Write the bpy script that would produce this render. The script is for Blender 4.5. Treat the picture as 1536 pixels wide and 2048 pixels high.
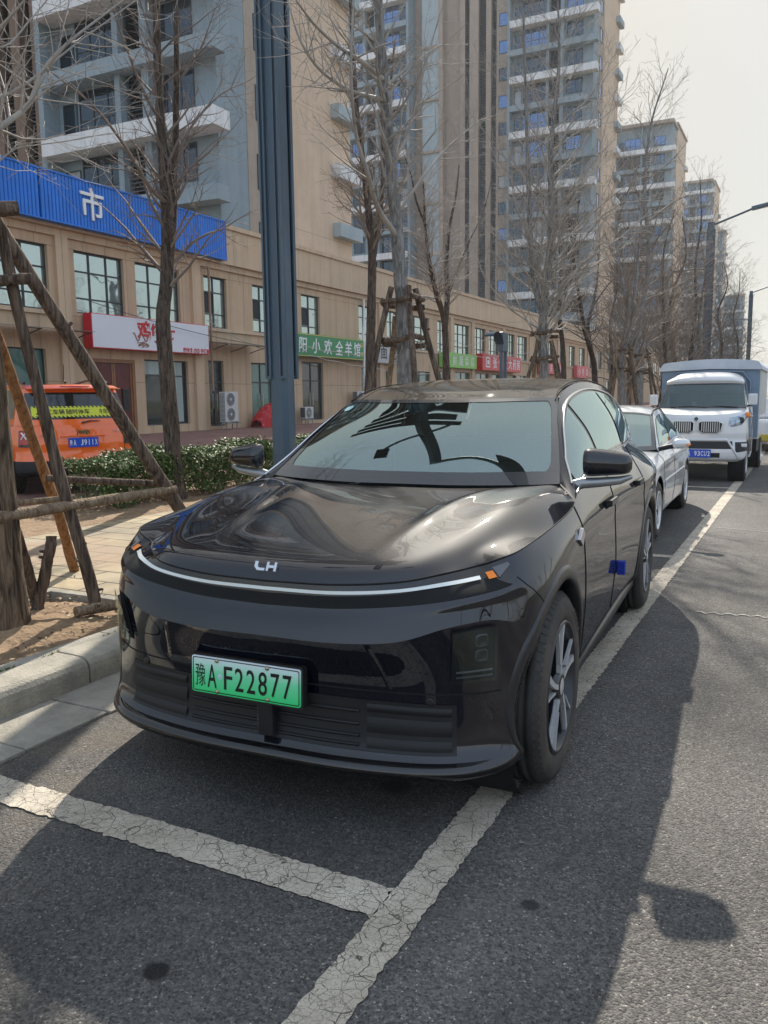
import bpy, bmesh, math, random
from mathutils import Vector, Matrix
PI = math.pi
scene = bpy.context.scene
col = scene.collection
for _o in list(bpy.data.objects): bpy.data.objects.remove(_o)

# ------------------------------------------------------------------ camera
cam_d = bpy.data.cameras.new("camera"); cam = bpy.data.objects.new("camera", cam_d); col.objects.link(cam)
_R = Vector((0.89077554, 0.45428313, -0.01207361)); _U = Vector((-0.05194369, 0.12817503, 0.99039033)); _F = Vector((-0.45146516, 0.88158834, -0.13777233))
cam.matrix_world = Matrix(((_R.x, _U.x, -_F.x, 1.73521911), (_R.y, _U.y, -_F.y, -2.16099986), (_R.z, _U.z, -_F.z, 1.53417074), (0, 0, 0, 1)))
cam_d.sensor_fit = 'VERTICAL'; cam_d.sensor_height = 36.0; cam_d.lens = 36.0 * 1650 / 2048
cam_d.clip_start = 0.05; cam_d.clip_end = 3000
scene.camera = cam

# ------------------------------------------------------------------ light
SUN_EL = math.radians(36.5)
SUN_DIR = Vector((-0.37 * math.cos(SUN_EL), 0.929 * math.cos(SUN_EL), math.sin(SUN_EL))).normalized()   # towards the sun
w = bpy.data.worlds.new("World"); scene.world = w; w.use_nodes = True
nt = w.node_tree; nt.nodes.clear()
sky = nt.nodes.new('ShaderNodeTexSky'); sky.sky_type = 'NISHITA'; sky.sun_disc = False
sky.sun_elevation = SUN_EL; sky.sun_rotation = math.atan2(SUN_DIR.x, SUN_DIR.y)
sky.air_density = 1.0; sky.dust_density = 3.0; sky.ozone_density = 1.5; sky.altitude = 100
gm_ = nt.nodes.new('ShaderNodeGamma'); gm_.inputs['Gamma'].default_value = 0.15      # hazy air evens out the sky
hs = nt.nodes.new('ShaderNodeHueSaturation'); hs.inputs['Saturation'].default_value = 2.4; hs.inputs['Value'].default_value = 3.1
# direction tint added to sky: dimmer sunward, brighter and bluer opposite, lifting shaded facades
tcw = nt.nodes.new('ShaderNodeTexCoord'); dp_ = nt.nodes.new('ShaderNodeVectorMath'); dp_.operation = 'DOT_PRODUCT'; dp_.inputs[1].default_value = (0.74, -0.62, 0.24)
nt.links.new(tcw.outputs['Generated'], dp_.inputs[0])
crw = nt.nodes.new('ShaderNodeValToRGB'); crw.color_ramp.interpolation = 'EASE'
crw.color_ramp.elements[0].position = 0.12; crw.color_ramp.elements[0].color = (0.72, 0.71, 0.66, 1); crw.color_ramp.elements[1].position = 0.80; crw.color_ramp.elements[1].color = (1.34, 1.36, 1.42, 1)
kw = crw.color_ramp.elements.new(0.42); kw.color = (0.78, 0.81, 0.82, 1)
mrw = nt.nodes.new('ShaderNodeMapRange'); mrw.inputs['From Min'].default_value = -1; mrw.inputs['From Max'].default_value = 1; nt.links.new(dp_.outputs['Value'], mrw.inputs[0]); nt.links.new(mrw.outputs[0], crw.inputs[0])
mxw = nt.nodes.new('ShaderNodeMix'); mxw.data_type = 'RGBA'; mxw.blend_type = 'MULTIPLY'; mxw.inputs[0].default_value = 1.0; mxw.clamp_result = False
bg = nt.nodes.new('ShaderNodeBackground'); bg.inputs['Strength'].default_value = 0.12
wo = nt.nodes.new('ShaderNodeOutputWorld')
nt.links.new(sky.outputs[0], gm_.inputs[0]); nt.links.new(gm_.outputs[0], hs.inputs['Color']); nt.links.new(hs.outputs[0], mxw.inputs[6]); nt.links.new(crw.outputs[0], mxw.inputs[7]); nt.links.new(mxw.outputs[2], bg.inputs[0]); nt.links.new(bg.outputs[0], wo.inputs[0])
sd = bpy.data.lights.new("sun", 'SUN'); sd.energy = 3.9; sd.angle = math.radians(0.6); sd.color = (1.0, 0.93, 0.82)
so = bpy.data.objects.new("sun", sd); col.objects.link(so); so.rotation_euler = (-SUN_DIR).to_track_quat('-Z', 'Y').to_euler()
scene.view_settings.view_transform = 'Standard'; scene.view_settings.look = 'None'; scene.view_settings.gamma = 1.0
scene.view_settings.exposure = 0.95

# ------------------------------------------------------------------ mesh helpers
class MB:
    def __init__(s): s.v = []; s.f = []; s.m = []; s.sm = []; s.uv = None
    def add(s, verts, faces, mat=0, smooth=False):
        n = len(s.v); s.v.extend([tuple(p) for p in verts])
        for f in faces: s.f.append(tuple(i + n for i in f)); s.m.append(mat); s.sm.append(smooth)
        return s
    def box(s, x0, x1, y0, y1, z0, z1, mat=0, rot=None, piv=None):
        vs = [(x, y, z) for z in (z0, z1) for y in (y0, y1) for x in (x0, x1)]
        if rot is not None:
            p = Vector(piv if piv else (0, 0, 0)); vs = [p + rot @ (Vector(a) - p) for a in vs]
        return s.add(vs, [(0, 2, 3, 1), (4, 5, 7, 6), (0, 1, 5, 4), (2, 6, 7, 3), (0, 4, 6, 2), (1, 3, 7, 5)], mat)
    def tube(s, pts, rad, n=8, mat=0, caps=True, smooth=True, flat=1.0):
        pts = [Vector(p) for p in pts]
        if not hasattr(rad, '__len__'): rad = [rad] * len(pts)
        rings = []; prev = None
        for i, p in enumerate(pts):
            t = (pts[min(i + 1, len(pts) - 1)] - pts[max(i - 1, 0)])
            t = t.normalized() if t.length > 1e-9 else Vector((0, 0, 1))
            if prev is None:
                a = Vector((0, 0, 1)) if abs(t.z) < 0.9 else Vector((1, 0, 0)); u = t.cross(a).normalized()
            else:
                u = (prev - t * prev.dot(t)); u = u.normalized() if u.length > 1e-6 else t.orthogonal().normalized()
            prev = u; v = t.cross(u)
            rings.append([p + (u * math.cos(2 * PI * k / n) + v * math.sin(2 * PI * k / n) * flat) * rad[i] for k in range(n)])
        vs = [q for r in rings for q in r]; fs = []
        for i in range(len(pts) - 1):
            for k in range(n):
                a = i * n + k; b = i * n + (k + 1) % n; fs.append((a, b, b + n, a + n))
        s.add(vs, fs, mat, smooth)
        if caps:
            m = len(pts) - 1
            s.add(rings[0], [tuple(range(n - 1, -1, -1))], mat); s.add(rings[m], [tuple(range(n))], mat)
        return s
    def lathe(s, prof, n=32, axis='x', c=(0, 0, 0), mat=0, smooth=True, a0=0, a1=2 * PI):
        # prof: (offset along axis, radius)
        vs = []; full = abs(a1 - a0 - 2 * PI) < 1e-6; cnt = n if full else n + 1
        for (h, r) in prof:
            for k in range(cnt):
                a = a0 + (a1 - a0) * k / n; ca, sa = math.cos(a) * r, math.sin(a) * r
                if axis == 'x': vs.append((c[0] + h, c[1] + ca, c[2] + sa))
                elif axis == 'y': vs.append((c[0] + ca, c[1] + h, c[2] + sa))
                else: vs.append((c[0] + ca, c[1] + sa, c[2] + h))
        fs = []
        for i in range(len(prof) - 1):
            for k in range(n):
                a = i * cnt + k; b = i * cnt + (k + 1) % cnt; fs.append((a, b, b + cnt, a + cnt))
        return s.add(vs, fs, mat, smooth)
    def grid(s, P, mat=0, smooth=True, flip=False):
        nu = len(P); nv = len(P[0]); vs = [p for r in P for p in r]; fs = []
        for i in range(nu - 1):
            for j in range(nv - 1):
                q = (i * nv + j, (i + 1) * nv + j, (i + 1) * nv + j + 1, i * nv + j + 1)
                fs.append(q[::-1] if flip else q)
        return s.add(vs, fs, mat, smooth)
    def prism(s, poly, d0, d1, fn, mat=0, smooth=False):
        # poly: 2D outline, fn(a,b,depth)->3D
        n = len(poly); vs = [fn(a, b, d0) for a, b in poly] + [fn(a, b, d1) for a, b in poly]
        fs = [tuple(range(n - 1, -1, -1)), tuple(range(n, 2 * n))] + [(i, (i + 1) % n, n + (i + 1) % n, n + i) for i in range(n)]
        return s.add(vs, fs, mat, smooth)
    def build(s, name, mats, parent=None, bevel=0, seg=2, fixn=True, doubles=False, autosm=None):
        me = bpy.data.meshes.new(name); me.from_pydata(s.v, [], s.f)
        if not isinstance(mats, (list, tuple)): mats = [mats]
        for m in mats: me.materials.append(m)
        me.polygons.foreach_set('material_index', s.m); me.polygons.foreach_set('use_smooth', s.sm)
        if fixn or doubles or bevel:
            bm = bmesh.new(); bm.from_mesh(me)
            if doubles or bevel: bmesh.ops.remove_doubles(bm, verts=bm.verts, dist=1e-5)
            if bevel:
                ed = [e for e in bm.edges if len(e.link_faces) == 2 and e.calc_face_angle(0) > 0.5]
                bmesh.ops.bevel(bm, geom=ed, offset=bevel, segments=seg, profile=0.6, affect='EDGES', clamp_overlap=True)
            if fixn: bmesh.ops.recalc_face_normals(bm, faces=bm.faces)
            bm.to_mesh(me); bm.free()
        o = bpy.data.objects.new(name, me); col.objects.link(o)
        if parent: o.parent = parent
        return o

def tag(o, label=None, cat=None, group=None, kind=None):
    if label: o['label'] = label
    if cat: o['category'] = cat
    if group: o['group'] = group
    if kind: o['kind'] = kind
    return o
def empty(name, loc, rz=0.0, label=None, cat=None, group=None):
    o = bpy.data.objects.new(name, None); o.location = loc; o.rotation_euler = (0, 0, rz); o.empty_display_size = 0.2
    col.objects.link(o); return tag(o, label, cat, group)
def structure(o): o['kind'] = 'structure'; return o
def catmull(P, t):
    # P list of tuples, t in [0, len-1]; centripetal-ish uniform Catmull-Rom with end reflection
    n = len(P); i = min(int(t), n - 2); f = t - i
    p1 = P[i]; p2 = P[i + 1]
    p0 = P[i - 1] if i > 0 else tuple(2 * a - b for a, b in zip(p1, p2))
    p3 = P[i + 2] if i + 2 < n else tuple(2 * b - a for a, b in zip(p1, p2))
    return tuple(0.5 * (2 * b + (c - a) * f + (2 * a - 5 * b + 4 * c - d) * f * f + (3 * b - a - 3 * c + d) * f ** 3) for a, b, c, d in zip(p0, p1, p2, p3))
def lerp(a, b, t): return a + (b - a) * t
def interp(x, xs, ys):
    if x <= xs[0]: return ys[0]
    for i in range(len(xs) - 1):
        if x <= xs[i + 1]: return lerp(ys[i], ys[i + 1], (x - xs[i]) / (xs[i + 1] - xs[i]))
    return ys[-1]
def sinterp(x, xs, ys):
    # smooth (monotone-ish cubic) interpolation
    n = len(xs)
    if x <= xs[0]: return ys[0]
    if x >= xs[-1]: return ys[-1]
    for i in range(n - 1):
        if x <= xs[i + 1]: break
    def sl(k):
        if k == 0: return (ys[1] - ys[0]) / (xs[1] - xs[0])
        if k == n - 1: return (ys[-1] - ys[-2]) / (xs[-1] - xs[-2])
        return (ys[k + 1] - ys[k - 1]) / (xs[k + 1] - xs[k - 1])
    h = xs[i + 1] - xs[i]; t = (x - xs[i]) / h; a, b = sl(i) * h, sl(i + 1) * h
    return ys[i] * (2 * t ** 3 - 3 * t * t + 1) + a * (t ** 3 - 2 * t * t + t) + ys[i + 1] * (-2 * t ** 3 + 3 * t * t) + b * (t ** 3 - t * t)

# ------------------------------------------------------------------ materials
def mat_new(name):
    m = bpy.data.materials.new(name); m.use_nodes = True; n = m.node_tree.nodes; l = m.node_tree.links
    return m, n, l, n['Principled BSDF']
def C4(c): return (c[0], c[1], c[2], 1.0)
def mat(name, c, rough=0.5, metal=0.0, coat=0.0, vary=0.0, vscale=3.0, bump=0.0, bscale=40.0, spec=0.5, c2=None, stain=0.0, trans=0.0, emit=None, estr=1.0, rvary=0.0, streak=0.0):
    m, n, l, p = mat_new(name)
    p.inputs['Base Color'].default_value = C4(c); p.inputs['Roughness'].default_value = rough; p.inputs['Metallic'].default_value = metal
    p.inputs['Coat Weight'].default_value = coat; p.inputs['Specular IOR Level'].default_value = spec; p.inputs['Coat Roughness'].default_value = 0.03
    p.inputs['Transmission Weight'].default_value = trans
    if emit: p.inputs['Emission Color'].default_value = C4(emit); p.inputs['Emission Strength'].default_value = estr
    if vary or c2 or bump or stain or rvary or streak:
        tc = n.new('ShaderNodeTexCoord')
    out = None
    if vary or c2:
        nz = n.new('ShaderNodeTexNoise'); nz.inputs['Scale'].default_value = vscale; nz.inputs['Detail'].default_value = 6; nz.inputs['Roughness'].default_value = 0.65
        l.new(tc.outputs['Object'], nz.inputs['Vector'])
        cr = n.new('ShaderNodeValToRGB'); cr.color_ramp.elements[0].position = 0.32; cr.color_ramp.elements[1].position = 0.68
        b = c2 if c2 else tuple(min(1, x * (1 + vary)) for x in c)
        a = c if c2 else tuple(x * (1 - vary) for x in c)
        cr.color_ramp.elements[0].color = C4(a); cr.color_ramp.elements[1].color = C4(b)
        l.new(nz.outputs['Fac'], cr.inputs[0]); out = cr.outputs[0]
        l.new(out, p.inputs['Base Color'])
    if streak:
        mp = n.new('ShaderNodeMapping'); mp.inputs['Scale'].default_value = (3.0, 3.0, 0.22); l.new(tc.outputs['Object'], mp.inputs[0])
        n3 = n.new('ShaderNodeTexNoise'); n3.inputs['Scale'].default_value = 1.5; n3.inputs['Detail'].default_value = 5; l.new(mp.outputs[0], n3.inputs['Vector'])
        r3 = n.new('ShaderNodeMapRange'); r3.inputs['From Min'].default_value = 0.42; r3.inputs['From Max'].default_value = 0.72; r3.inputs['To Min'].default_value = 1; r3.inputs['To Max'].default_value = 1 - streak
        l.new(n3.outputs['Fac'], r3.inputs[0])
        mx = n.new('ShaderNodeMix'); mx.data_type = 'RGBA'; mx.blend_type = 'MULTIPLY'; mx.inputs[0].default_value = 1
        if out: l.new(out, mx.inputs[6])
        else: mx.inputs[6].default_value = C4(c)
        l.new(r3.outputs[0], mx.inputs[7]); out = mx.outputs[2]; l.new(out, p.inputs['Base Color'])
    if rvary:
        n4 = n.new('ShaderNodeTexNoise'); n4.inputs['Scale'].default_value = vscale * 1.7; n4.inputs['Detail'].default_value = 5; l.new(tc.outputs['Object'], n4.inputs['Vector'])
        r4 = n.new('ShaderNodeMapRange'); r4.inputs['From Min'].default_value = 0.35; r4.inputs['From Max'].default_value = 0.7; r4.inputs['To Min'].default_value = max(0, rough - rvary); r4.inputs['To Max'].default_value = rough + rvary
        l.new(n4.outputs['Fac'], r4.inputs[0]); l.new(r4.outputs[0], p.inputs['Roughness'])
    if bump:
        n2 = n.new('ShaderNodeTexNoise'); n2.inputs['Scale'].default_value = bscale; n2.inputs['Detail'].default_value = 5; l.new(tc.outputs['Object'], n2.inputs['Vector'])
        bp = n.new('ShaderNodeBump'); bp.inputs['Strength'].default_value = bump; bp.inputs['Distance'].default_value = 0.02
        l.new(n2.outputs['Fac'], bp.inputs['Height']); l.new(bp.outputs[0], p.inputs['Normal'])
    return m
def math_node(n, op, a=None, b=None, l=None):
    x = n.new('ShaderNodeMath'); x.operation = op
    for i, q in enumerate((a, b)):
        if q is None: continue
        if hasattr(q, 'is_output'): l.new(q, x.inputs[i])
        else: x.inputs[i].default_value = q
    return x.outputs[0]

def text_mesh(body, size, extrude=0.0, bold=0.0, xs=1.0, shear=0.0, spacing=1.0):
    cu = bpy.data.curves.new('t', 'FONT'); cu.body = body; cu.size = size; cu.extrude = extrude; cu.offset = bold
    cu.align_x = 'CENTER'; cu.align_y = 'CENTER'; cu.shear = shear; cu.space_character = spacing; cu.resolution_u = 3
    o = bpy.data.objects.new('t', cu); col.objects.link(o)
    bpy.context.view_layer.update()
    me = bpy.data.meshes.new_from_object(o.evaluated_get(bpy.context.evaluated_depsgraph_get()))
    bpy.data.objects.remove(o); bpy.data.curves.remove(cu)
    if len(me.vertices):
        # centre exactly
        xs_ = [v.co.x for v in me.vertices]; ys_ = [v.co.y for v in me.vertices]
        cx, cy = (min(xs_) + max(xs_)) / 2, (min(ys_) + max(ys_)) / 2
        for v in me.vertices: v.co.x = (v.co.x - cx) * xs; v.co.y -= cy
    return me
def text_obj(name, body, size, M, material, parent, **kw):
    me = text_mesh(body, size, **kw); me.name = name; me.materials.clear(); me.materials.append(material)
    me.transform(M)
    o = bpy.data.objects.new(name, me); col.objects.link(o)
    if parent: o.parent = parent
    return o
def frame_M(origin, right, up):
    r = Vector(right).normalized(); u = Vector(up).normalized(); n = r.cross(u)
    return Matrix(((r.x, u.x, n.x, origin[0]), (r.y, u.y, n.y, origin[1]), (r.z, u.z, n.z, origin[2]), (0, 0, 0, 1)))
def copy_tree(o, parent=None):
    c = o.copy(); col.objects.link(c)
    if parent: c.parent = parent
    for ch in [x for x in CHILD.get(o.name, [])]: copy_tree(bpy.data.objects[ch], c)
    return c
CHILD = {}
def index_children():
    CHILD.clear()
    for o in bpy.data.objects:
        if o.parent: CHILD.setdefault(o.parent.name, []).append(o.name)
# ------------------------------------------------------------------ street
def asphalt_mat():
    m, n, l, p = mat_new('asphalt')
    tc = n.new('ShaderNodeTexCoord'); ob = tc.outputs['Object']
    vo = n.new('ShaderNodeTexVoronoi'); vo.inputs['Scale'].default_value = 125; l.new(ob, vo.inputs['Vector'])
    vo2 = n.new('ShaderNodeTexVoronoi'); vo2.inputs['Scale'].default_value = 270; l.new(ob, vo2.inputs['Vector'])
    bw = n.new('ShaderNodeSeparateColor'); l.new(vo.outputs['Color'], bw.inputs[0])
    bw2 = n.new('ShaderNodeSeparateColor'); l.new(vo2.outputs['Color'], bw2.inputs[0])
    r = n.new('ShaderNodeValToRGB'); e = r.color_ramp.elements
    e[0].position = 0.0; e[0].color = (0.022, 0.020, 0.018, 1); e[1].position = 1.0; e[1].color = (0.46, 0.42, 0.36, 1)
    for pos, c in ((0.5, (0.078, 0.072, 0.066)), (0.80, (0.110, 0.102, 0.093)), (0.93, (0.17, 0.152, 0.130))):
        k = e.new(pos); k.color = C4(c)
    mx0 = math_node(n, 'ADD', math_node(n, 'MULTIPLY', bw.outputs[0], 0.65, l), math_node(n, 'MULTIPLY', bw2.outputs[1], 0.35, l), l)
    l.new(mx0, r.inputs[0])
    # broad tone change + worn wheel tracks
    nz = n.new('ShaderNodeTexNoise'); nz.inputs['Scale'].default_value = 0.7; nz.inputs['Detail'].default_value = 8; nz.inputs['Roughness'].default_value = 0.62; l.new(ob, nz.inputs['Vector'])
    mr = n.new('ShaderNodeMapRange'); mr.inputs['From Min'].default_value = 0.3; mr.inputs['From Max'].default_value = 0.7; mr.inputs['To Min'].default_value = 0.68; mr.inputs['To Max'].default_value = 1.35; l.new(nz.outputs['Fac'], mr.inputs[0])
    sx = n.new('ShaderNodeSeparateXYZ'); l.new(ob, sx.inputs[0])
    # outside the bay line the driving lane is paler, coarser
    ln = n.new('ShaderNodeMapRange'); ln.inputs['From Min'].default_value = 0.74; ln.inputs['From Max'].default_value = 0.95; ln.inputs['To Min'].default_value = 1.12; ln.inputs['To Max'].default_value = 1.5; l.new(sx.outputs[0], ln.inputs[0])
    mul = math_node(n, 'MULTIPLY', mr.outputs[0], ln.outputs[0], l)
    # dirt next to the gutter
    dn = n.new('ShaderNodeTexNoise'); dn.inputs['Scale'].default_value = 3.0; dn.inputs['Detail'].default_value = 7; l.new(ob, dn.inputs['Vector'])
    dg = n.new('ShaderNodeMapRange'); dg.inputs['From Min'].default_value = -0.2; dg.inputs['From Max'].default_value = -1.3; dg.inputs['To Min'].default_value = 0; dg.inputs['To Max'].default_value = 1; l.new(sx.outputs[0], dg.inputs[0])
    dr = n.new('ShaderNodeMapRange'); dr.inputs['From Min'].default_value = 0.42; dr.inputs['From Max'].default_value = 0.66; dr.inputs['To Max'].default_value = 0.55; l.new(dn.outputs['Fac'], dr.inputs[0])
    dirt = math_node(n, 'MULTIPLY', dg.outputs[0], dr.outputs[0], l)
    pn = n.new('ShaderNodeTexNoise'); pn.inputs['Scale'].default_value = 1.7; pn.inputs['Detail'].default_value = 9; pn.inputs['Roughness'].default_value = 0.72; pn.inputs['Distortion'].default_value = 0.8; l.new(ob, pn.inputs['Vector'])
    pr = n.new('ShaderNodeMapRange'); pr.inputs['From Min'].default_value = 0.56; pr.inputs['From Max'].default_value = 0.74; pr.inputs['To Max'].default_value = 0.38; l.new(pn.outputs['Fac'], pr.inputs[0])
    wn = n.new('ShaderNodeTexWave'); wn.bands_direction = 'X'; wn.inputs['Scale'].default_value = 0.22; wn.inputs['Distortion'].default_value = 3.0; wn.inputs['Detail'].default_value = 4; wn.inputs['Detail Scale'].default_value = 0.6; l.new(ob, wn.inputs['Vector'])
    wr = n.new('ShaderNodeMapRange'); wr.inputs['To Min'].default_value = 0.84; wr.inputs['To Max'].default_value = 1.14; l.new(wn.outputs['Fac'], wr.inputs[0]); mul = math_node(n, 'MULTIPLY', mul, wr.outputs[0], l)
    # stains: (x, y, radius)
    acc = None
    for (sx0, sy0, rad, st) in STAINS:
        cb = n.new('ShaderNodeVectorMath'); cb.operation = 'SUBTRACT'; l.new(ob, cb.inputs[0]); cb.inputs[1].default_value = (sx0, sy0, 0)
        ds = n.new('ShaderNodeVectorMath'); ds.operation = 'LENGTH'; l.new(cb.outputs[0], ds.inputs[0])
        wob = math_node(n, 'MULTIPLY', dn.outputs['Fac'], rad * 1.6, l)
        dd = math_node(n, 'ADD', ds.outputs['Value'], wob, l)
        q = n.new('ShaderNodeMapRange'); q.inputs['From Min'].default_value = rad * 1.9; q.inputs['From Max'].default_value = rad * 1.5; q.inputs['To Min'].default_value = 0; q.inputs['To Max'].default_value = st; l.new(dd, q.inputs[0])
        acc = q.outputs[0] if acc is None else math_node(n, 'MAXIMUM', acc, q.outputs[0], l)
    sm = n.new('ShaderNodeMix'); sm.data_type = 'RGBA'; sm.blend_type = 'MULTIPLY'; sm.inputs[0].default_value = 1; l.new(r.outputs[0], sm.inputs[6])
    l.new(mul, sm.inputs[7])
    sm2 = n.new('ShaderNodeMix'); sm2.data_type = 'RGBA'; l.new(acc, sm2.inputs[0]); l.new(sm.outputs[2], sm2.inputs[6]); sm2.inputs[7].default_value = (0.012, 0.011, 0.010, 1)
    sm3 = n.new('ShaderNodeMix'); sm3.data_type = 'RGBA'; l.new(dirt, sm3.inputs[0]); l.new(sm2.outputs[2], sm3.inputs[6]); sm3.inputs[7].default_value = (0.16, 0.125, 0.085, 1)
    sm4 = n.new('ShaderNodeMix'); sm4.data_type = 'RGBA'; l.new(pr.outputs[0], sm4.inputs[0]); l.new(sm3.outputs[2], sm4.inputs[6]); sm4.inputs[7].default_value = (0.17, 0.16, 0.14, 1); sm3 = sm4
    l.new(sm3.outputs[2], p.inputs['Base Color'])
    rr = n.new('ShaderNodeMapRange'); rr.inputs['To Min'].default_value = 0.82; rr.inputs['To Max'].default_value = 0.6; l.new(acc, rr.inputs[0]); l.new(rr.outputs[0], p.inputs['Roughness'])
    p.inputs['Specular IOR Level'].default_value = 0.35
    hb = math_node(n, 'ADD', math_node(n, 'MULTIPLY', vo.outputs['Distance'], -1.0, l), math_node(n, 'MULTIPLY', vo2.outputs['Distance'], -0.5, l), l)
    bp = n.new('ShaderNodeBump'); bp.inputs['Strength'].default_value = 0.85; bp.inputs['Distance'].default_value = 0.006; l.new(hb, bp.inputs['Height']); l.new(bp.outputs[0], p.inputs['Normal'])
    return m
STAINS = [(0.24, -0.63, 0.035, 0.95), (1.06, 0.1, 0.03, 0.85), (0.35, 0.62, 0.06, 0.6), (1.5, 6.2, 0.12, 0.5), (2.0, 4.4, 0.15, 0.35)]

def paint_mat():
    m, n, l, p = mat_new('cracked_road_paint')
    tc = n.new('ShaderNodeTexCoord'); ob = tc.outputs['Object']
    nz = n.new('ShaderNodeTexNoise'); nz.inputs['Scale'].default_value = 9; nz.inputs['Detail'].default_value = 4; l.new(ob, nz.inputs['Vector'])
    ad = n.new('ShaderNodeMix'); ad.data_type = 'RGBA'; ad.inputs[0].default_value = 0.055; l.new(ob, ad.inputs[6]); l.new(nz.outputs['Color'], ad.inputs[7])
    out = None
    for sc, th in ((26, 0.030), (47, 0.026), (11, 0.020)):
        v = n.new('ShaderNodeTexVoronoi'); v.feature = 'DISTANCE_TO_EDGE'; v.inputs['Scale'].default_value = sc; l.new(ad.outputs[2], v.inputs['Vector'])
        n5 = n.new('ShaderNodeTexNoise'); n5.inputs['Scale'].default_value = 5 + sc * 0.15; l.new(ob, n5.inputs['Vector'])
        t = n.new('ShaderNodeMapRange'); t.inputs['From Min'].default_value = 0.35; t.inputs['From Max'].default_value = 0.65; t.inputs['To Min'].default_value = 0.0015 if sc == 47 else 0.004; t.inputs['To Max'].default_value = th * 1.1; l.new(n5.outputs['Fac'], t.inputs[0])
        d = math_node(n, 'DIVIDE', v.outputs['Distance'], t.outputs[0], l)
        out = d if out is None else math_node(n, 'MINIMUM', out, d, l)
    cl = n.new('ShaderNodeMapRange'); cl.inputs['From Min'].default_value = 0.35; cl.inputs['From Max'].default_value = 1.0; l.new(out, cl.inputs[0])
    # grit showing through
    n6 = n.new('ShaderNodeTexNoise'); n6.inputs['Scale'].default_value = 130; n6.inputs['Detail'].default_value = 3; l.new(ob, n6.inputs['Vector'])
    g = n.new('ShaderNodeMapRange'); g.inputs['From Min'].default_value = 0.30; g.inputs['From Max'].default_value = 0.42; l.new(n6.outputs['Fac'], g.inputs[0])
    n7 = n.new('ShaderNodeTexNoise'); n7.inputs['Scale'].default_value = 2.6; n7.inputs['Detail'].default_value = 8; n7.inputs['Roughness'].default_value = 0.7; l.new(ob, n7.inputs['Vector'])
    cr = n.new('ShaderNodeValToRGB'); cr.color_ramp.elements[0].position = 0.3; cr.color_ramp.elements[1].position = 0.72
    cr.color_ramp.elements[0].color = (0.36, 0.30, 0.225, 1); cr.color_ramp.elements[1].color = (0.64, 0.57, 0.455, 1); l.new(n7.outputs['Fac'], cr.inputs[0])
    fac = math_node(n, 'MULTIPLY', cl.outputs[0], math_node(n, 'MAXIMUM', g.outputs[0], 0.72, l), l)
    mx = n.new('ShaderNodeMix'); mx.data_type = 'RGBA'; l.new(fac, mx.inputs[0]); mx.inputs[6].default_value = (0.085, 0.072, 0.058, 1); l.new(cr.outputs[0], mx.inputs[7])
    l.new(mx.outputs[2], p.inputs['Base Color']); p.inputs['Roughness'].default_value = 0.78
    bp = n.new('ShaderNodeBump'); bp.inputs['Strength'].default_value = 0.6; bp.inputs['Distance'].default_value = 0.004; l.new(fac, bp.inputs['Height']); l.new(bp.outputs[0], p.inputs['Normal'])
    return m

def paving_mat(name, c1, c2, mortar, bw_, bh, msize=0.006, rot=0.0, bump=0.5, blotch=None):
    m, n, l, p = mat_new(name)
    tc = n.new('ShaderNodeTexCoord'); mp = n.new('ShaderNodeMapping'); mp.inputs['Rotation'].default_value = (0, 0, rot); l.new(tc.outputs['Object'], mp.inputs[0])
    br = n.new('ShaderNodeTexBrick'); br.inputs['Scale'].default_value = 1; br.inputs['Brick Width'].default_value = bw_; br.inputs['Row Height'].default_value = bh
    br.inputs['Mortar Size'].default_value = msize; br.inputs['Color1'].default_value = C4(c1); br.inputs['Color2'].default_value = C4(c2); br.inputs['Mortar'].default_value = C4(mortar); br.inputs['Mortar Smooth'].default_value = 0.25
    l.new(mp.outputs[0], br.inputs['Vector'])
    nz = n.new('ShaderNodeTexNoise'); nz.inputs['Scale'].default_value = 1.3; nz.inputs['Detail'].default_value = 9; nz.inputs['Roughness'].default_value = 0.68; l.new(tc.outputs['Object'], nz.inputs['Vector'])
    mr = n.new('ShaderNodeMapRange'); mr.inputs['From Min'].default_value = 0.3; mr.inputs['From Max'].default_value = 0.7; mr.inputs['To Min'].default_value = 0.62; mr.inputs['To Max'].default_value = 1.3; l.new(nz.outputs['Fac'], mr.inputs[0])
    mx = n.new('ShaderNodeMix'); mx.data_type = 'RGBA'; mx.blend_type = 'MULTIPLY'; mx.inputs[0].default_value = 1; l.new(br.outputs['Color'], mx.inputs[6]); l.new(mr.outputs[0], mx.inputs[7])
    out = mx.outputs[2]
    if blotch:
        nb = n.new('ShaderNodeTexNoise'); nb.inputs['Scale'].default_value = 0.55; nb.inputs['Detail'].default_value = 1; l.new(tc.outputs['Object'], nb.inputs['Vector'])
        rb = n.new('ShaderNodeMapRange'); rb.inputs['From Min'].default_value = 0.60; rb.inputs['From Max'].default_value = 0.66; rb.inputs['To Max'].default_value = 0.6; l.new(nb.outputs['Fac'], rb.inputs[0])
        mb = n.new('ShaderNodeMix'); mb.data_type = 'RGBA'; l.new(rb.outputs[0], mb.inputs[0]); l.new(out, mb.inputs[6]); mb.inputs[7].default_value = C4(blotch); out = mb.outputs[2]
    l.new(out, p.inputs['Base Color']); p.inputs['Roughness'].default_value = 0.85
    n2 = n.new('ShaderNodeTexNoise'); n2.inputs['Scale'].default_value = 60; l.new(tc.outputs['Object'], n2.inputs['Vector'])
    h = math_node(n, 'ADD', math_node(n, 'MULTIPLY', br.outputs['Fac'], -1.0, l), math_node(n, 'MULTIPLY', n2.outputs['Fac'], 0.4, l), l)
    bp = n.new('ShaderNodeBump'); bp.inputs['Strength'].default_value = bump; bp.inputs['Distance'].default_value = 0.008; l.new(h, bp.inputs['Height']); l.new(bp.outputs[0], p.inputs['Normal'])
    return m

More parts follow.
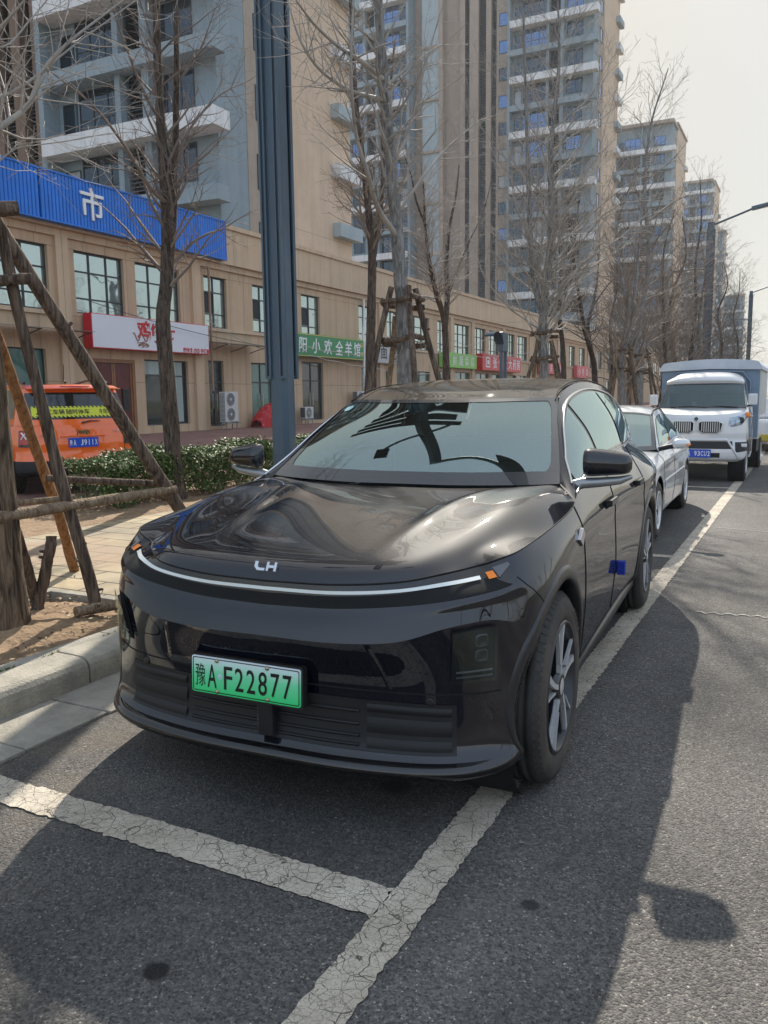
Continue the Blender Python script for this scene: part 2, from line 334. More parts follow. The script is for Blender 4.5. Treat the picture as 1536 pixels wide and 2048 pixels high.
M_ASPH = asphalt_mat(); M_PAINT = paint_mat()
M_CONC = mat('weathered_concrete', (0.30, 0.275, 0.225), 0.9, vary=0.22, vscale=6, bump=0.5, bscale=70, streak=0.0)
M_KERB = mat('kerb_concrete', (0.235, 0.215, 0.175), 0.88, c2=(0.42, 0.38, 0.30), vscale=4.5, bump=0.45, bscale=80)
M_PAVE = paving_mat('yellow_grey_pavers', (0.345, 0.265, 0.150), (0.285, 0.235, 0.155), (0.055, 0.045, 0.032), 0.60, 0.30, 0.012, blotch=(0.29, 0.195, 0.125))
M_BRICK = paving_mat('red_brick_paving', (0.27, 0.125, 0.095), (0.21, 0.105, 0.085), (0.10, 0.07, 0.055), 0.24, 0.12, 0.006)
M_SOIL = mat('dry_brown_soil', (0.155, 0.095, 0.050), 0.95, c2=(0.31, 0.205, 0.115), vscale=9, bump=1.0, bscale=30)
M_GROUND = mat('dusty_ground', (0.19, 0.165, 0.12), 0.95, vary=0.25, vscale=0.4, bump=0.3, bscale=8)

g_ = MB().add([(-600, -300, -0.02), (600, -300, -0.02), (600, 1200, -0.02), (-600, 1200, -0.02)], [(0, 1, 2, 3)]); structure(g_.build('ground', M_GROUND))
r_ = MB().add([(-1.26, -30, 0), (13, -30, 0), (13, 600, 0), (-1.26, 600, 0)], [(0, 1, 2, 3)]); structure(r_.build('road', M_ASPH))

def jag_strip(name, x0, x1, y0, y1, z, seed, along='y', step=0.02, amp=0.0035):
    rn = random.Random(seed); mb = MB(); N = max(2, int((y1 - y0) / step)) if along == 'y' else max(2, int((x1 - x0) / step)); vs = []
    for i in range(N + 1):
        t = i / N; j1 = rn.gauss(0, amp); j2 = rn.gauss(0, amp)
        if along == 'y': vs += [(x0 + j1, lerp(y0, y1, t), z), (x1 + j2, lerp(y0, y1, t), z)]
        else: vs += [(lerp(x0, x1, t), y0 + j1, z), (lerp(x0, x1, t), y1 + j2, z)]
    fs = [(2 * i, 2 * i + 1, 2 * i + 3, 2 * i + 2) for i in range(N)]
    mb.add(vs, fs); return structure(mb.build(name, M_PAINT))
jag_strip('bay_line', 0.656, 0.793, -2.2, 26.0, 0.005, 1)
mt_ = MB(); rn = random.Random(31)
for (xa, ya, xb, yb, wd) in ((0.85, 7.9, 6.0, 7.3, 0.012), (1.1, 3.9, 1.9, 4.0, 0.02)):
    P = []
    for k in range(60):
        t = k / 59; x = lerp(xa, xb, t); y = lerp(ya, yb, t) + 0.02 * math.sin(k * 0.9) + rn.gauss(0, 0.006); w2 = wd * rn.uniform(0.4, 1.0); P.append([(x, y - w2, 0.0045), (x, y + w2, 0.0045)])
    mt_.grid(P)
structure(mt_.build('road_seam', mat('pale_seam_dust', (0.30, 0.285, 0.25), 0.9), fixn=False))
jag_strip('bay_line', 0.656, 0.793, 26.0, 140.0, 0.005, 2, step=0.3)
jag_strip('bay_line', -1.24, 0.655, -0.170, -0.012, 0.005, 3, along='x')
jag_strip('bay_line', -1.24, 0.655, 5.86, 5.99, 0.005, 4, along='x')
jag_strip('bay_line', -1.24, 0.655, 12.2, 12.33, 0.005, 5, along='x')
for k_ in range(4): jag_strip('bay_line', -1.24, 0.655, 19.2 + 6.5 * k_, 19.33 + 6.5 * k_, 0.005, 6 + k_, along='x', step=0.1)

# gutter slabs and kerb stones (ends shared as sheets / solid blocks with joints)
gm = MB(); km = MB(); rn = random.Random(5)
y = -3.0; ends = [-3.5, -3.0, -2.5, -2.0, -1.5, -1.0, -0.5, -0.29, 0.20, 0.69, 1.2, 1.7]
while ends[-1] < 60: ends.append(ends[-1] + 0.5)
for a, b in zip(ends[:-1], ends[1:]):
    dz = rn.uniform(-0.002, 0.002)
    gm.box(-1.675, -1.262 + rn.uniform(-0.012, 0.008), a + 0.006, b - 0.006, -0.02, 0.014 + dz)
kends = [-3.05, -2.05, -1.05, -0.05, 0.95]
while kends[-1] < 60: kends.append(kends[-1] + 1.0)
for a, b in zip(kends[:-1], kends[1:]):
    dx = rn.uniform(-0.006, 0.006)
    prof = [(-1.665, 0.0), (-1.665, 0.085), (-1.670, 0.115), (-1.685, 0.14), (-1.712, 0.153), (-1.75, 0.157), (-1.90, 0.159), (-1.90, 0.0)]
    km.prism([(px + dx, pz) for px, pz in prof], a + 0.007, b - 0.007, lambda p_, q_, d: (p_, d, q_), smooth=False)
structure(gm.build('gutter', M_CONC, bevel=0.006)); ko = structure(km.build('kerb', M_KERB, bevel=0.005))
em = MB()
for k_ in range(-4, 60): em.box(-1.995, -1.903, k_ * 1.0 + 0.35, k_ * 1.0 + 1.343, 0.0, 0.156)
structure(em.build('kerb_edging', M_CONC, bevel=0.004))
# road bed of far side
structure(MB().box(13, 13.3, -30, 600, -0.05, 0.15).build('far_kerb', M_KERB))
structure(MB().add([(13.3, -30, 0.13), (600, -30, 0.13), (600, 600, 0.13), (13.3, 600, 0.13)], [(0, 1, 2, 3)]).build('far_verge', mat('far_verge_grass', (0.10, 0.105, 0.045), 0.9, c2=(0.17, 0.145, 0.07), vscale=0.8)))
# footway with rectangular tree pits cut out
PITS = [1.2, 6.75, 12.5, 18.2, 23.5, 29.2, 35, 41]
X0, X1 = -1.997, -5.35; px0, px1 = -2.0, -3.15
fm = MB(); ylast = -30.0
def sheet(mb, xa, xb, ya, yb, z): mb.add([(xa, ya, z), (xb, ya, z), (xb, yb, z), (xa, yb, z)], [(0, 1, 2, 3)])
for yc in PITS:
    a, b = yc - 0.95, yc + 0.80
    sheet(fm, X1, X0, ylast, a, 0.15); sheet(fm, X1, px1, a, b, 0.15); ylast = b
sheet(fm, X1, X0, ylast, 200, 0.15); structure(fm.build('footway', M_PAVE))
bm_ = MB(); sm_ = MB()
for yc in PITS:
    a, b = yc - 0.95, yc + 0.80
    for (q0, q1, r0, r1) in ((px1, px1 + 0.06, a, b), (px1 + 0.062, px0, b - 0.06, b), (px1 + 0.062, px0, a, a + 0.06)):
        bm_.box(q0, q1, r0, r1, 0.0, 0.172)
    N = 36; rr = random.Random(int(yc * 10)); P = []
    for i in range(N + 1):
        row = []
        for j in range(N + 1):
            x = lerp(px1 + 0.062, px0, i / N); yy = lerp(a + 0.062, b - 0.062, j / N)
            d = math.hypot(x + 2.56, yy - yc); edge = min(i, j, N - i, N - j) / 6.0
            z = 0.115 + 0.05 * math.exp(-(d / 0.35) ** 2) + rr.uniform(-0.007, 0.009) + 0.012 * math.sin(x * 9 + yc) * math.cos(yy * 7) + 0.022 * min(1, edge)
            row.append((x, yy, z))
        P.append(row)
    sm_.grid(P)
structure(bm_.build('pit_edging', M_CONC, bevel=0.004)); structure(sm_.build('soil', M_SOIL))
# soil strip under the hedge
hm = MB(); P = []; rr = random.Random(9)
for i in range(14):
    row = []
    for j in range(300):
        x = lerp(-5.35, -7.05, i / 13); yy = lerp(-6, 40, j / 299)
        row.append((x, yy, 0.150 + (0.0 if i in (0, 13) else 0.02 + rr.uniform(-0.012, 0.012) + 0.015 * math.sin(yy * 2.1 + x * 3))))
    P.append(row)
hm.grid(P); structure(hm.build('soil_strip', M_SOIL))
sp = MB(); sp.box(-7.15, -7.052, -6, 200, 0.0, 0.185); structure(sp.build('plaza_edging', M_CONC))
pm = MB(); sheet(pm, -60, -7.15, -30, 200, 0.155); structure(pm.build('plaza', M_BRICK))
ps = MB(); sheet(ps, -7.05, -5.352, 40, 200, 0.15); sheet(ps, -7.05, -5.352, -30, -6, 0.15); structure(ps.build('footway_strip', M_PAVE))

# leaf litter in the nearest pits, one scattered mass
lm = MB(); rr = random.Random(77)
for _ in range(900):
    x = rr.uniform(-3.05, -2.02); yy = rr.choice([rr.uniform(0.3, 1.92), rr.uniform(0.3, 1.92), rr.uniform(5.9, 7.5)])
    z = 0.157 + rr.uniform(0.0, 0.012); s = rr.uniform(0.006, 0.02); a = rr.uniform(0, 6.3); t = rr.uniform(-0.5, 0.5)
    u = Vector((math.cos(a), math.sin(a), t)) * s; v = Vector((-math.sin(a), math.cos(a), rr.uniform(-0.4, 0.4))) * s * rr.uniform(0.3, 0.8)
    p0 = Vector((x, yy, z)); lm.add([p0 - u, p0 + v, p0 + u, p0 - v], [(0, 1, 2, 3)], rr.choice([0, 0, 1, 2]))
tag(lm.build('leaf_litter', [mat('dry_leaf', (0.32, 0.21, 0.11), 0.8), mat('pale_leaf', (0.45, 0.38, 0.25), 0.8), mat('dark_bark_chip', (0.12, 0.06, 0.03), 0.9)], fixn=False), 'dry leaves and bark chips scattered on the soil of the tree pits', 'leaf litter', kind='stuff')
wm = MB(); rr = random.Random(78)
for _ in range(70):
    yy = rr.choice([0.30, 0.36, 0.62, 0.9, 1.3, 2.3]) + rr.gauss(0, 0.035); x = -1.901 + rr.gauss(0, 0.006)
    for k in range(5):
        a = rr.uniform(0, 6.3); h = rr.uniform(0.008, 0.022); d = Vector((math.cos(a), math.sin(a), 0)); b = Vector((x, yy, 0.155)); q = d.cross(Vector((0, 0, 1))) * 0.0025
        wm.add([b - q, b + q, b + d * h * 0.9 + Vector((0, 0, h))], [(0, 1, 2)])
tag(wm.build('weeds', mat('weed_green', (0.10, 0.15, 0.03), 0.7), fixn=False), 'tiny green weeds growing in the joint behind the kerb', 'weeds', kind='stuff')
# ------------------------------------------------------------------ buildings
FX = -22.67
def stucco(name, c, joint=None, jw=0.012, px=1.05, pz=None, vary=0.10, streak=0.18, axis='y'):
    m, n, l, p = mat_new(name)
    tc = n.new('ShaderNodeTexCoord'); ob = tc.outputs['Object']
    nz = n.new('ShaderNodeTexNoise'); nz.inputs['Scale'].default_value = 0.6; nz.inputs['Detail'].default_value = 9; nz.inputs['Roughness'].default_value = 0.7; l.new(ob, nz.inputs['Vector'])
    mr = n.new('ShaderNodeMapRange'); mr.inputs['From Min'].default_value = 0.3; mr.inputs['From Max'].default_value = 0.7; mr.inputs['To Min'].default_value = 1 - vary; mr.inputs['To Max'].default_value = 1 + vary; l.new(nz.outputs['Fac'], mr.inputs[0])
    mp = n.new('ShaderNodeMapping'); mp.inputs['Scale'].default_value = (2.2, 2.2, 0.12); l.new(ob, mp.inputs[0])
    n3 = n.new('ShaderNodeTexNoise'); n3.inputs['Scale'].default_value = 1.3; n3.inputs['Detail'].default_value = 6; l.new(mp.outputs[0], n3.inputs['Vector'])
    r3 = n.new('ShaderNodeMapRange'); r3.inputs['From Min'].default_value = 0.45; r3.inputs['From Max'].default_value = 0.75; r3.inputs['To Min'].default_value = 1; r3.inputs['To Max'].default_value = 1 - streak; l.new(n3.outputs['Fac'], r3.inputs[0])
    f = math_node(n, 'MULTIPLY', mr.outputs[0], r3.outputs[0], l)
    if joint is not None:
        sx = n.new('ShaderNodeSeparateXYZ'); l.new(ob, sx.inputs[0])
        a = math_node(n, 'PINGPONG', sx.outputs[1 if axis == 'y' else 0], px / 2, l)
        g = math_node(n, 'LESS_THAN', a, jw, l)
        if pz:
            b = math_node(n, 'PINGPONG', math_node(n, 'ADD', sx.outputs[2], pz[1], l), pz[0] / 2, l); g = math_node(n, 'MAXIMUM', g, math_node(n, 'LESS_THAN', b, jw, l), l)
        f = math_node(n, 'MULTIPLY', f, math_node(n, 'SUBTRACT', 1.0, math_node(n, 'MULTIPLY', g, joint, l), l), l)
    mx = n.new('ShaderNodeMix'); mx.data_type = 'RGBA'; mx.blend_type = 'MULTIPLY'; mx.inputs[0].default_value = 1; mx.inputs[6].default_value = C4(c); l.new(f, mx.inputs[7])
    l.new(mx.outputs[2], p.inputs['Base Color']); p.inputs['Roughness'].default_value = 0.85
    n2 = n.new('ShaderNodeTexNoise'); n2.inputs['Scale'].default_value = 35; l.new(ob, n2.inputs['Vector'])
    bp = n.new('ShaderNodeBump'); bp.inputs['Strength'].default_value = 0.25; bp.inputs['Distance'].default_value = 0.01; l.new(n2.outputs['Fac'], bp.inputs['Height']); l.new(bp.outputs[0], p.inputs['Normal'])
    return m
def glassy(name, c, rough=0.04, metal=0.85, wav=0.35, wscale=1.6, vary=None):
    m, n, l, p = mat_new(name)
    p.inputs['Base Color'].default_value = C4(c); p.inputs['Metallic'].default_value = metal; p.inputs['Roughness'].default_value = rough
    tc = n.new('ShaderNodeTexCoord'); nz = n.new('ShaderNodeTexNoise'); nz.inputs['Scale'].default_value = wscale; nz.inputs['Detail'].default_value = 1; l.new(tc.outputs['Object'], nz.inputs['Vector'])
    bp = n.new('ShaderNodeBump'); bp.inputs['Strength'].default_value = wav; bp.inputs['Distance'].default_value = 0.02; l.new(nz.outputs['Fac'], bp.inputs['Height']); l.new(bp.outputs[0], p.inputs['Normal'])
    return m
M_TAN = stucco('tan_stucco', (0.52, 0.37, 0.24), joint=0.45, px=1.1, pz=(2.4, 0.15)); M_TANP = stucco('tan_parapet', (0.56, 0.41, 0.275), joint=0.45, px=1.1)
M_BEIGE = stucco('beige_tower_paint', (0.62, 0.455, 0.325), joint=0.3, px=60, jw=0.02, pz=(6.6, 2.5), streak=0.1)
M_TAUPE = stucco('taupe_tower_paint', (0.37, 0.30, 0.24), streak=0.12); M_BEIGE_SHADE = stucco('shaded_beige_tower_paint', (0.20, 0.135, 0.095), streak=0.12)  # the brown is tower beige with the wing's shade put into its colour
M_GREY = stucco('blue_grey_tower_paint', (0.25, 0.305, 0.335), streak=0.12); M_WHITE = stucco('white_band_paint', (0.72, 0.71, 0.70), streak=0.25, vary=0.06); M_GREYL = stucco('pale_grey_paint', (0.36, 0.42, 0.44), streak=0.15)
M_LBACK = mat('louvre_backing', (0.10, 0.09, 0.08), 0.8)
M_SLAB = stucco('grey_slab_paint', (0.28, 0.335, 0.365), streak=0.15)
M_FRAME = mat('dark_grey_window_frame', (0.035, 0.042, 0.048), 0.45); M_WGL = glassy('reflective_shop_glass', (0.46, 0.54, 0.50), 0.03, 0.8, 0.5, 1.2)
M_BGL = glassy('blue_tower_glass', (0.12, 0.19, 0.33), 0.05, 0.8, 0.5, 1.0); M_DGL = glassy('dark_tower_glass', (0.07, 0.09, 0.11), 0.05, 0.75, 0.6, 1.2)
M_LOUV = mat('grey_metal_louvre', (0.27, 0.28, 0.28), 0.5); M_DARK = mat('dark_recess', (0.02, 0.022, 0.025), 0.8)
M_TEALG = mat('teal_shop_glass', (0.06, 0.15, 0.13), 0.06, coat=0.6); M_SHOPDARK = mat('dark_shop_glass', (0.022, 0.03, 0.03), 0.04, coat=0.5)
M_REDW = mat('maroon_door_leather', (0.10, 0.012, 0.014), 0.3, vary=0.3, vscale=3); M_WOODO = mat('orange_brown_door_wood', (0.24, 0.105, 0.045), 0.5, vary=0.2)

def wall_sheet(mb, x, y0, y1, z0, z1, holes, depth, mat=0, rmat=None):
    ys = sorted(set([y0, y1] + [h[0] for h in holes] + [h[1] for h in holes])); zs = sorted(set([z0, z1] + [h[2] for h in holes] + [h[3] for h in holes]))
    idx = {}; vs = []
    def vid(a, b):
        if (a, b) not in idx: idx[(a, b)] = len(vs); vs.append((x, ys[a], zs[b]))
        return idx[(a, b)]
    fs = []
    for i in range(len(ys) - 1):
        for j in range(len(zs) - 1):
            cy, cz = (ys[i] + ys[i + 1]) / 2, (zs[j] + zs[j + 1]) / 2
            if any(h[0] < cy < h[1] and h[2] < cz < h[3] for h in holes): continue
            fs.append((vid(i, j), vid(i + 1, j), vid(i + 1, j + 1), vid(i, j + 1)))
    mb.add(vs, fs, mat)
    for (a, b, c, d) in holes:
        X = x - depth; q = [(x, a, c), (x, b, c), (x, b, d), (x, a, d), (X, a, c), (X, b, c), (X, b, d), (X, a, d)]
        mb.add(q, [(0, 1, 5, 4), (1, 2, 6, 5), (2, 3, 7, 6), (3, 0, 4, 7)], mat if rmat is None else rmat)
# window facing +x, local origin at lower-left (y0,z0)
def win_x(parent, X, y0, y1, z0, z1, cols, rows, glass=None, fr=0.06, name='window', gname='pane', framemat=None, open_dark=None):
    mb = MB(); g = MB(); W = y1 - y0; H = z1 - z0
    mb.box(0, 0.07, 0, fr, 0, H); mb.box(0, 0.07, W - fr, W, 0, H); mb.box(0, 0.07, fr, W - fr, 0, fr); mb.box(0, 0.07, fr, W - fr, H - fr, H)
    for c in cols: mb.box(0.003, 0.064, W * c - fr * 0.45, W * c + fr * 0.45, fr, H - fr)
    for r in rows: mb.box(0.006, 0.060, fr, W - fr, H * r - fr * 0.45, H * r + fr * 0.45)
    o = mb.build(name, framemat or M_FRAME, parent, fixn=True); o.location = (X, y0, z0)
    g.add([(0.02, fr, fr), (0.02, W - fr, fr), (0.02, W - fr, H - fr), (0.02, fr, H - fr)], [(0, 1, 2, 3)], 0)
    mats = [glass or M_WGL]
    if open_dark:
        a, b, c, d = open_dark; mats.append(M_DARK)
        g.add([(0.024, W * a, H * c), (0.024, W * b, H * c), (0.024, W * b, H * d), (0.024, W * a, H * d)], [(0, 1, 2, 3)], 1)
    p = g.build(gname, mats, o, fixn=False)
    return o

pod = empty('shop_building', (FX, 20, 0), 0, 'long tan two-storey row of shops running along the street below the towers', 'shop building')
UP = [(16.2, 19.45, 'a'), (20.65, 23.14, 'a'), (23.78, 26.42, 'a'), (28.04, 29.68, 'b'), (31.7, 33.3, 'b'), (36.08, 37.98, 'b'), (42.44, 44.2, 'b'), (46.2, 47.9, 'b'), (49.6, 52.9, 'a'), (54.4, 56.2, 'b'), (57.7, 60.8, 'a'), (62.0, 64.6, 'a'), (65.4, 68.0, 'a'), (70.4, 72.3, 'b'), (73.1, 76.1, 'a'), (79, 81, 'b'), (83, 85.2, 'b'), (88, 89.8, 'b'), (91.8, 94.6, 'a'), (96.5, 99.5, 'a'), (102, 104, 'b'), (106.2, 108.6, 'b'), (112, 114.4, 'b')]
DN = [(17.2, 19.1, 0.9, 3.4, 'teal'), (21.25, 23.5, 0.30, 3.15, 'red'), (24.05, 26.75, 0.48, 3.2, 'shop'), (28.15, 29.25, 0.3, 3.3, 'door'), (31.4, 33.3, 0.3, 3.3, 'door2'), (36.0, 38.2, 0.33, 3.5, 'door'), (42.7, 44.8, 0.3, 3.35, 'door'), (46.0, 46.9, 0.9, 3.3, 'teal2'), (50.0, 53.0, 0.6, 3.3, 'teal2'), (54.8, 56.9, 0.4, 3.4, 'teal2'), (57.8, 61.0, 0.4, 3.4, 'teal2'), (62.3, 65.5, 0.4, 3.4, 'teal2'), (66.2, 69.6, 0.4, 3.4, 'door2'), (71, 72.8, 0.4, 3.4, 'teal2'), (73.5, 76, 0.4, 3.4, 'teal2'), (79, 82, 0.4, 3.3, 'teal2'), (83, 86, 0.4, 3.3, 'door2'), (89, 92, 0.4, 3.3, 'teal2'), (94, 97, 0.4, 3.3, 'teal2'), (99, 102, 0.4, 3.3, 'door2'), (104, 107, 0.4, 3.3, 'teal2'), (110, 114, 0.4, 3.3, 'teal2')]
wm_ = MB(); Ye = 119.0
holes = [(a - 0, b, 4.78, 7.05) for a, b, t in UP] + [(a, b, c, d) for a, b, c, d, t in DN]
wall_sheet(wm_, 0, 6 - 20, Ye - 20, 0.0, 7.7, [(a - 20, b - 20, c, d) for a, b, c, d in holes], 0.26)
wm_.box(-16, -0.30, 6 - 20, Ye - 20, 0, 9.1)
wm_.build('wall', M_TAN, pod, fixn=False)
pp = MB(); pp.box(-16.2, 0.32, 5.8 - 20, Ye - 19.8, 7.66, 9.22); pp.box(-16.3, 0.42, 5.7 - 20, Ye - 19.7, 9.22, 9.42); pp.box(-0.1, 0.12, 5.9 - 20, Ye - 19.9, 7.4, 7.655)
pp.build('parapet', M_TANP, pod)
lg = MB()
for (a, b) in ((12, 20.2), (27.7, 41.9), (44.5, 119)): lg.box(0.0, 0.10, a - 20, b - 20, 4.62, 4.76)
for yy in (11.8, 20.0, 27.4, 35.1 - 0.5, 45.2, 56.9, 61.4, 69.0, 76.9, 87.0, 100.6, 110.2): lg.box(0.0, 0.14, yy - 0.28 - 20, yy + 0.28 - 20, 0.15, 7.45) if yy not in (34.6,) else None
lg.build('pilaster_and_ledge', M_TANP, pod)
for i, (a, b, t) in enumerate(UP):
    if t == 'a': win_x(pod, -0.2, a - 20, b - 20, 4.78, 7.05, (0.34, 0.69), (0.25, 0.68) if i else (0.25, 0.66))
    else: win_x(pod, -0.2, a - 20, b - 20, 4.78, 7.05, (0.5,), (0.27, 0.70), open_dark=(0.05, 0.48, 0.29, 0.69) if i in (3, 4, 5) else None)
cm = mat('pale_green_curtain', (0.38, 0.45, 0.42), 0.8, streak=0.3)
for (a, b, c, d, t) in DN:
    if t == 'red':
        r0 = 0.13
        fr = MB(); fr.box(-0.2, -0.02, a - 20, a - 20 + r0, c, d - 0.16); fr.box(-0.2, -0.02, b - 20 - r0, b - 20, c, d - 0.16); fr.box(-0.2, 0.0, a - 20, b - 20, d - 0.155, d); fr.box(-0.2, -0.0, a - 20, b - 20, c - 0.1, c - 0.003)
        fo = fr.build('door_frame', M_WOODO, pod, bevel=0.01)
        mid = (a + b) / 2 - 20
        for (q0, q1) in ((a - 20 + r0 + 0.005, mid - 0.01), (mid + 0.01, b - 20 - r0 - 0.005)):
            dm = MB(); dm.box(-0.14, -0.09, q0, q1, c + 0.02, d - 0.16, 0)
            for e in ((q0, q0 + 0.09), (q1 - 0.09, q1)): dm.box(-0.088, -0.07, e[0], e[1], c + 0.02, d - 0.16, 1)
            do = dm.build('door', [M_REDW, M_WOODO], pod)
            hb = MB(); hb.box(-0.07, -0.03, (mid + 0.12 if q0 > mid else mid - 0.17), (mid + 0.17 if q0 > mid else mid - 0.12), 1.15, 1.5); hb.build('handle', mat('brass_handle', (0.55, 0.38, 0.12), 0.3, 1.0), do)
        bg_ = MB(); bg_.box(-0.088, -0.03, mid + 0.42, mid + 0.78, 1.15, 2.0); bgo = bg_.build('hanging_bag', mat('black_plastic_bag', (0.012, 0.014, 0.014), 0.35, bump=1.0, bscale=9), pod, bevel=0.02)
    elif t == 'shop':
        o = win_x(pod, -0.2, a - 20, b - 20, c, d, (), (0.76,), glass=M_SHOPDARK, fr=0.05)
        cu = MB(); W = b - a; P = []
        for k in range(60):
            yy = W * 0.50 + (W * 0.42) * k / 59; xx = 0.03 + 0.012 * math.sin(k * 1.9); P.append([(xx, yy, 0.1), (xx, yy, d - c - 0.06)])
        cu.grid(P); cu.build('curtain', cm, o, fixn=False)
        gl = MB(); gl.add([(0.035, 0.06, (d - c) * 0.78), (0.035, W * 0.48, (d - c) * 0.78), (0.035, W * 0.48, d - c - 0.06), (0.035, 0.06, d - c - 0.06)], [(0, 1, 2, 3)]); gl.build('frosted_strip', cm, o, fixn=False)
    elif t.startswith('teal'):
        win_x(pod, -0.2, a - 20, b - 20, c, d, (0.5,) if t == 'teal2' else (), () if t == 'teal2' else (0.42,), glass=M_TEALG, fr=0.04)
    else:
        o = win_x(pod, -0.2, a - 20, b - 20, c, d, (0.5,), (0.68,), glass=M_TEALG if t == 'door2' else M_SHOPDARK, fr=0.07, name='door')
        hb = MB(); m_ = (b - a) / 2
        for s in (-0.14, 0.14): hb.tube([(0.09, m_ + s, 0.8), (0.09, m_ + s, 1.5)], 0.018, 6)
        hb.build('handle', mat('steel_handle', (0.5, 0.5, 0.5), 0.3, 1.0), o)
# second podium further on
pod2 = empty('shop_building', (FX, 140, 0), 0, 'farther tan low shop row beyond the end of the near shop row', 'shop building')
m2 = MB(); m2.box(-16, 0, 0, 95, 0, 7.6); m2.build('wall', M_TAN, pod2)
m2 = MB(); m2.box(-16.2, 0.3, -0.2, 95.2, 7.602, 9.3); m2.build('parapet', M_TANP, pod2)
for k in range(14): win_x(pod2, 0.004, 2 + k * 6.6, 5.4 + k * 6.6, 4.7, 7.0, (0.5,), (0.3,))

# ---- things on the shop front
def blocky(name, loc, parent=None): return empty(name, loc)
def run_pipe(label, pts, r, m):
    o = MB().tube(pts, r, 10).build('drainpipe', m); 
    for k in range(1, len(pts)):
        n_ = int((Vector(pts[k]) - Vector(pts[k - 1])).length / 1.6)
        for j in range(n_):
            q = Vector(pts[k - 1]).lerp(Vector(pts[k]), (j + 0.5) / max(1, n_)); MB().tube([q - Vector((0, 0, 0.04)), q + Vector((0, 0, 0.04))], r * 1.25, 10).build('pipe_bracket', m, o)
    tag(o, label, 'drainpipe'); return o
M_PIPEB = mat('tan_pipe', (0.26, 0.18, 0.12), 0.6); M_PIPEW = mat('white_pvc', (0.62, 0.62, 0.60), 0.5)
run_pipe('brown drainpipe beside the double air conditioner, bent at its top', [(FX + 0.25, 27.75, 7.3), (FX + 0.3, 27.95, 7.35), (FX + 0.3, 28.05, 7.2), (FX + 0.3, 28.05, 1.9)], 0.055, M_PIPEB)
run_pipe('white plastic drainpipe with an offset bend at the end of the green sign', [(FX + 0.2, 42.75, 7.4), (FX + 0.2, 42.75, 6.0), (FX + 0.55, 42.0, 5.4), (FX + 0.55, 42.1, 0.2)], 0.075, M_PIPEW)

def sign(label, y0, y1, z0, z1, dep, face, side=None, name='shop_sign'):
    t = empty(name, (FX + 0.12, y0, z0), 0, label, 'sign'); W, H = y1 - y0, z1 - z0
    mb = MB(); mb.box(0, dep, 0, W, 0, H); mb.build('sign_box', side or face, t, bevel=0.01)
    f = MB(); f.box(dep + 0.001, dep + 0.012, 0.03, W - 0.03, 0.03, H - 0.03); f.build('sign_face', face, t)
    return t
def sx(t, y, z, dep): return frame_M((dep + 0.013, y, z), (0, 1, 0), (0, 0, 1))
M_SWHITE = mat('white_sign_panel', (0.66, 0.66, 0.70), 0.35); M_SRED = mat('red_sign_panel', (0.55, 0.02, 0.03), 0.4); M_SGREEN = mat('green_sign_panel', (0.022, 0.22, 0.075), 0.45, vary=0.15); M_SGREY = mat('grey_sign_panel', (0.44, 0.44, 0.44), 0.5); M_LIME = mat('lime_sign_panel', (0.22, 0.50, 0.10), 0.45)
M_TW = mat('white_letters', (0.75, 0.75, 0.75), 0.5); M_TR = mat('red_letters', (0.50, 0.015, 0.02), 0.4); M_TY = mat('yellow_letters', (0.75, 0.48, 0.08), 0.5); M_TK = mat('black_letters', (0.02, 0.02, 0.02), 0.5)
M_BLUE = mat('blue_corrugated_steel', (0.003, 0.155, 0.60), 0.45, vary=0.12, vscale=1.5, streak=0.2)
# blue corrugated fascia
bs = empty('fascia_sign', (FX + 0.33, 10, 7.80), 0, 'long bright blue corrugated fascia board with a white market character', 'sign')
def corr(y0, y1):
    P = []; n = int((y1 - y0) / 0.155)
    for k in range(n):
        a = y0 + (y1 - y0) * k / n; b = (y1 - y0) / n
        for dy, dx in ((0, 0.0), (0.12, 0.035), (0.78, 0.035), (0.90, 0.0)): P.append([(0.26 + dx, a + dy * b, 0.0), (0.26 + dx, a + dy * b, 1.60)])
    P.append([(0.26, y1, 0), (0.26, y1, 1.60)]); return P
for (a, b) in ((0, 8.72), (8.80, 18.95)):
    mb = MB(); mb.grid(corr(a, b), smooth=False); mb.box(0, 0.255, a, b, 0, 1.60); mb.build('corrugated_panel', M_BLUE, bs, fixn=False)
tr = MB(); tr.box(-0.02, 0.33, -0.05, 19.0, 1.603, 1.66); tr.box(-0.02, 0.33, -0.05, 19.0, -0.05, -0.003); tr.box(0, 0.30, 18.955, 18.99, 0, 1.6); tr.build('edge_trim', M_BLUE, bs)
text_obj('letter', '市', 1.20, frame_M((0.34, 11.05, 0.85), (0, 1, 0), (0, 0, 1)), M_TW, bs, extrude=0.03, bold=0.012)
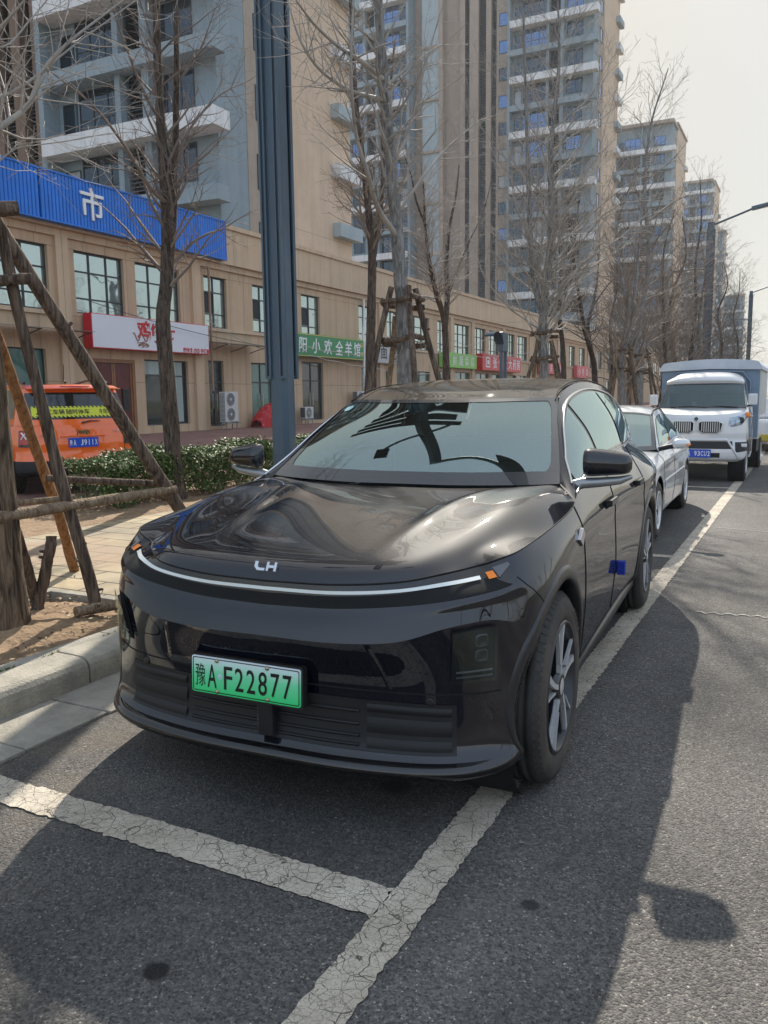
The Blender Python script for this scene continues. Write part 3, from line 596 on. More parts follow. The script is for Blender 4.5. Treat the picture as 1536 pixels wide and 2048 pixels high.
# white and red sign
t = sign('white shop sign with red calligraphy and a red end above the maroon doors', 20.8, 27.58, 3.50, 4.78, 0.42, M_SWHITE, M_SRED)
text_obj('letter', '鸡', 0.78, sx(t, 2.72, 0.80, 0.42), M_TR, t, extrude=0.02, bold=0.02)
text_obj('letter', '依', 0.50, sx(t, 3.38, 0.86, 0.42), M_TR, t, extrude=0.02, bold=0.018)
text_obj('letter', '丁', 0.50, sx(t, 3.88, 0.74, 0.42), M_TR, t, extrude=0.02, bold=0.018)
text_obj('letter', '丁', 0.55, sx(t, 4.28, 0.66, 0.42), M_TR, t, extrude=0.02, bold=0.02)
text_obj('small_lettering', '爆炒鸡 卤肉 手擀面', 0.205, sx(t, 5.90, 0.135, 0.42), M_TR, t, extrude=0.006, bold=0.008)
sw = MB(); pts = [(0.445, 3.30 + 1.15 * k / 14, 0.42 - 0.22 * math.sin(PI * (k / 14) ** 0.9) + 0.18 * (k / 14)) for k in range(15)]; sw.tube(pts, [0.02 + 0.045 * math.sin(PI * k / 14) for k in range(15)], 6, flat=1.0); sw.build('red_swoosh', M_TR, t)
sw = MB(); pts = [(0.445, 2.10 + 0.95 * k / 16, 0.52 + 0.16 * math.sin(k * 0.85 + 1.0)) for k in range(17)]; sw.tube(pts, 0.022, 6); sw.build('wavy_line', mat('brown_line', (0.3, 0.12, 0.08), 0.5), t)
sw = MB(); rr = random.Random(4)
for k in range(60):
    a = rr.uniform(0, 6.28); r = rr.random() ** 0.5; y_, z_ = 2.6 + 0.36 * r * math.cos(a), 0.22 + 0.11 * r * math.sin(a); sw.tube([(0.437, y_, z_), (0.45, y_ + 0.05, z_ + 0.02)], 0.014, 4)
sw.build('dish_emblem', mat('bronze_emblem', (0.28, 0.12, 0.06), 0.5), t)
# green sign
t = sign('dark green restaurant sign with white characters and a yellow pair at its end', 33.6, 42.1, 3.72, 4.93, 0.45, M_SGREEN)
for ch, yy in zip('阳小欢全羊馆', (35.25, 36.55, 37.8, 39.05, 40.1, 41.15)): text_obj('letter', ch, 0.86, sx(t, yy - 33.6, 0.60, 0.45), M_TW, t, extrude=0.012, bold=0.010, shear=0.08)
text_obj('letter', '洛', 0.86, sx(t, 0.6, 0.60, 0.45), M_TW, t, extrude=0.012, bold=0.010)
text_obj('small_lettering', '回', 0.30, sx(t, 8.12, 0.86, 0.45), M_TY, t, extrude=0.008); text_obj('small_lettering', '族', 0.32, sx(t, 8.15, 0.35, 0.45), M_TY, t, extrude=0.008)
bo = MB(); bo.box(0.455, 0.47, 0.02, 8.48, 1.15, 1.18); bo.box(0.455, 0.47, 0.02, 8.48, 0.03, 0.06); bo.build('sign_border', M_TY, t)
t = sign('pale grey noodle shop sign with black characters beside the green sign', 42.35, 47.3, 3.66, 4.88, 0.3, M_SGREY)
for ch, yy in zip('烩面馆', (1.2, 2.55, 3.9)): text_obj('letter', ch, 0.95, sx(t, yy, 0.68, 0.3), M_TK, t, extrude=0.01, bold=0.012)
text_obj('small_lettering', '家常小炒', 0.22, sx(t, 3.9, 0.13, 0.3), M_TK, t, extrude=0.005)
t = sign('lime green greengrocer sign with white characters left of the red sign', 54.4, 61.4, 3.68, 4.78, 0.3, M_LIME)
for ch, yy in zip('果鲜蔬菜店', (0.95, 2.3, 3.6, 4.8, 6.05)): text_obj('letter', ch, 0.82, sx(t, yy, 0.55, 0.3), M_TW, t, extrude=0.01)
t = sign('bright red pharmacy sign with white characters and a square emblem', 61.9, 72.0, 3.62, 4.95, 0.6, M_SRED)
for ch, yy in zip('张仲景大药房', (3.0, 4.35, 5.7, 7.0, 8.2, 9.3)): text_obj('letter', ch, 1.0, sx(t, yy, 0.66, 0.6), M_TW, t, extrude=0.012, bold=0.01)
em = MB(); em.box(0.613, 0.63, 0.75, 1.75, 0.25, 1.08); em.box(0.631, 0.64, 0.9, 1.6, 0.36, 0.97, 1); em.box(0.641, 0.65, 1.05, 1.45, 0.5, 0.84); em.build('emblem', [M_TW, M_SRED], t)
t = sign('faded pink-red shop sign beyond the pharmacy sign, between two tree trunks', 79.5, 88.0, 3.7, 4.9, 0.4, mat('faded_red_panel', (0.60, 0.10, 0.10), 0.5))
for ch, yy in zip('便民超市', (1.4, 3.3, 5.2, 7.0)): text_obj('letter', ch, 0.85, sx(t, yy, 0.6, 0.4), M_TW, t, extrude=0.01)
t = sign('small faded red sign farthest along the shop row', 93.5, 99.5, 3.5, 4.9, 0.4, mat('faded_red_panel_2', (0.58, 0.12, 0.12), 0.5))
for ch, yy in zip('小吃店', (1.2, 3.0, 4.8)): text_obj('letter', ch, 0.9, sx(t, yy, 0.7, 0.4), M_TW, t, extrude=0.01)
t.name = 'shop_sign'

def canopy(label, y0, y1, z, dep=1.1):
    t = empty('awning', (FX + 0.12, y0, z), 0, label, 'awning'); W = y1 - y0
    MB().add([(0, 0, 0.10), (dep, 0, -0.02), (dep, W, -0.02), (0, W, 0.10), (0, 0, 0.12), (dep, 0, 0.0), (dep, W, 0.0), (0, W, 0.12)], [(0, 1, 2, 3), (4, 7, 6, 5), (0, 4, 5, 1), (1, 5, 6, 2), (2, 6, 7, 3), (3, 7, 4, 0)]).build('awning_panel', mat('smoked_polycarbonate', (0.10, 0.11, 0.10), 0.25), t)
    mb = MB()
    for k in range(3):
        y = 0.15 + (W - 0.3) * k / 2; mb.tube([(0.02, y, -0.30), (dep - 0.1, y, -0.05)], 0.02, 6); mb.tube([(0.0, y, 0.07), (dep, y, -0.05)], 0.018, 6)
    mb.build('bracket', M_FRAME, t)
canopy('smoked plastic awning over the glass door by the double air conditioner', 28.0, 31.3, 4.02)
canopy('smoked plastic awning over the teal window at the left edge', 15.6, 20.3, 4.02)

def ac_unit(label, x, y, z, fans=2, w=0.95, h=1.36, stand=0.35):
    t = empty('air_conditioner', (x, y, z), 0, label, 'air conditioner')
    M_AC = bpy.data.materials.get('ac_white') or mat('ac_white', (0.52, 0.52, 0.50), 0.45, vary=0.06, streak=0.15)
    MB().box(-0.34, 0, 0, w, stand, stand + h).build('casing', M_AC, t, bevel=0.015)
    for k in range(fans):
        c = (0.004, w * 0.42, stand + h * ((k + 0.5) / fans)); R = min(w * 0.36, h / fans * 0.42)
        f = MB(); f.lathe([(0.0, R * 1.04), (0.015, R * 1.04), (0.015, R * 0.98), (-0.0, R * 0.97)], 28, 'x', c); 
        for q in range(1, 9):
            rr_ = R * q / 9; f.lathe([(0.012, rr_ - 0.005), (0.016, rr_), (0.012, rr_ + 0.005)], 24, 'x', c)
        for q in range(8):
            a = PI * q / 4; f.tube([(c[0] + 0.013, c[1], c[2]), (c[0] + 0.013, c[1] + math.cos(a) * R, c[2] + math.sin(a) * R)], 0.005, 4)
        fo = f.build('fan_grille', mat('grille_grey_%d' % k, (0.40, 0.40, 0.39), 0.5) if k == 0 else bpy.data.materials['grille_grey_0'], t)
        b = MB(); b.lathe([(0.003, R * 0.96), (0.0035, 0.001)], 24, 'x', c, 0); b.lathe([(0.017, R * 0.22), (0.02, 0.001)], 16, 'x', c, 1); b.build('fan', [M_FRAME, M_AC], fo)
    sidev = MB()
    for q in range(22): sidev.box(-0.32, -0.03, -0.008, -0.002, stand + 0.06 + q * (h - 0.1) / 22, stand + 0.06 + q * (h - 0.1) / 22 + 0.02)
    sidev.build('side_vent', M_FRAME, t)
    s = MB()
    if stand > 0.05:
        for a in (0.08, w - 0.08):
            for b in (-0.30, -0.04): s.box(b - 0.02, b + 0.02, a - 0.02, a + 0.02, 0, stand)
        s.box(-0.42, 0.06, 0.06, 0.10, stand - 0.04, stand - 0.002); s.box(-0.42, 0.06, w - 0.10, w - 0.06, stand - 0.04, stand - 0.002)
        s.box(-0.06, -0.02, -0.25, w + 0.2, stand - 0.085, stand - 0.042)
        s.build('stand', mat('stand_steel', (0.25, 0.26, 0.26), 0.5, 0.5), t)
    return t
ac_unit('double-fan white air conditioner outdoor unit on a steel stand by the glass door', FX + 0.95, 28.05, 0.155)
ac_unit('small single-fan air conditioner unit on blocks at the foot of the lamp post', FX + 0.7, 35.15, 0.155, fans=1, w=0.8, h=0.62, stand=0.30)
ac_unit('single-fan air conditioner unit by the white drainpipe, half hidden by the black car', FX + 0.7, 40.9, 0.155, fans=1, w=0.9, h=0.75, stand=1.0)
# red covered scooter
sc = MB(); P = []; rr = random.Random(3)
for i in range(25):
    u = i / 24; row = []
    for j in range(21):
        v = j / 20; a = PI * v; hgt = interp(u, [0, 0.15, 0.5, 0.8, 1], [0.35, 0.62, 1.0, 1.15, 0.95]); wd = interp(u, [0, 0.2, 0.6, 1], [0.25, 0.42, 0.45, 0.40])
        fold = 1 + 0.10 * math.sin(u * 31) * (1 - math.sin(a)) + 0.05 * math.sin(v * 40 + u * 9)
        row.append((FX + 0.75 + wd * math.cos(a) * fold * (1.25 - 0.25 * math.sin(a)), 30.65 + 1.55 * u + 0.03 * math.sin(v * 17), 0.17 + hgt * math.sin(a) ** 0.55 * (1 + 0.02 * math.sin(u * 23 + v * 7))))
    P.append(row)
sc.grid(P)
M_QUILT = mat('red_quilt', (0.42, 0.012, 0.018), 0.7, bump=0.5, bscale=14)
n_ = M_QUILT.node_tree.nodes; l_ = M_QUILT.node_tree.links; tcx = n_.new('ShaderNodeTexCoord'); vv = n_.new('ShaderNodeTexVoronoi'); vv.inputs['Scale'].default_value = 7; l_.new(tcx.outputs['Object'], vv.inputs['Vector']); rp = n_.new('ShaderNodeValToRGB'); rp.color_ramp.elements[0].position = 0.14; rp.color_ramp.elements[0].color = (0.65, 0.45, 0.3, 1); rp.color_ramp.elements[1].position = 0.17; rp.color_ramp.elements[1].color = (0.42, 0.012, 0.018, 1); l_.new(vv.outputs['Distance'], rp.inputs[0]); l_.new(rp.outputs[0], n_['Principled BSDF'].inputs['Base Color'])
t = empty('covered_scooter', (0, 0, 0), 0, 'scooter under a red patterned quilt in front of the shops', 'scooter'); sc.build('quilt', M_QUILT, t, fixn=False)
MB().lathe([(-0.05, 0.02), (-0.05, 0.20), (-0.03, 0.23), (0.03, 0.23), (0.05, 0.20), (0.05, 0.02)], 20, 'x', (FX + 0.75, 32.1, 0.40)).build('wheel', M_DARK, t)
# slack cables
M_CAB = mat('pale_cable', (0.42, 0.38, 0.32), 0.6); M_CABD = mat('dark_cable', (0.05, 0.05, 0.05), 0.6)
def cable(label, a, b, sag, r, m, wig=0.0):
    a, b = Vector(a), Vector(b); P = []
    for k in range(25):
        t_ = k / 24; p = a.lerp(b, t_); p.z -= sag * 4 * t_ * (1 - t_) - wig * math.sin(k * 2.2); P.append(p)
    tag(MB().tube(P, r, 5).build('cable', m), label, 'cable')
cable('thin dark cable crossing the white shop sign from its upper left', (FX + 0.6, 20.3, 5.25), (FX + 1.0, 35.0, 4.0), 0.35, 0.014, M_CABD)
cable('pale sagging cable below the green sign', (FX + 1.0, 35.2, 3.75), (FX + 0.9, 56.0, 3.2), 0.35, 0.025, M_CAB, 0.04)
cable('pale sagging cable in front of the green sign', (FX + 1.0, 34.2, 4.2), (FX + 1.2, 62.0, 6.1), 0.9, 0.022, M_CAB, 0.04)
cable('pale cable hanging above the awning by the brown drainpipe', (FX + 0.5, 27.6, 5.0), (FX + 0.8, 34.0, 3.6), 0.25, 0.02, M_CAB)
cable('long pale cable along the far shop windows', (FX + 1.0, 52.0, 6.0), (FX + 1.0, 84.0, 5.4), 1.0, 0.022, M_CAB, 0.05)
cable('lower pale cable by the red pharmacy sign', (FX + 1.1, 52.0, 4.4), (FX + 1.1, 80.0, 6.2), 0.4, 0.022, M_CAB, 0.05)

# ------------------------------------------------------------------ towers
def yquad(mb, x0, x1, y, z0, z1, m=0): mb.add([(x0, y, z0), (x1, y, z0), (x1, y, z1), (x0, y, z1)], [(0, 1, 2, 3)], m)
_wcache = {}
_wr = random.Random(8)
M_CURT = mat('pale_curtained_glass', (0.34, 0.36, 0.36), 0.15, coat=0.6, vary=0.2, vscale=1.5)
def win_y(parent, x0, x1, y, z0, z1, cols, glass, key, bars=()):
    q_ = _wr.random(); glass = M_CURT if q_ < 0.10 else (M_DGL if q_ < 0.42 else glass)
    W, H = x1 - x0, z1 - z0; k = (round(W, 2), round(H, 2), tuple(cols), glass.name, tuple(bars))
    if k not in _wcache:
        mb = MB(); f = 0.06
        mb.box(0, W, -0.05, 0, 0, f); mb.box(0, W, -0.05, 0, H - f, H); mb.box(0, f, -0.05, 0, f, H - f); mb.box(W - f, W, -0.05, 0, f, H - f)
        for c in cols: mb.box(W * c - 0.03, W * c + 0.03, -0.045, 0, f, H - f)
        for r in bars: mb.box(f, W - f, -0.042, 0, H * r - 0.025, H * r + 0.025)
        mb.add([(f, -0.01, f), (W - f, -0.01, f), (W - f, -0.01, H - f), (f, -0.01, H - f)], [(0, 1, 2, 3)], 1)
        o = mb.build('window', [M_FRAME, glass], parent); _wcache[k] = o.data
    else:
        o = bpy.data.objects.new('window', _wcache[k]); col.objects.link(o); o.parent = parent
    o.location = (x0, y - 0.003, z0); return o
def tower(label, y0, L, H, zlo, detail=2, core=True, leftbay=True, wingmat=None, group=None, x1=-23.7, zs0=14.35, topz=None):
    t = empty('apartment_tower', (x1, y0, 0), 0, label, 'apartment tower', group)
    Mw = wingmat or M_TAUPE
    nf = int((H - zlo) / 3.3)
    # right bay: x -10.6..0, front at y=0, recess plane at 0.9
    def bay(xo, mir, sideopen):
        def X(a): return xo - a if not mir else xo - 10.6 + a
        w = MB(); xa, xb = sorted((X(10.6), X(0)))
        w.box(xa, xb, 1.0, L if not mir else L * 0.8, 0, H)
        fl = sorted((X(10.6), X(10.25))); w.box(fl[0], fl[1], -0.05, 0.998, 0, H)       # fin
        pr = sorted((X(3.95), X(3.5))); w.box(pr[0], pr[1], 0.3, 0.998, 0, H)
        pr = sorted((X(5.7), X(5.35))); w.box(pr[0], pr[1], 0.3, 0.998, 0, H)
        wo = w.build('wall', M_GREY, t)
        k = -6
        z = zs0 - 3.3 * 8
        i = 0
        while z < H - 2.0:
            if z > zlo - 4:
                white = (i % 2 == 0)
                b = MB(); q = sorted((X(10.245), X(-0.75 if white else -0.70))); zt = z + (0.42 if white else 0.36); zb = z - (0.42 if white else 0.34)
                b.box(q[0], q[1], -0.35 if white else -0.12, 0.9 if white else 0.85, zb, zt)
                b.build('balcony_band', M_WHITE if white else M_SLAB, t)
                zz = z + 0.5
                if zz + 2.3 < H:
                    g1 = sorted((X(8.8), X(5.8))); win_y(t, g1[0], g1[1], 0.995, zz - 0.02, zz + 2.35, (0.33, 0.66), M_DGL if detail > 1 and z < 30 else M_BGL, 0, (0.4,))
                    if detail > 0:
                        g0 = sorted((X(9.95), X(8.95))); win_y(t, g0[0], g0[1], 0.995, zz + 0.05, zz + 1.9, (), M_DGL, 0)
                    g2 = sorted((X(3.3), X(1.3))); win_y(t, g2[0], g2[1], 0.995, zz + 0.45, zz + 2.2, (0.6,), M_BGL if not (detail > 1 and z < 30) else M_DGL, 0)
            z += 3.3; i += 1
        # louvre column
        lv = MB(); q = sorted((X(5.3), X(4.0))); z = max(zlo - 3, 6); stp = 0.2 if detail > 1 else 0.45
        yquad(lv, q[0], q[1], 0.93, z, H - 4, 1)
        while z < H - 4:
            lv.add([(q[0], 0.62, z), (q[1], 0.62, z), (q[1], 0.85, z + stp * 0.62), (q[0], 0.85, z + stp * 0.62)], [(0, 1, 2, 3)]); z += stp
        lv.build('louvre_panel', [M_LOUV, M_DARK], t, fixn=False)
        return wo
    bay(0, False, True)
    # street-side face: grey strip, window slot, beige wall
    s = MB(); s.box(-3.0, 0.06, 6.2, L - 0.06, 0, H + 1.2); s.build('side_wall', M_BEIGE, t)
    s = MB(); s.box(0.0, 0.03, 3.25, 6.15, 0, H - 1); s.build('side_recess', M_TAUPE, t)
    z = zs0 - 3.3 * 8; i = 0
    while z < H - 3:
        if z > zlo - 4:
            o = bpy.data.objects.new('window', _side.data); col.objects.link(o); o.parent = t; o.location = (0.035, 4.0, z + 1.0)
            a = MB(); a.box(0.065, 0.62, L - 2.3, L + 0.35, z - 0.15 - 0.0, z + 0.62); a.build('air_conditioner_ledge', M_WHITE if i % 2 == 0 else M_GREYL, t)
        z += 3.3; i += 1
    if core:
        c = MB(); c.box(-24.3, -10.65, 2.2, L * 0.9, 0, H + 0.5)
        c.box(-12.55, -10.655, 1.45, 2.198, 0, H); c.box(-13.9, -13.2, 1.25, 2.198, 0, H); c.box(-16.2, -14.95, 1.3, 2.198, 0, H); c.box(-17.6, -16.9, 1.5, 2.198, 0, H); c.box(-20.5, -19.9, 1.1, 2.198, 0, H)
        c.build('core_wall', Mw, t)
        for (a, b) in ((-14.93, -13.92), (-16.88, -16.22), (-13.18, -12.57)):
            lv = MB(); z = max(zlo - 3, 6); stp = 0.2 if detail > 1 else 0.42; yquad(lv, a, b, 2.0, z, H - 1, 1)
            while z < H - 1: lv.add([(a, 1.62, z), (b, 1.62, z), (b, 1.84, z + stp * 0.66), (a, 1.84, z + stp * 0.66)], [(0, 1, 2, 3)]); z += stp
            lv.build('louvre_panel', [M_LOUV, M_LBACK], t, fixn=False)
        gp = MB(); gp.box(-22.9, -20.55, 1.2, 2.198, 0, H); gp.build('stair_panel', M_GREYL, t)
        z = zs0 - 3.3 * 8
        while z < H - 3:
            if z > zlo - 4:
                win_y(t, -12.2, -10.9, 1.44, z + 0.8, z + 2.35, (), M_BGL, 0)
                b = MB(); b.box(-23.0, -20.5, 0.95, 1.195, z - 0.15, z + 0.15); 
                if int((z - zs0) / 3.3 + 20.1) % 2 == 0: b.build('stair_ledge', M_TAUPE, t)
            z += 3.3
    if leftbay: bay(-24.3, True, False)
    # roof parapet and cornice
    r = MB(); r.box(-10.75, 0.35, -0.15, 6.0, H + 0.002, H + 0.6); r.box(-3.2, 0.3, 6.05, L + 0.25, H + 1.202, H + 1.6); 
    if core: r.box(-24.5, -10.8, 0.6, L * 0.9, H + 0.502, H + 1.0)
    r.build('roof_parapet', M_TAUPE, t); r = MB(); r.box(-3.05, 0.12, 6.1, L, H - 4.4, H - 4.1); r.build('cornice', M_TAUPE, t)
    return t
_sm = MB(); _sm.box(0, 0.05, 0, 1.3, 0, 0.06); _sm.box(0, 0.05, 0, 1.3, 1.64, 1.7); _sm.box(0, 0.05, 0, 0.06, 0.06, 1.64); _sm.box(0, 0.05, 1.24, 1.3, 0.06, 1.64); _sm.add([(0.01, 0.06, 0.06), (0.01, 1.24, 0.06), (0.01, 1.24, 1.64), (0.01, 0.06, 1.64)], [(0, 1, 2, 3)], 1)
_side = _sm.build('window', [M_FRAME, M_BGL])
TG = 'apartment towers along the street'
tower('nearest grey and beige apartment tower rising behind the blue fascia', 29.87, 13.7, 40, 9, 2, leftbay=False, wingmat=M_BEIGE_SHADE, group=TG)
tower("tallest grey and beige apartment tower, cut off by the top of the photo", 103.8, 15.3, 62, 9, 2, group=TG)
tower('apartment tower right of the tallest one, its flat roof against the sky', 168.0, 19, 52, 12, 1, leftbay=False, group=TG, core=True)
tower('smaller-looking apartment tower second from the right of the row', 237.6, 20, 56.4, 12, 0, core=False, leftbay=False, group=TG)
tower('narrow sliver of a tower behind the second from the right', 271.0, 13, 49.2, 12, 0, core=False, leftbay=False, group=TG)
tower('lowest and farthest pale tower at the end of the street', 366.0, 8, 40, 12, 0, core=False, leftbay=False, group=TG)
bpy.data.objects.remove(_side)
# ------------------------------------------------------------------ black SUV (built in its own frame: x to its left side, y to its rear, nose at y=0.245)
from mathutils.bvhtree import BVHTree
CAR_ROT = 0.05417
def car_paint(name, base, dust, dcol=(0.24, 0.21, 0.17), coat=1.0, metal=0.0, rough=0.25, flake=False, spec=0.5):
    m, n, l, p = mat_new(name)
    p.inputs['Base Color'].default_value = C4(base); p.inputs['Metallic'].default_value = metal; p.inputs['Roughness'].default_value = rough
    p.inputs['Coat Weight'].default_value = coat; p.inputs['Coat Roughness'].default_value = 0.015; p.inputs['Coat IOR'].default_value = 1.68; p.inputs['Specular IOR Level'].default_value = spec
    df = n.new('ShaderNodeBsdfDiffuse'); df.inputs['Color'].default_value = C4(dcol)
    tc = n.new('ShaderNodeTexCoord'); geo = n.new('ShaderNodeNewGeometry'); sp = n.new('ShaderNodeSeparateXYZ'); l.new(geo.outputs['Normal'], sp.inputs[0])
    nz = n.new('ShaderNodeTexNoise'); nz.inputs['Scale'].default_value = 1.9; nz.inputs['Detail'].default_value = 9; nz.inputs['Roughness'].default_value = 0.68; nz.inputs['Distortion'].default_value = 0.6; l.new(tc.outputs['Object'], nz.inputs['Vector'])
    n2 = n.new('ShaderNodeTexNoise'); n2.inputs['Scale'].default_value = 90; n2.inputs['Detail'].default_value = 3; l.new(tc.outputs['Object'], n2.inputs['Vector'])
    # wiped streaks
    mp = n.new('ShaderNodeMapping'); mp.inputs['Scale'].default_value = (1.2, 9.0, 5.0); mp.inputs['Rotation'].default_value = (0, 0, 0.5); l.new(tc.outputs['Object'], mp.inputs[0])
    n3 = n.new('ShaderNodeTexNoise'); n3.inputs['Scale'].default_value = 1.6; n3.inputs['Detail'].default_value = 6; l.new(mp.outputs[0], n3.inputs['Vector'])
    up = n.new('ShaderNodeMapRange'); up.inputs['From Min'].default_value = 0.15; up.inputs['From Max'].default_value = 0.85; up.inputs['To Min'].default_value = 0.03; up.inputs['To Max'].default_value = 1.0; l.new(sp.outputs[2], up.inputs[0])
    a = n.new('ShaderNodeMapRange'); a.inputs['From Min'].default_value = 0.32; a.inputs['From Max'].default_value = 0.70; a.inputs['To Min'].default_value = 0.35; l.new(nz.outputs['Fac'], a.inputs[0])
    s_ = n.new('ShaderNodeMapRange'); s_.inputs['From Min'].default_value = 0.36; s_.inputs['From Max'].default_value = 0.66; s_.inputs['To Min'].default_value = 0.45; l.new(n3.outputs['Fac'], s_.inputs[0])
    g_ = n.new('ShaderNodeMapRange'); g_.inputs['From Min'].default_value = 0.35; g_.inputs['From Max'].default_value = 0.65; g_.inputs['To Min'].default_value = 0.7; l.new(n2.outputs['Fac'], g_.inputs[0])
    f = math_node(n, 'MULTIPLY', math_node(n, 'MULTIPLY', math_node(n, 'MULTIPLY', a.outputs[0], s_.outputs[0], l), math_node(n, 'MULTIPLY', up.outputs[0], g_.outputs[0], l), l), dust, l)
    mx = n.new('ShaderNodeMixShader'); l.new(f, mx.inputs[0]); l.new(p.outputs[0], mx.inputs[1]); l.new(df.outputs[0], mx.inputs[2])
    l.new(mx.outputs[0], n['Material Output'].inputs[0])
    return m
def tinted_glass(name, tint, refl=0.22, rough=0.0, dust=0.03, boost=1.0):
    m = bpy.data.materials.new(name); m.use_nodes = True; n = m.node_tree.nodes; l = m.node_tree.links; n.clear()
    out = n.new('ShaderNodeOutputMaterial'); gl = n.new('ShaderNodeBsdfGlossy'); gl.inputs['Roughness'].default_value = rough; gl.inputs['Color'].default_value = (0.80, 1.0, 0.98, 1)
    tr = n.new('ShaderNodeBsdfTransparent'); tr.inputs['Color'].default_value = C4(tint)
    fr = n.new('ShaderNodeFresnel'); fr.inputs['IOR'].default_value = 1.5
    mr = n.new('ShaderNodeMapRange'); mr.inputs['To Min'].default_value = refl; mr.inputs['To Max'].default_value = 1.0; l.new(fr.outputs[0], mr.inputs[0])
    mx = n.new('ShaderNodeMixShader'); l.new(mr.outputs[0], mx.inputs[0]); l.new(tr.outputs[0], mx.inputs[1]); l.new(gl.outputs[0], mx.inputs[2])
    df = n.new('ShaderNodeBsdfDiffuse'); df.inputs['Color'].default_value = (0.45, 0.42, 0.36, 1); m2 = n.new('ShaderNodeMixShader'); m2.inputs[0].default_value = dust
    l.new(mx.outputs[0], m2.inputs[1]); l.new(df.outputs[0], m2.inputs[2]); l.new(m2.outputs[0], out.inputs[0])
    return m
M_PAINTK = car_paint('black_car_paint', (0.002, 0.003, 0.008), 0.065, rough=0.42, spec=0.012)
M_GLOSSK = car_paint('gloss_black_trim', (0.003, 0.003, 0.004), 0.04, coat=1.0, rough=0.5, spec=0.0)
M_MATTK = mat('matte_black_plastic', (0.008, 0.008, 0.009), 0.55, vary=0.2)
M_SATK = mat('satin_black_cladding', (0.013, 0.013, 0.015), 0.32, coat=0.2, vary=0.3, vscale=6)
M_ROOFG = car_paint('dusty_roof_glass', (0.006, 0.007, 0.009), 0.42, rough=0.5, spec=0.0, dcol=(0.30, 0.255, 0.19))
M_CHROME = mat('satin_chrome', (0.72, 0.72, 0.74), 0.16, 1.0); M_BAR = mat('light_bar_lens', (0.72, 0.75, 0.71), 0.35); M_AMBER = mat('amber_reflector', (0.95, 0.24, 0.01), 0.3, coat=0.3)
M_WSG = tinted_glass('windscreen_glass', (0.62, 0.72, 0.68), 0.34, 0.0, 0.015); M_SIDEG = tinted_glass('side_window_glass', (0.16, 0.18, 0.18), 0.38, 0.0, 0.06); M_PRIVG = tinted_glass('dark_rear_side_glass', (0.03, 0.03, 0.03), 0.30, 0.0, 0.05)
M_FRIT = car_paint('black_glass_frit', (0.012, 0.014, 0.018), 0.16)
M_TYRE = mat('tyre_rubber', (0.020, 0.0195, 0.019), 0.75, c2=(0.042, 0.038, 0.033), vscale=5, bump=0.15, bscale=60); M_TYRED = mat('dusty_tyre_wall', (0.032, 0.028, 0.025), 0.8, c2=(0.085, 0.066, 0.052), vscale=4, bump=0.12, bscale=40)
M_ALLOY = mat('machined_alloy', (0.64, 0.64, 0.64), 0.40, 0.6, vary=0.12, vscale=8); M_RIMK = mat('black_alloy', (0.012, 0.013, 0.015), 0.25, coat=0.5); M_DISC = mat('brake_disc', (0.16, 0.15, 0.14), 0.4, 0.8)
M_WELL = mat('wheel_well_black', (0.006, 0.006, 0.006), 0.9)
M_SEAT = mat('pale_seat_leather', (0.34, 0.33, 0.31), 0.5); M_DASH = mat('dark_dashboard', (0.03, 0.032, 0.035), 0.5)

suv = empty('parked_suv', (0, 0, 0), CAR_ROT, 'glossy black family SUV with a full-width light bar and green number plate, parked in front', 'car')
B = [(0, .245), (.28, .250), (.52, .280), (.70, .325), (.84, .405), (.925, .500), (.962, .640), (.974, .95), (.966, 1.40), (.958, 1.80), (.955, 2.3), (.956, 2.9), (.966, 3.35), (.984, 3.85), (.964, 4.35), (.90, 4.75), (.72, 4.98), (.40, 5.07), (0, 5.10)]
NST = len(B)
def nrm2(i):
    a = B[max(i - 1, 0)]; b = B[min(i + 1, NST - 1)]
    if i == 0: return (0, -1)
    if i == NST - 1: return (0, 1)
    dx, dy = b[0] - a[0], b[1] - a[1]; L = math.hypot(dx, dy); return (dy / L, -dx / L)
# per rail: z by station, inset by station
_Z = {
 0: [.178, .178, .178, .180, .186, .195, .205, .215, .225, .23, .23, .23, .23, .23, .24, .27, .30, .32, .32],
 1: [.222, .222, .224, .230, .240, .255, .27, .285, .29, .29, .29, .29, .29, .29, .30, .33, .36, .38, .38],
 2: [.300, .300, .302, .308, .318, .33, .35, .38, .40, .40, .40, .40, .40, .40, .40, .42, .44, .46, .46],
 3: [.505, .505, .506, .510, .515, .53, .55, .58, .60, .60, .60, .60, .60, .60, .60, .60, .60, .60, .60],
 4: [.683, .683, .700, .752, .765, .745, .74, .74, .745, .75, .75, .75, .75, .75, .76, .76, .76, .76, .76],
 5: [.732, .735, .756, .796, .812, .822, .835, .845, .845, .85, .85, .86, .86, .87, .88, .88, .88, .88, .88],
 6: [.783, .791, .814, .838, .856, .874, .902, .932, .945, .95, .955, .965, .97, .98, .99, .98, .97, .97, .97],
 7: [.870, .876, .893, .915, .928, .948, .976, 1.003, 1.036, 1.128, 1.172, 1.184, 1.186, 1.186, 1.180, 1.17, 1.14, 1.12, 1.11]}
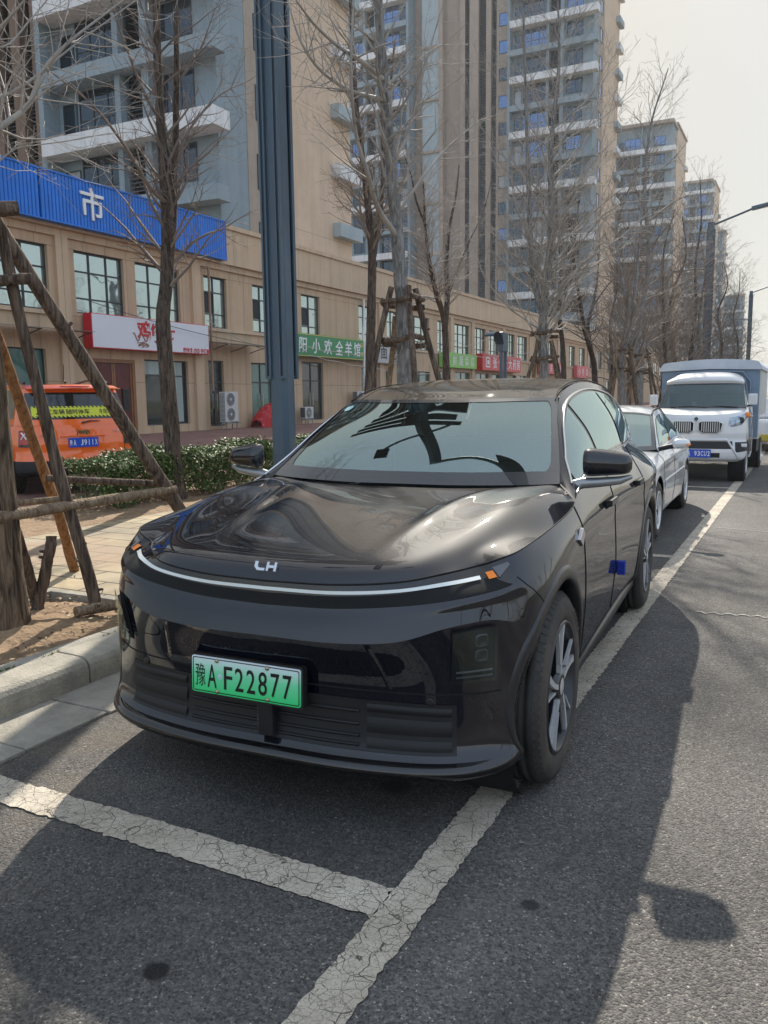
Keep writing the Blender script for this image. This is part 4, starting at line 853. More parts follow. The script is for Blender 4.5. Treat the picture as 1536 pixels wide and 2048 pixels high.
_I = {
 0: [.055, .055, .055, .055, .06, .07, .085, .10, .11, .11, .11, .11, .11, .10, .11, .12, .12, .12, .12],
 1: [-.012, -.012, -.012, -.010, -.004, .012, .025, .03, .04, .04, .04, .04, .04, .03, .04, .04, .04, .04, .04],
 2: [.052, .052, .050, .044, .034, .022, .012, .010, .018, .02, .02, .02, .018, .01, .01, .02, .02, .02, .02],
 3: [.052, .052, .050, .046, .044, .026, .002, .0, .003, .003, .003, .003, .002, .0, .0, .0, .0, .0, .0],
 4: [-.026, -.026, -.022, .002, .036, .040, .014, .0, .004, .006, .006, .006, .004, .0, .0, .0, .0, .0, .0],
 5: [-.006, -.006, -.003, .016, .048, .056, .022, .008, .010, .012, .012, .012, .010, .006, .006, .006, .01, .01, .01],
 6: [.028, .028, .022, .032, .058, .062, .050, .032, .022, .020, .020, .020, .020, .018, .02, .02, .03, .04, .04],
 7: [.045, .047, .065, .135, .180, .150, .098, .080, .064, .088, .094, .100, .122, .175, .210, .200, .17, .13, .12]}
def rail_pt(r, i):
    nx, ny = nrm2(i); q = _I[r][i]; return (B[i][0] - nx * q, B[i][1] - ny * q, _Z[r][i])
NET = [[rail_pt(r, i) for r in range(8)] for i in range(NST)]
def shell(s, t):
    # sharp crease along rail 4 at the front: split the t spline there, blended out along the flank
    full = [catmull([NET[i][r] for i in range(NST)], s) for r in range(8)]
    sm = catmull(full, t)
    if s < 6.5:
        a = catmull(full[:5], t) if t <= 4 else catmull(full[4:], t - 4)
        k = 1.0 if s < 4.6 else max(0, (6.5 - s) / 1.9); sm = tuple(lerp(u, v, k) for u, v in zip(sm, a))
    if s < 1e-6 or s > NST - 1 - 1e-6: sm = (0.0, sm[1], sm[2])
    return sm
def shell_n(s, t, e=0.02):
    e2 = 0.03
    a = Vector(shell(min(s + e, NST - 1), t)) - Vector(shell(max(s - e, 0), t)) if s > e else Vector((1, 0, 0))
    t0, t1 = max(t - e2, 0), min(t + e2, 7)
    if s < 5 and abs(t - 4) < e2:
        if t <= 4: t1 = 4 - 1e-4
        else: t0 = 4 + 1e-4
        if abs(t - 4) < 1e-6: t0, t1 = 4 - e2, 4 - 1e-4
    b = Vector(shell(s, t1)) - Vector(shell(s, t0))
    nn = a.cross(b); return nn.normalized() if nn.length > 0 else Vector((0, -1, 0))
WR = 0.435; WC = ((0.93, 0.385), (3.85, 0.385))
def arch_snap(p):
    # returns (point, inside) for wheel openings
    for (cy, cz) in WC:
        d = math.hypot(p[1] - cy, p[2] - cz)
        if p[0] > 0.55 and d < WR: return True
    return False
def shell_part(name, s0, s1, t0, t1, m, parent, ds=0.05, dt=0.1, off=0.0, mirror=True, cut=True, sides=(1, -1), crease=True, gap=0.0):
    ns = max(2, int(round((s1 - s0) / ds))); ntt = max(2, int(round((t1 - t0) / dt)))
    S = [s0 + (s1 - s0) * i / ns for i in range(ns + 1)]; T = [t0 + (t1 - t0) * j / ntt for j in range(ntt + 1)]
    if crease and t0 < 4 < t1 and s0 < 5: T = sorted(set([x for x in T if abs(x - 4) > 0.04] + [4 - 0.012, 4.0, 4 + 0.012]))
    V = []; N = []; ins = []
    for s in S:
        for t in T:
            p = Vector(shell(s, t)); nn = shell_n(s, t)
            if off: p = p + nn * off
            V.append(p); N.append(nn); ins.append(arch_snap(p) if cut else False)
    nT = len(T); F = []
    for i in range(len(S) - 1):
        for j in range(nT - 1):
            q = (i * nT + j, (i + 1) * nT + j, (i + 1) * nT + j + 1, i * nT + j + 1)
            c = sum(ins[k] for k in q)
            if c == 4: continue
            F.append(q)
    if cut:
        used = set(k for f in F for k in f)
        for k in used:
            if ins[k]:
                p = V[k]; cy, cz = min(WC, key=lambda w: math.hypot(p.y - w[0], p.z - w[1])); d = Vector((p.y - cy, p.z - cz)); 
                if d.length < 1e-6: d = Vector((0, 1))
                d.normalize(); V[k] = Vector((p.x, cy + d.x * WR, cz + d.y * WR))
    objs = []
    for sgn in sides:
        vs = [(p.x * sgn, p.y, p.z) for p in V]; fs = [f if sgn > 0 else f[::-1] for f in F]
        me = bpy.data.meshes.new(name); me.from_pydata(vs, [], fs); me.materials.append(m)
        me.polygons.foreach_set('use_smooth', [True] * len(fs)); me.update()
        me.normals_split_custom_set_from_vertices([(q.x * sgn, q.y, q.z) for q in N])
        o = bpy.data.objects.new(name, me); col.objects.link(o); o.parent = parent; objs.append(o)
    return objs
def join_meshes(objs, name):
    # merge halves of a centre panel into one mesh (vertex normals kept)
    vs = []; fs = []; ns = []
    for o in objs:
        b = len(vs); me = o.data; vs += [tuple(v.co) for v in me.vertices]
        cn = {}
        for li, lo in enumerate(me.loops): cn[lo.vertex_index] = tuple(me.corner_normals[li].vector)
        ns += [cn.get(k, (0, 0, 1)) for k in range(len(me.vertices))]; fs += [tuple(k + b for k in p.vertices) for p in me.polygons]
    me = bpy.data.meshes.new(name); me.from_pydata(vs, [], fs); me.materials.append(objs[0].data.materials[0]); me.polygons.foreach_set('use_smooth', [True] * len(fs)); me.update()
    me.normals_split_custom_set_from_vertices(ns)
    par = objs[0].parent; nm = [o for o in objs]
    for o in nm: bpy.data.objects.remove(o)
    o = bpy.data.objects.new(name, me); col.objects.link(o); o.parent = par; return o

# station positions of door gaps
def s_at_y(y):
    for i in range(6, NST - 1):
        if B[i][1] <= y <= B[i + 1][1]: return i + (y - B[i][1]) / (B[i + 1][1] - B[i][1])
SD1, SD2, SD3 = s_at_y(1.44), s_at_y(2.42), s_at_y(3.55)
b1 = shell_part('body', 0, 5.45, 0, 6.0, M_PAINTK, suv, ds=0.045, dt=0.075)
b2 = shell_part('body', 5.45, SD1, 0, 7, M_PAINTK, suv, ds=0.03, dt=0.05)
b3 = shell_part('body', SD3, NST - 1, 0, 7, M_PAINTK, suv, ds=0.04, dt=0.06)
b4 = shell_part('body', SD1, SD3, 0, 1.55, M_PAINTK, suv, ds=0.05, dt=0.08)
body = join_meshes(b1 + b2 + b3 + b4, 'body')
for (a, b_) in ((SD1, SD2), (SD2, SD3)):
    ds_ = shell_part('door', a, b_, 1.55, 7, M_PAINTK, suv, ds=0.04, dt=0.06)
    for k, (d_, sg) in enumerate(zip(ds_, (1, -1))):
        # shut line: thin dark seam following the leading edge and bottom
        mb = MB()
        for ss in (a,) + ((b_,) if b_ == SD3 else ()):
            pts = []
            for j in range(40):
                tt = 1.55 + (6.97 - 1.55) * j / 39; p = Vector(shell(ss, tt)) + shell_n(ss, tt) * 0.0004
                if cut_in(p) if False else arch_snap(p): continue
                pts.append((p.x * sg, p.y, p.z))
            mb.tube(pts, 0.0032, 5)
        pts = []
        for j in range(30):
            ss = lerp(a, b_, j / 29); p = Vector(shell(ss, 1.55)) + shell_n(ss, 1.55) * 0.0004
            if not arch_snap(p): pts.append((p.x * sg, p.y, p.z))
        mb.tube(pts, 0.0032, 5); mb.build('shut_line', M_WELL, d_)
        hy = 2.26 if a == SD1 else 3.36
        hz = 0.972
        hp = None
        for st in [x * 0.01 for x in range(int(SD1 * 100), int(SD3 * 100))]:
            if abs(shell(st, 6.1)[1] - hy) < 0.02: hp = st; break
        p0 = shell(hp, 6.08)
        hb = MB(); hb.box(p0[0] - 0.01, p0[0] + 0.012, hy - 0.13, hy + 0.11, hz - 0.032, hz + 0.012); hb.box(p0[0] + 0.012, p0[0] + 0.036, hy - 0.12, hy + 0.09, hz - 0.020, hz + 0.012, 1); hb.box(p0[0] + 0.0, p0[0] + 0.014, hy + 0.075, hy + 0.09, hz - 0.02, hz + 0.010, 1)
        hb.v = [(v[0] * sg, v[1], v[2]) for v in hb.v]
        hb.build('handle', [M_WELL, M_SATK], d_, bevel=0.004)
def cut_in(p): return False

# ---- hood
HN = [
 [NET[0][7], NET[1][7], NET[2][7], NET[3][7], NET[4][7], NET[5][7]],
 [(0, .365, .932), (.28, .37, .935), (.50, .41, .943), (.635, .555, .962), (.725, .645, .970), tuple(catmull([NET[i][7] for i in range(NST)], 5.85))],
 [(0, .60, .985), (.28, .60, .990), (.48, .63, 1.000), (.66, .75, 1.015), (.785, .82, 1.008), tuple(catmull([NET[i][7] for i in range(NST)], 6.62))],
 [(0, 1.0, 1.045), (.28, 1.0, 1.050), (.47, 1.0, 1.068), (.67, 1.03, 1.085), (.81, 1.07, 1.062), tuple(catmull([NET[i][7] for i in range(NST)], 7.35))],
 [(0, 1.32, 1.072), (.28, 1.32, 1.077), (.49, 1.33, 1.095), (.66, 1.36, 1.122), (.80, 1.40, 1.100), tuple(catmull([NET[i][7] for i in range(NST)], 7.9))],
 [(0, 1.575, 1.088), (.28, 1.585, 1.088), (.52, 1.61, 1.094), (.68, 1.64, 1.104), (.785, 1.66, 1.106), tuple(catmull([NET[i][7] for i in range(NST)], 8.25))]]
def net2(NT, u, v):
    row = [catmull(r, u) for r in NT]; return catmull(row, v)
def surf(name, fn, nu, nv, m, parent, sides=(1, -1), off=0.0, merge=True, flip=False, umin=0, umax=1, vmin=0, vmax=1):
    objs = []
    for sg in sides:
        V = []; N = []
        for i in range(nu + 1):
            for j in range(nv + 1):
                u = umin + (umax - umin) * i / nu; v = vmin + (vmax - vmin) * j / nv; e = 0.004
                p = Vector(fn(u, v)); a = Vector(fn(min(u + e, 1), v)) - (Vector(fn(u - e, v)) if u - e > 0 else (Vector(fn(0, v)))); b = Vector(fn(u, min(v + e, 1))) - Vector(fn(u, max(v - e, 0)))
                if u < 1e-6: a = Vector((1, 0, 0)); 
                nn = a.cross(b)
                if flip: nn = -nn
                nn = nn.normalized() if nn.length > 1e-12 else Vector((0, 0, 1))
                p = p + nn * off; V.append((p.x * sg, p.y, p.z)); N.append((nn.x * sg, nn.y, nn.z))
        F = []
        for i in range(nu):
            for j in range(nv):
                q = (i * (nv + 1) + j, (i + 1) * (nv + 1) + j, (i + 1) * (nv + 1) + j + 1, i * (nv + 1) + j + 1); F.append(q if (sg > 0) != flip else q[::-1])
        me = bpy.data.meshes.new(name); me.from_pydata(V, [], F); me.materials.append(m); me.polygons.foreach_set('use_smooth', [True] * len(F)); me.update(); me.normals_split_custom_set_from_vertices(N)
        o = bpy.data.objects.new(name, me); col.objects.link(o); o.parent = parent; objs.append(o)
    return join_meshes(objs, name) if merge and len(objs) == 2 else objs[0] if len(objs) == 1 else objs
def hood_fn(u, v):
    p = net2(HN, u * 5, v * 5); xr = interp(p[1], [.40, 1.0, 1.6], [.36, .43, .56]); k = max(0, min(1, (p[1] - .36) / .3)) * (1 - .2 * max(0, p[1] - 1.3)); d = p[0] - xr
    return (p[0], p[1], p[2] + k * (0.010 * math.exp(-(d / .045) ** 2) - 0.010 * math.exp(-((d - .13) / .08) ** 2)))
import numpy as np
def fair(fn, nu, nv, its, post=None):
    P = np.array([[fn(i / nu, j / nv) for j in range(nv + 1)] for i in range(nu + 1)], float)
    def lap(A):
        # A padded by mirror across x=0 on the u side
        M = A[1:2].copy(); M[..., 0] *= -1; Q = np.concatenate([M, A], 0); L = np.zeros_like(A)
        L[:-1, 1:-1] = (Q[:-2, 1:-1] + Q[2:, 1:-1] + A[:-1, :-2] + A[:-1, 2:]) / 4 - A[:-1, 1:-1]; return L
    for _ in range(its):
        L2 = lap(lap(P)); P[:-1, 1:-1] -= 0.45 * L2[:-1, 1:-1]; P[0, :, 0] = 0
    if post: P = post(P)
    return P
def arr_surf(name, P, m, parent, off=0.0):
    nu, nv = P.shape[0] - 1, P.shape[1] - 1; M = P[1:2].copy(); M[..., 0] *= -1; Q = np.concatenate([M, P], 0)
    du = np.zeros_like(P); du[:-1] = Q[2:] - Q[:-2]; du[-1] = P[-1] - P[-2]; dv = np.gradient(P, axis=1); N = np.cross(du, dv); N /= np.linalg.norm(N, axis=-1, keepdims=True) + 1e-12
    P = P + N * off; vs = []; ns = []; fs = []
    for sg in (1, -1):
        b = len(vs)
        for i in range(nu + 1):
            for j in range(nv + 1): vs.append((P[i, j, 0] * sg, P[i, j, 1], P[i, j, 2])); ns.append((N[i, j, 0] * sg, N[i, j, 1], N[i, j, 2]))
        for i in range(nu):
            for j in range(nv):
                q = (b + i * (nv + 1) + j, b + (i + 1) * (nv + 1) + j, b + (i + 1) * (nv + 1) + j + 1, b + i * (nv + 1) + j + 1); fs.append(q if sg > 0 else q[::-1])
    me = bpy.data.meshes.new(name); me.from_pydata(vs, [], fs); me.materials.append(m); me.polygons.foreach_set('use_smooth', [True] * len(fs)); me.update(); me.normals_split_custom_set_from_vertices(ns)
    o = bpy.data.objects.new(name, me); col.objects.link(o); o.parent = parent; return o
def ridges(P):
    x, y = P[..., 0], P[..., 1]; xr = np.interp(y, [.40, 1.0, 1.6], [.36, .44, .56]); k = np.clip((y - .42) / .5, 0, 1) * np.clip((1.62 - y) / .35, 0.0, 1); d = x - xr
    P[..., 2] += k * (0.009 * np.exp(-(d / .040) ** 2) - 0.010 * np.exp(-((d - .15) / .10) ** 2)); return P
hood = arr_surf('hood', fair(lambda u, v: net2(HN, u * 5, v * 5), 84, 72, 2600, ridges), M_PAINTK, suv)
# shut line between hood and fender, and along the lip
for sg in (1, -1):
    mb = MB(); pts = []
    for k in range(50):
        p = net2(HN, 5, 5 * (0.02 + 0.84 * k / 49)); pts.append((p[0] * sg, p[1], p[2] + 0.0005))
    mb.tube(pts, 0.003, 5); mb.build('shut_line', M_WELL, hood)
# fender wedge between the hood shut line end and the pillar foot
BEAM = None
# ---- windscreen
WS = [[(0, 1.575, 1.096), (.30, 1.585, 1.096), (.60, 1.625, 1.102), (.79, 1.665, 1.110)],
      [(0, 1.86, 1.318), (.28, 1.868, 1.319), (.545, 1.93, 1.326), (.715, 2.00, 1.322)],
      [(0, 2.17, 1.512), (.27, 2.19, 1.513), (.49, 2.255, 1.516), (.625, 2.345, 1.516)]]
wsf = lambda u, v: net2(WS, u * 3, v * 2)
_wp = fair(lambda u, v: net2(WS, u * 3, v * 2), 36, 30, 3000)
def wsf(u, v):
    a = min(max(u, 0), 1) * 36; b = min(max(v, 0), 1) * 30; i = min(int(a), 35); j = min(int(b), 29); f, g = a - i, b - j
    p = (_wp[i, j] * (1 - f) * (1 - g) + _wp[i + 1, j] * f * (1 - g) + _wp[i, j + 1] * (1 - f) * g + _wp[i + 1, j + 1] * f * g); return tuple(float(q) for q in p)
ws = arr_surf('windscreen', _wp, M_WSG, suv, off=0.004)
def frit(name, u0, u1, v0, v1): return surf(name, wsf, 36, 15, M_FRIT, ws, off=0.0068, umin=u0, umax=u1, vmin=v0, vmax=v1, merge=(u0 == 0))
frit('frit_band', 0, 1.0, 0.0, 0.125); frit('frit_band', 0, 1.0, 0.955, 1.0)
for o_ in frit('frit_band', 0.915, 1.0, 0.126, 0.954): pass
# rounded inner corners of the frit
for sg in (1, -1):
    for (uc, vc, du, dv) in ((0.915, 0.126, -1, 1), (0.915, 0.954, -1, -1)):
        V = []; r_u, r_v = 0.055, 0.11; P0 = Vector(wsf(uc, vc)); pts = [(uc, vc)] + [(uc + du * r_u * (1 - math.cos(a)), vc + dv * r_v * (1 - math.sin(a))) for a in [PI / 2 * k / 8 for k in range(9)]]
        # triangle-fan corner
        vs = []
        for (u, v) in pts:
            e = 0.004; p = Vector(wsf(u, v)); nn = (Vector(wsf(min(1, u + e), v)) - Vector(wsf(u - e, v))).cross(Vector(wsf(u, v + e)) - Vector(wsf(u, v - e))).normalized(); p += nn * 0.0068; vs.append((p.x * sg, p.y, p.z))
        MB().add(vs, [(0, k, k + 1) for k in range(1, 9)], 0, True).build('frit_corner', M_FRIT, ws)
# ---- roof
TOPL = [(.795, 1.655, 1.110), (.72, 1.98, 1.325), (.628, 2.34, 1.514), (.612, 2.62, 1.578), (.605, 3.0, 1.608), (.612, 3.4, 1.614), (.616, 3.9, 1.588), (.612, 4.3, 1.540), (.600, 4.62, 1.478)]
RF = [[(0, 2.17, 1.512), (.27, 2.19, 1.513), (.49, 2.255, 1.515), (.628, 2.34, 1.514)],
      [(0, 2.46, 1.588), (.27, 2.47, 1.588), (.48, 2.54, 1.586), (.612, 2.62, 1.578)],
      [(0, 2.95, 1.640), (.27, 2.95, 1.638), (.47, 2.97, 1.630), (.605, 3.0, 1.608)],
      [(0, 3.4, 1.652), (.27, 3.4, 1.650), (.46, 3.4, 1.640), (.612, 3.4, 1.614)],
      [(0, 3.9, 1.632), (.27, 3.9, 1.630), (.47, 3.9, 1.618), (.616, 3.9, 1.588)],
      [(0, 4.3, 1.585), (.26, 4.3, 1.583), (.46, 4.3, 1.570), (.612, 4.3, 1.540)],
      [(0, 4.68, 1.520), (.25, 4.68, 1.518), (.45, 4.66, 1.506), (.600, 4.62, 1.478)]]
roof = surf('roof', lambda u, v: net2(RF, u * 3, v * 6), 30, 60, M_ROOFG, suv)
# tailgate
TG_ = [[(0, 4.68, 1.515), (.25, 4.68, 1.513), (.45, 4.66, 1.50), (.600, 4.62, 1.474)],
       [(0, 4.84, 1.33), (.28, 4.83, 1.33), (.50, 4.79, 1.33), (.67, 4.71, 1.32)],
       [(0, 4.985, 1.12), (.35, 4.96, 1.125), (.60, 4.85, 1.155), (.735, 4.66, 1.172)]]
tg = surf('tailgate', lambda u, v: net2(TG_, u * 3, v * 2), 20, 16, M_PAINTK, suv, flip=False)
# ---- greenhouse side: base line to roof line
R7c = lambda y: tuple(catmull([NET[i][7] for i in range(NST)], s_at_y(y)))
GB = [R7c(1.50), R7c(1.80), R7c(2.10), R7c(2.45), R7c(2.9), R7c(3.4), R7c(3.9), R7c(4.3), (.735, 4.66, 1.172)]
GT = [TOPL[0], (.735, 1.90, 1.275), (.665, 2.18, 1.440), (.622, 2.46, 1.545), (.606, 2.95, 1.606), TOPL[5], TOPL[6], TOPL[7], TOPL[8]]
GM = [tuple(0.5 * (a + b) for a, b in zip(p, q)) for p, q in zip(GB, GT)]
GM = [(p[0] + k, p[1], p[2]) for p, k in zip(GM, (.0, .012, .024, .030, .034, .034, .032, .026, .01))]
GN = [GB, GM, GT]
gfn = lambda u, v: net2(GN, u * 8, v * 2)     # u along, v up
ghs = surf('pillar_frame', gfn, 90, 16, M_PAINTK, suv, merge=True)
# roof rail strip on the cant rail
for sg in (1, -1):
    pts = [(catmull(TOPL, 1.9 + 5.9 * k / 40)) for k in range(41)]
    MB().tube([(p[0] * sg * 0.985, p[1], p[2] + 0.012) for p in pts], 0.004, 6).build('roof_seam', M_WELL, roof)
# side windows: outlines in (u,v) of the greenhouse
def side_glass(name, ulist, m, sg, parent, off=0.004, vlo=0.06, vhi=None):
    # ulist: (u, vlow, vhigh) columns
    V = []; cols_ = []
    nv = 10
    for (u, a, b) in ulist:
        for j in range(nv + 1):
            v = lerp(a, b, j / nv); e = 0.004; p = Vector(gfn(u, v)); nn = (Vector(gfn(min(1, u + e), v)) - Vector(gfn(u - e, v))).cross(Vector(gfn(u, min(1, v + e))) - Vector(gfn(u, max(0, v - e)))).normalized()
            if nn.x < 0: nn = -nn
            p += nn * off; V.append((p.x * sg, p.y, p.z))
    F = []
    for i in range(len(ulist) - 1):
        for j in range(nv):
            q = (i * (nv + 1) + j, (i + 1) * (nv + 1) + j, (i + 1) * (nv + 1) + j + 1, i * (nv + 1) + j + 1); F.append(q if sg > 0 else q[::-1])
    mb = MB(); mb.add(V, F, 0, True); return mb.build(name, m, parent, fixn=False)
def vtop(u):   # upper edge of the daylight opening
    return interp(u, [0.02, 0.10, 0.20, 0.30, 0.45, 0.60, 0.75, 0.86, 0.925, 0.95], [0.30, 0.80, 0.875, 0.885, 0.885, 0.88, 0.86, 0.80, 0.62, 0.35])
def vbot(u): return interp(u, [0.02, 0.08, 0.2, 0.8, 0.95], [0.08, 0.05, 0.045, 0.06, 0.25])
def cols_(u0, u1, n, ins=0.0): return [(lerp(u0, u1, k / n), vbot(lerp(u0, u1, k / n)) + ins, vtop(lerp(u0, u1, k / n)) - ins) for k in range(n + 1)]
for sg in (1, -1):
    side_glass('window_surround', cols_(0.045, 0.95, 40), M_GLOSSK, sg, ghs, off=0.002)
    side_glass('side_window', cols_(0.075, 0.330, 20, 0.03), M_SIDEG, sg, ghs, off=0.006)
    side_glass('side_window', cols_(0.355, 0.590, 16, 0.03), M_SIDEG, sg, ghs, off=0.006)
    side_glass('quarter_window', cols_(0.612, 0.885, 14, 0.03), M_SIDEG, sg, ghs, off=0.006)
    pts = []
    for k in range(60):
        u = lerp(0.04, 0.955, k / 59); p = Vector(gfn(u, min(1, vtop(u) + 0.012))); pts.append((p.x * sg + 0.006 * sg, p.y, p.z + 0.002))
    low = []
    for k in range(60):
        u = lerp(0.955, 0.04, k / 59); p = Vector(gfn(u, max(0, vbot(u) - 0.012))); low.append(((p.x + 0.006) * sg, p.y, p.z))
    MB().tube(pts + low, 0.0062, 6).build('chrome_surround', M_CHROME, ghs)

# ---- front details, placed in the shell's own (s,t) space
def patch_st(name, s0, s1, tf0, tf1, m, parent, off, ns=60, nt_=4, sides=(1, -1), merge=True):
    # tf0/tf1: functions of s giving the t limits
    objs = []
    for sg in sides:
        V = []; N = []
        for i in range(ns + 1):
            s = lerp(s0, s1, i / ns)
            for j in range(nt_ + 1):
                t = lerp(tf0(s), tf1(s), j / nt_); nn = shell_n(s, t); p = Vector(shell(s, t)) + nn * off; V.append((p.x * sg, p.y, p.z)); N.append((nn.x * sg, nn.y, nn.z))
        F = []
        for i in range(ns):
            for j in range(nt_):
                q = (i * (nt_ + 1) + j, (i + 1) * (nt_ + 1) + j, (i + 1) * (nt_ + 1) + j + 1, i * (nt_ + 1) + j + 1); F.append(q if sg > 0 else q[::-1])
        me = bpy.data.meshes.new(name); me.from_pydata(V, [], F); me.materials.append(m); me.polygons.foreach_set('use_smooth', [True] * len(F)); me.update(); me.normals_split_custom_set_from_vertices(N)
        o = bpy.data.objects.new(name, me); col.objects.link(o); o.parent = parent; objs.append(o)
    return join_meshes(objs, name) if (merge and len(objs) == 2) else objs
lb = shell_part('light_bar', 0, 5.45, 6.0, 7.0, M_GLOSSK, suv, ds=0.05, dt=0.1); lb = join_meshes(lb, 'light_bar')
mb_rec = patch_st('bar_recess', 0, 5.0, lambda s: 6.02, lambda s: 6.02 + 0.52 * (1 if s < 4.4 else max(0.1, (5.02 - s) / 0.62)), M_WELL, lb, 0.0012)
patch_st('light_strip', 0, 3.95, lambda s: 6.64 - .03 * s, lambda s: 6.775 - .033 * s, M_BAR, lb, 0.004)
for sg_ in (1, -1):
    patch_st('amber_marker', 4.22, 4.60, lambda s: 6.46, lambda s: 6.70, M_AMBER, lb, 0.004, ns=6, sides=(sg_,), merge=False)
    patch_st('lens_tip', 4.68, 5.40, lambda s: 6.42 + 0.36 * (s - 4.68), lambda s: 6.80, mat('smoked_lens_%d' % (sg_ + 1), (0.09, 0.09, 0.095), 0.15, coat=0.8), lb, 0.003, ns=8, sides=(sg_,), merge=False)
# hood/lip shut line
pts = []
for k in range(-60, 61):
    s = abs(k) / 60 * 5.45; p = shell(s, 7.0); pts.append((math.copysign(p[0], k) if k else 0, p[1] - 0.001, p[2] + 0.0))
MB().tube(pts, 0.004, 5).build('shut_line', M_WELL, lb)
# seam across the bumper below the upper panel
pts = []
for k in range(-50, 51):
    s = abs(k) / 50 * 4.35; p = Vector(shell(s, 2.95)) + shell_n(s, 2.95) * 0.0004; pts.append((math.copysign(p.x, k) if k else 0, p.y, p.z))
MB().tube(pts, 0.003, 5).build('bumper_seam', M_WELL, body)
pts = [];
for sg_ in (1, -1):
    pts = []
    for k in range(24):
        s = lerp(5.35, 6.15, k / 23); t = lerp(6.2, 4.35, k / 23); p = Vector(shell(s, t)) + shell_n(s, t) * 0.0003; pts.append((p.x * sg_, p.y, p.z))
    MB().tube(pts, 0.0022, 5).build('fender_seam', M_WELL, body)
# lower grille: matte insert with slats, post and side blanks
gr = patch_st('lower_grille', 0, 3.2, lambda s: 1.75, lambda s: 2.78, M_MATTK, suv, 0.002, ns=50, nt_=8)
gm = MB()
for q in range(4):
    t = 1.92 + q * 0.22; P = []
    for k in range(-24, 25):
        s = abs(k) / 24 * 1.36; p = Vector(shell(s, t)) + shell_n(s, t) * 0.004; P.append((math.copysign(p.x, k) if k else 0, p.y, p.z))
    gm.tube(P, 0.0065, 6)
gm.build('grille_slats', M_MATTK, gr)
gm = MB(); gm.box(-0.035, 0.035, 0.255, 0.30, 0.285, 0.47); gm.build('grille_post', M_SATK, gr, bevel=0.008)
for sg_ in (1, -1):
    gm = MB()
    for (s0, s1, t0_, t1_) in ((1.48, 3.1, 1.85, 2.12), (1.48, 3.1, 2.22, 2.50), (1.48, 3.1, 2.58, 2.72)):
        P = []
        for i in range(13):
            s = lerp(s0, s1, i / 12); row = []
            for j in range(5):
                t = lerp(t0_, t1_, j / 4); p = Vector(shell(s, t)) + shell_n(s, t) * (0.004 + 0.005 * math.sin(PI * j / 4)); row.append((p.x * sg_, p.y, p.z))
            P.append(row)
        gm.grid(P, flip=sg_ < 0)
    gm.build('grille_blank', M_MATTK, gr, fixn=False)
for sg_ in (1, -1):
    s, t = 2.62, 2.83; p = Vector(shell(s, t)) + shell_n(s, t) * 0.002
    MB().lathe([(0.004, 0.012), (-0.004, 0.014), (-0.004, 0.008), (-0.0035, 0.001)], 16, 'y', (p.x * sg_, p.y, p.z)).build('parking_sensor', M_SATK, body)
# splitter lip
for m_ in (0,):
    P = []
    for k in range(-60, 61):
        s = abs(k) / 60 * 4.9; row = []
        for (t, o_) in ((0.35, 0.0), (0.75, 0.010), (1.05, 0.020), (1.30, 0.012), (1.5, 0.0)):
            f = 1.0 if s < 3.2 else max(0.0, 1 - (s - 3.2) / 1.6); p = Vector(shell(s, t)) + shell_n(s, t) * (o_ * f * 1.2 + 0.001); row.append((math.copysign(p.x, k) if k else 0.0, p.y, p.z))
        P.append(row)
    MB().grid(P).build('splitter', M_GLOSSK, suv, fixn=False)
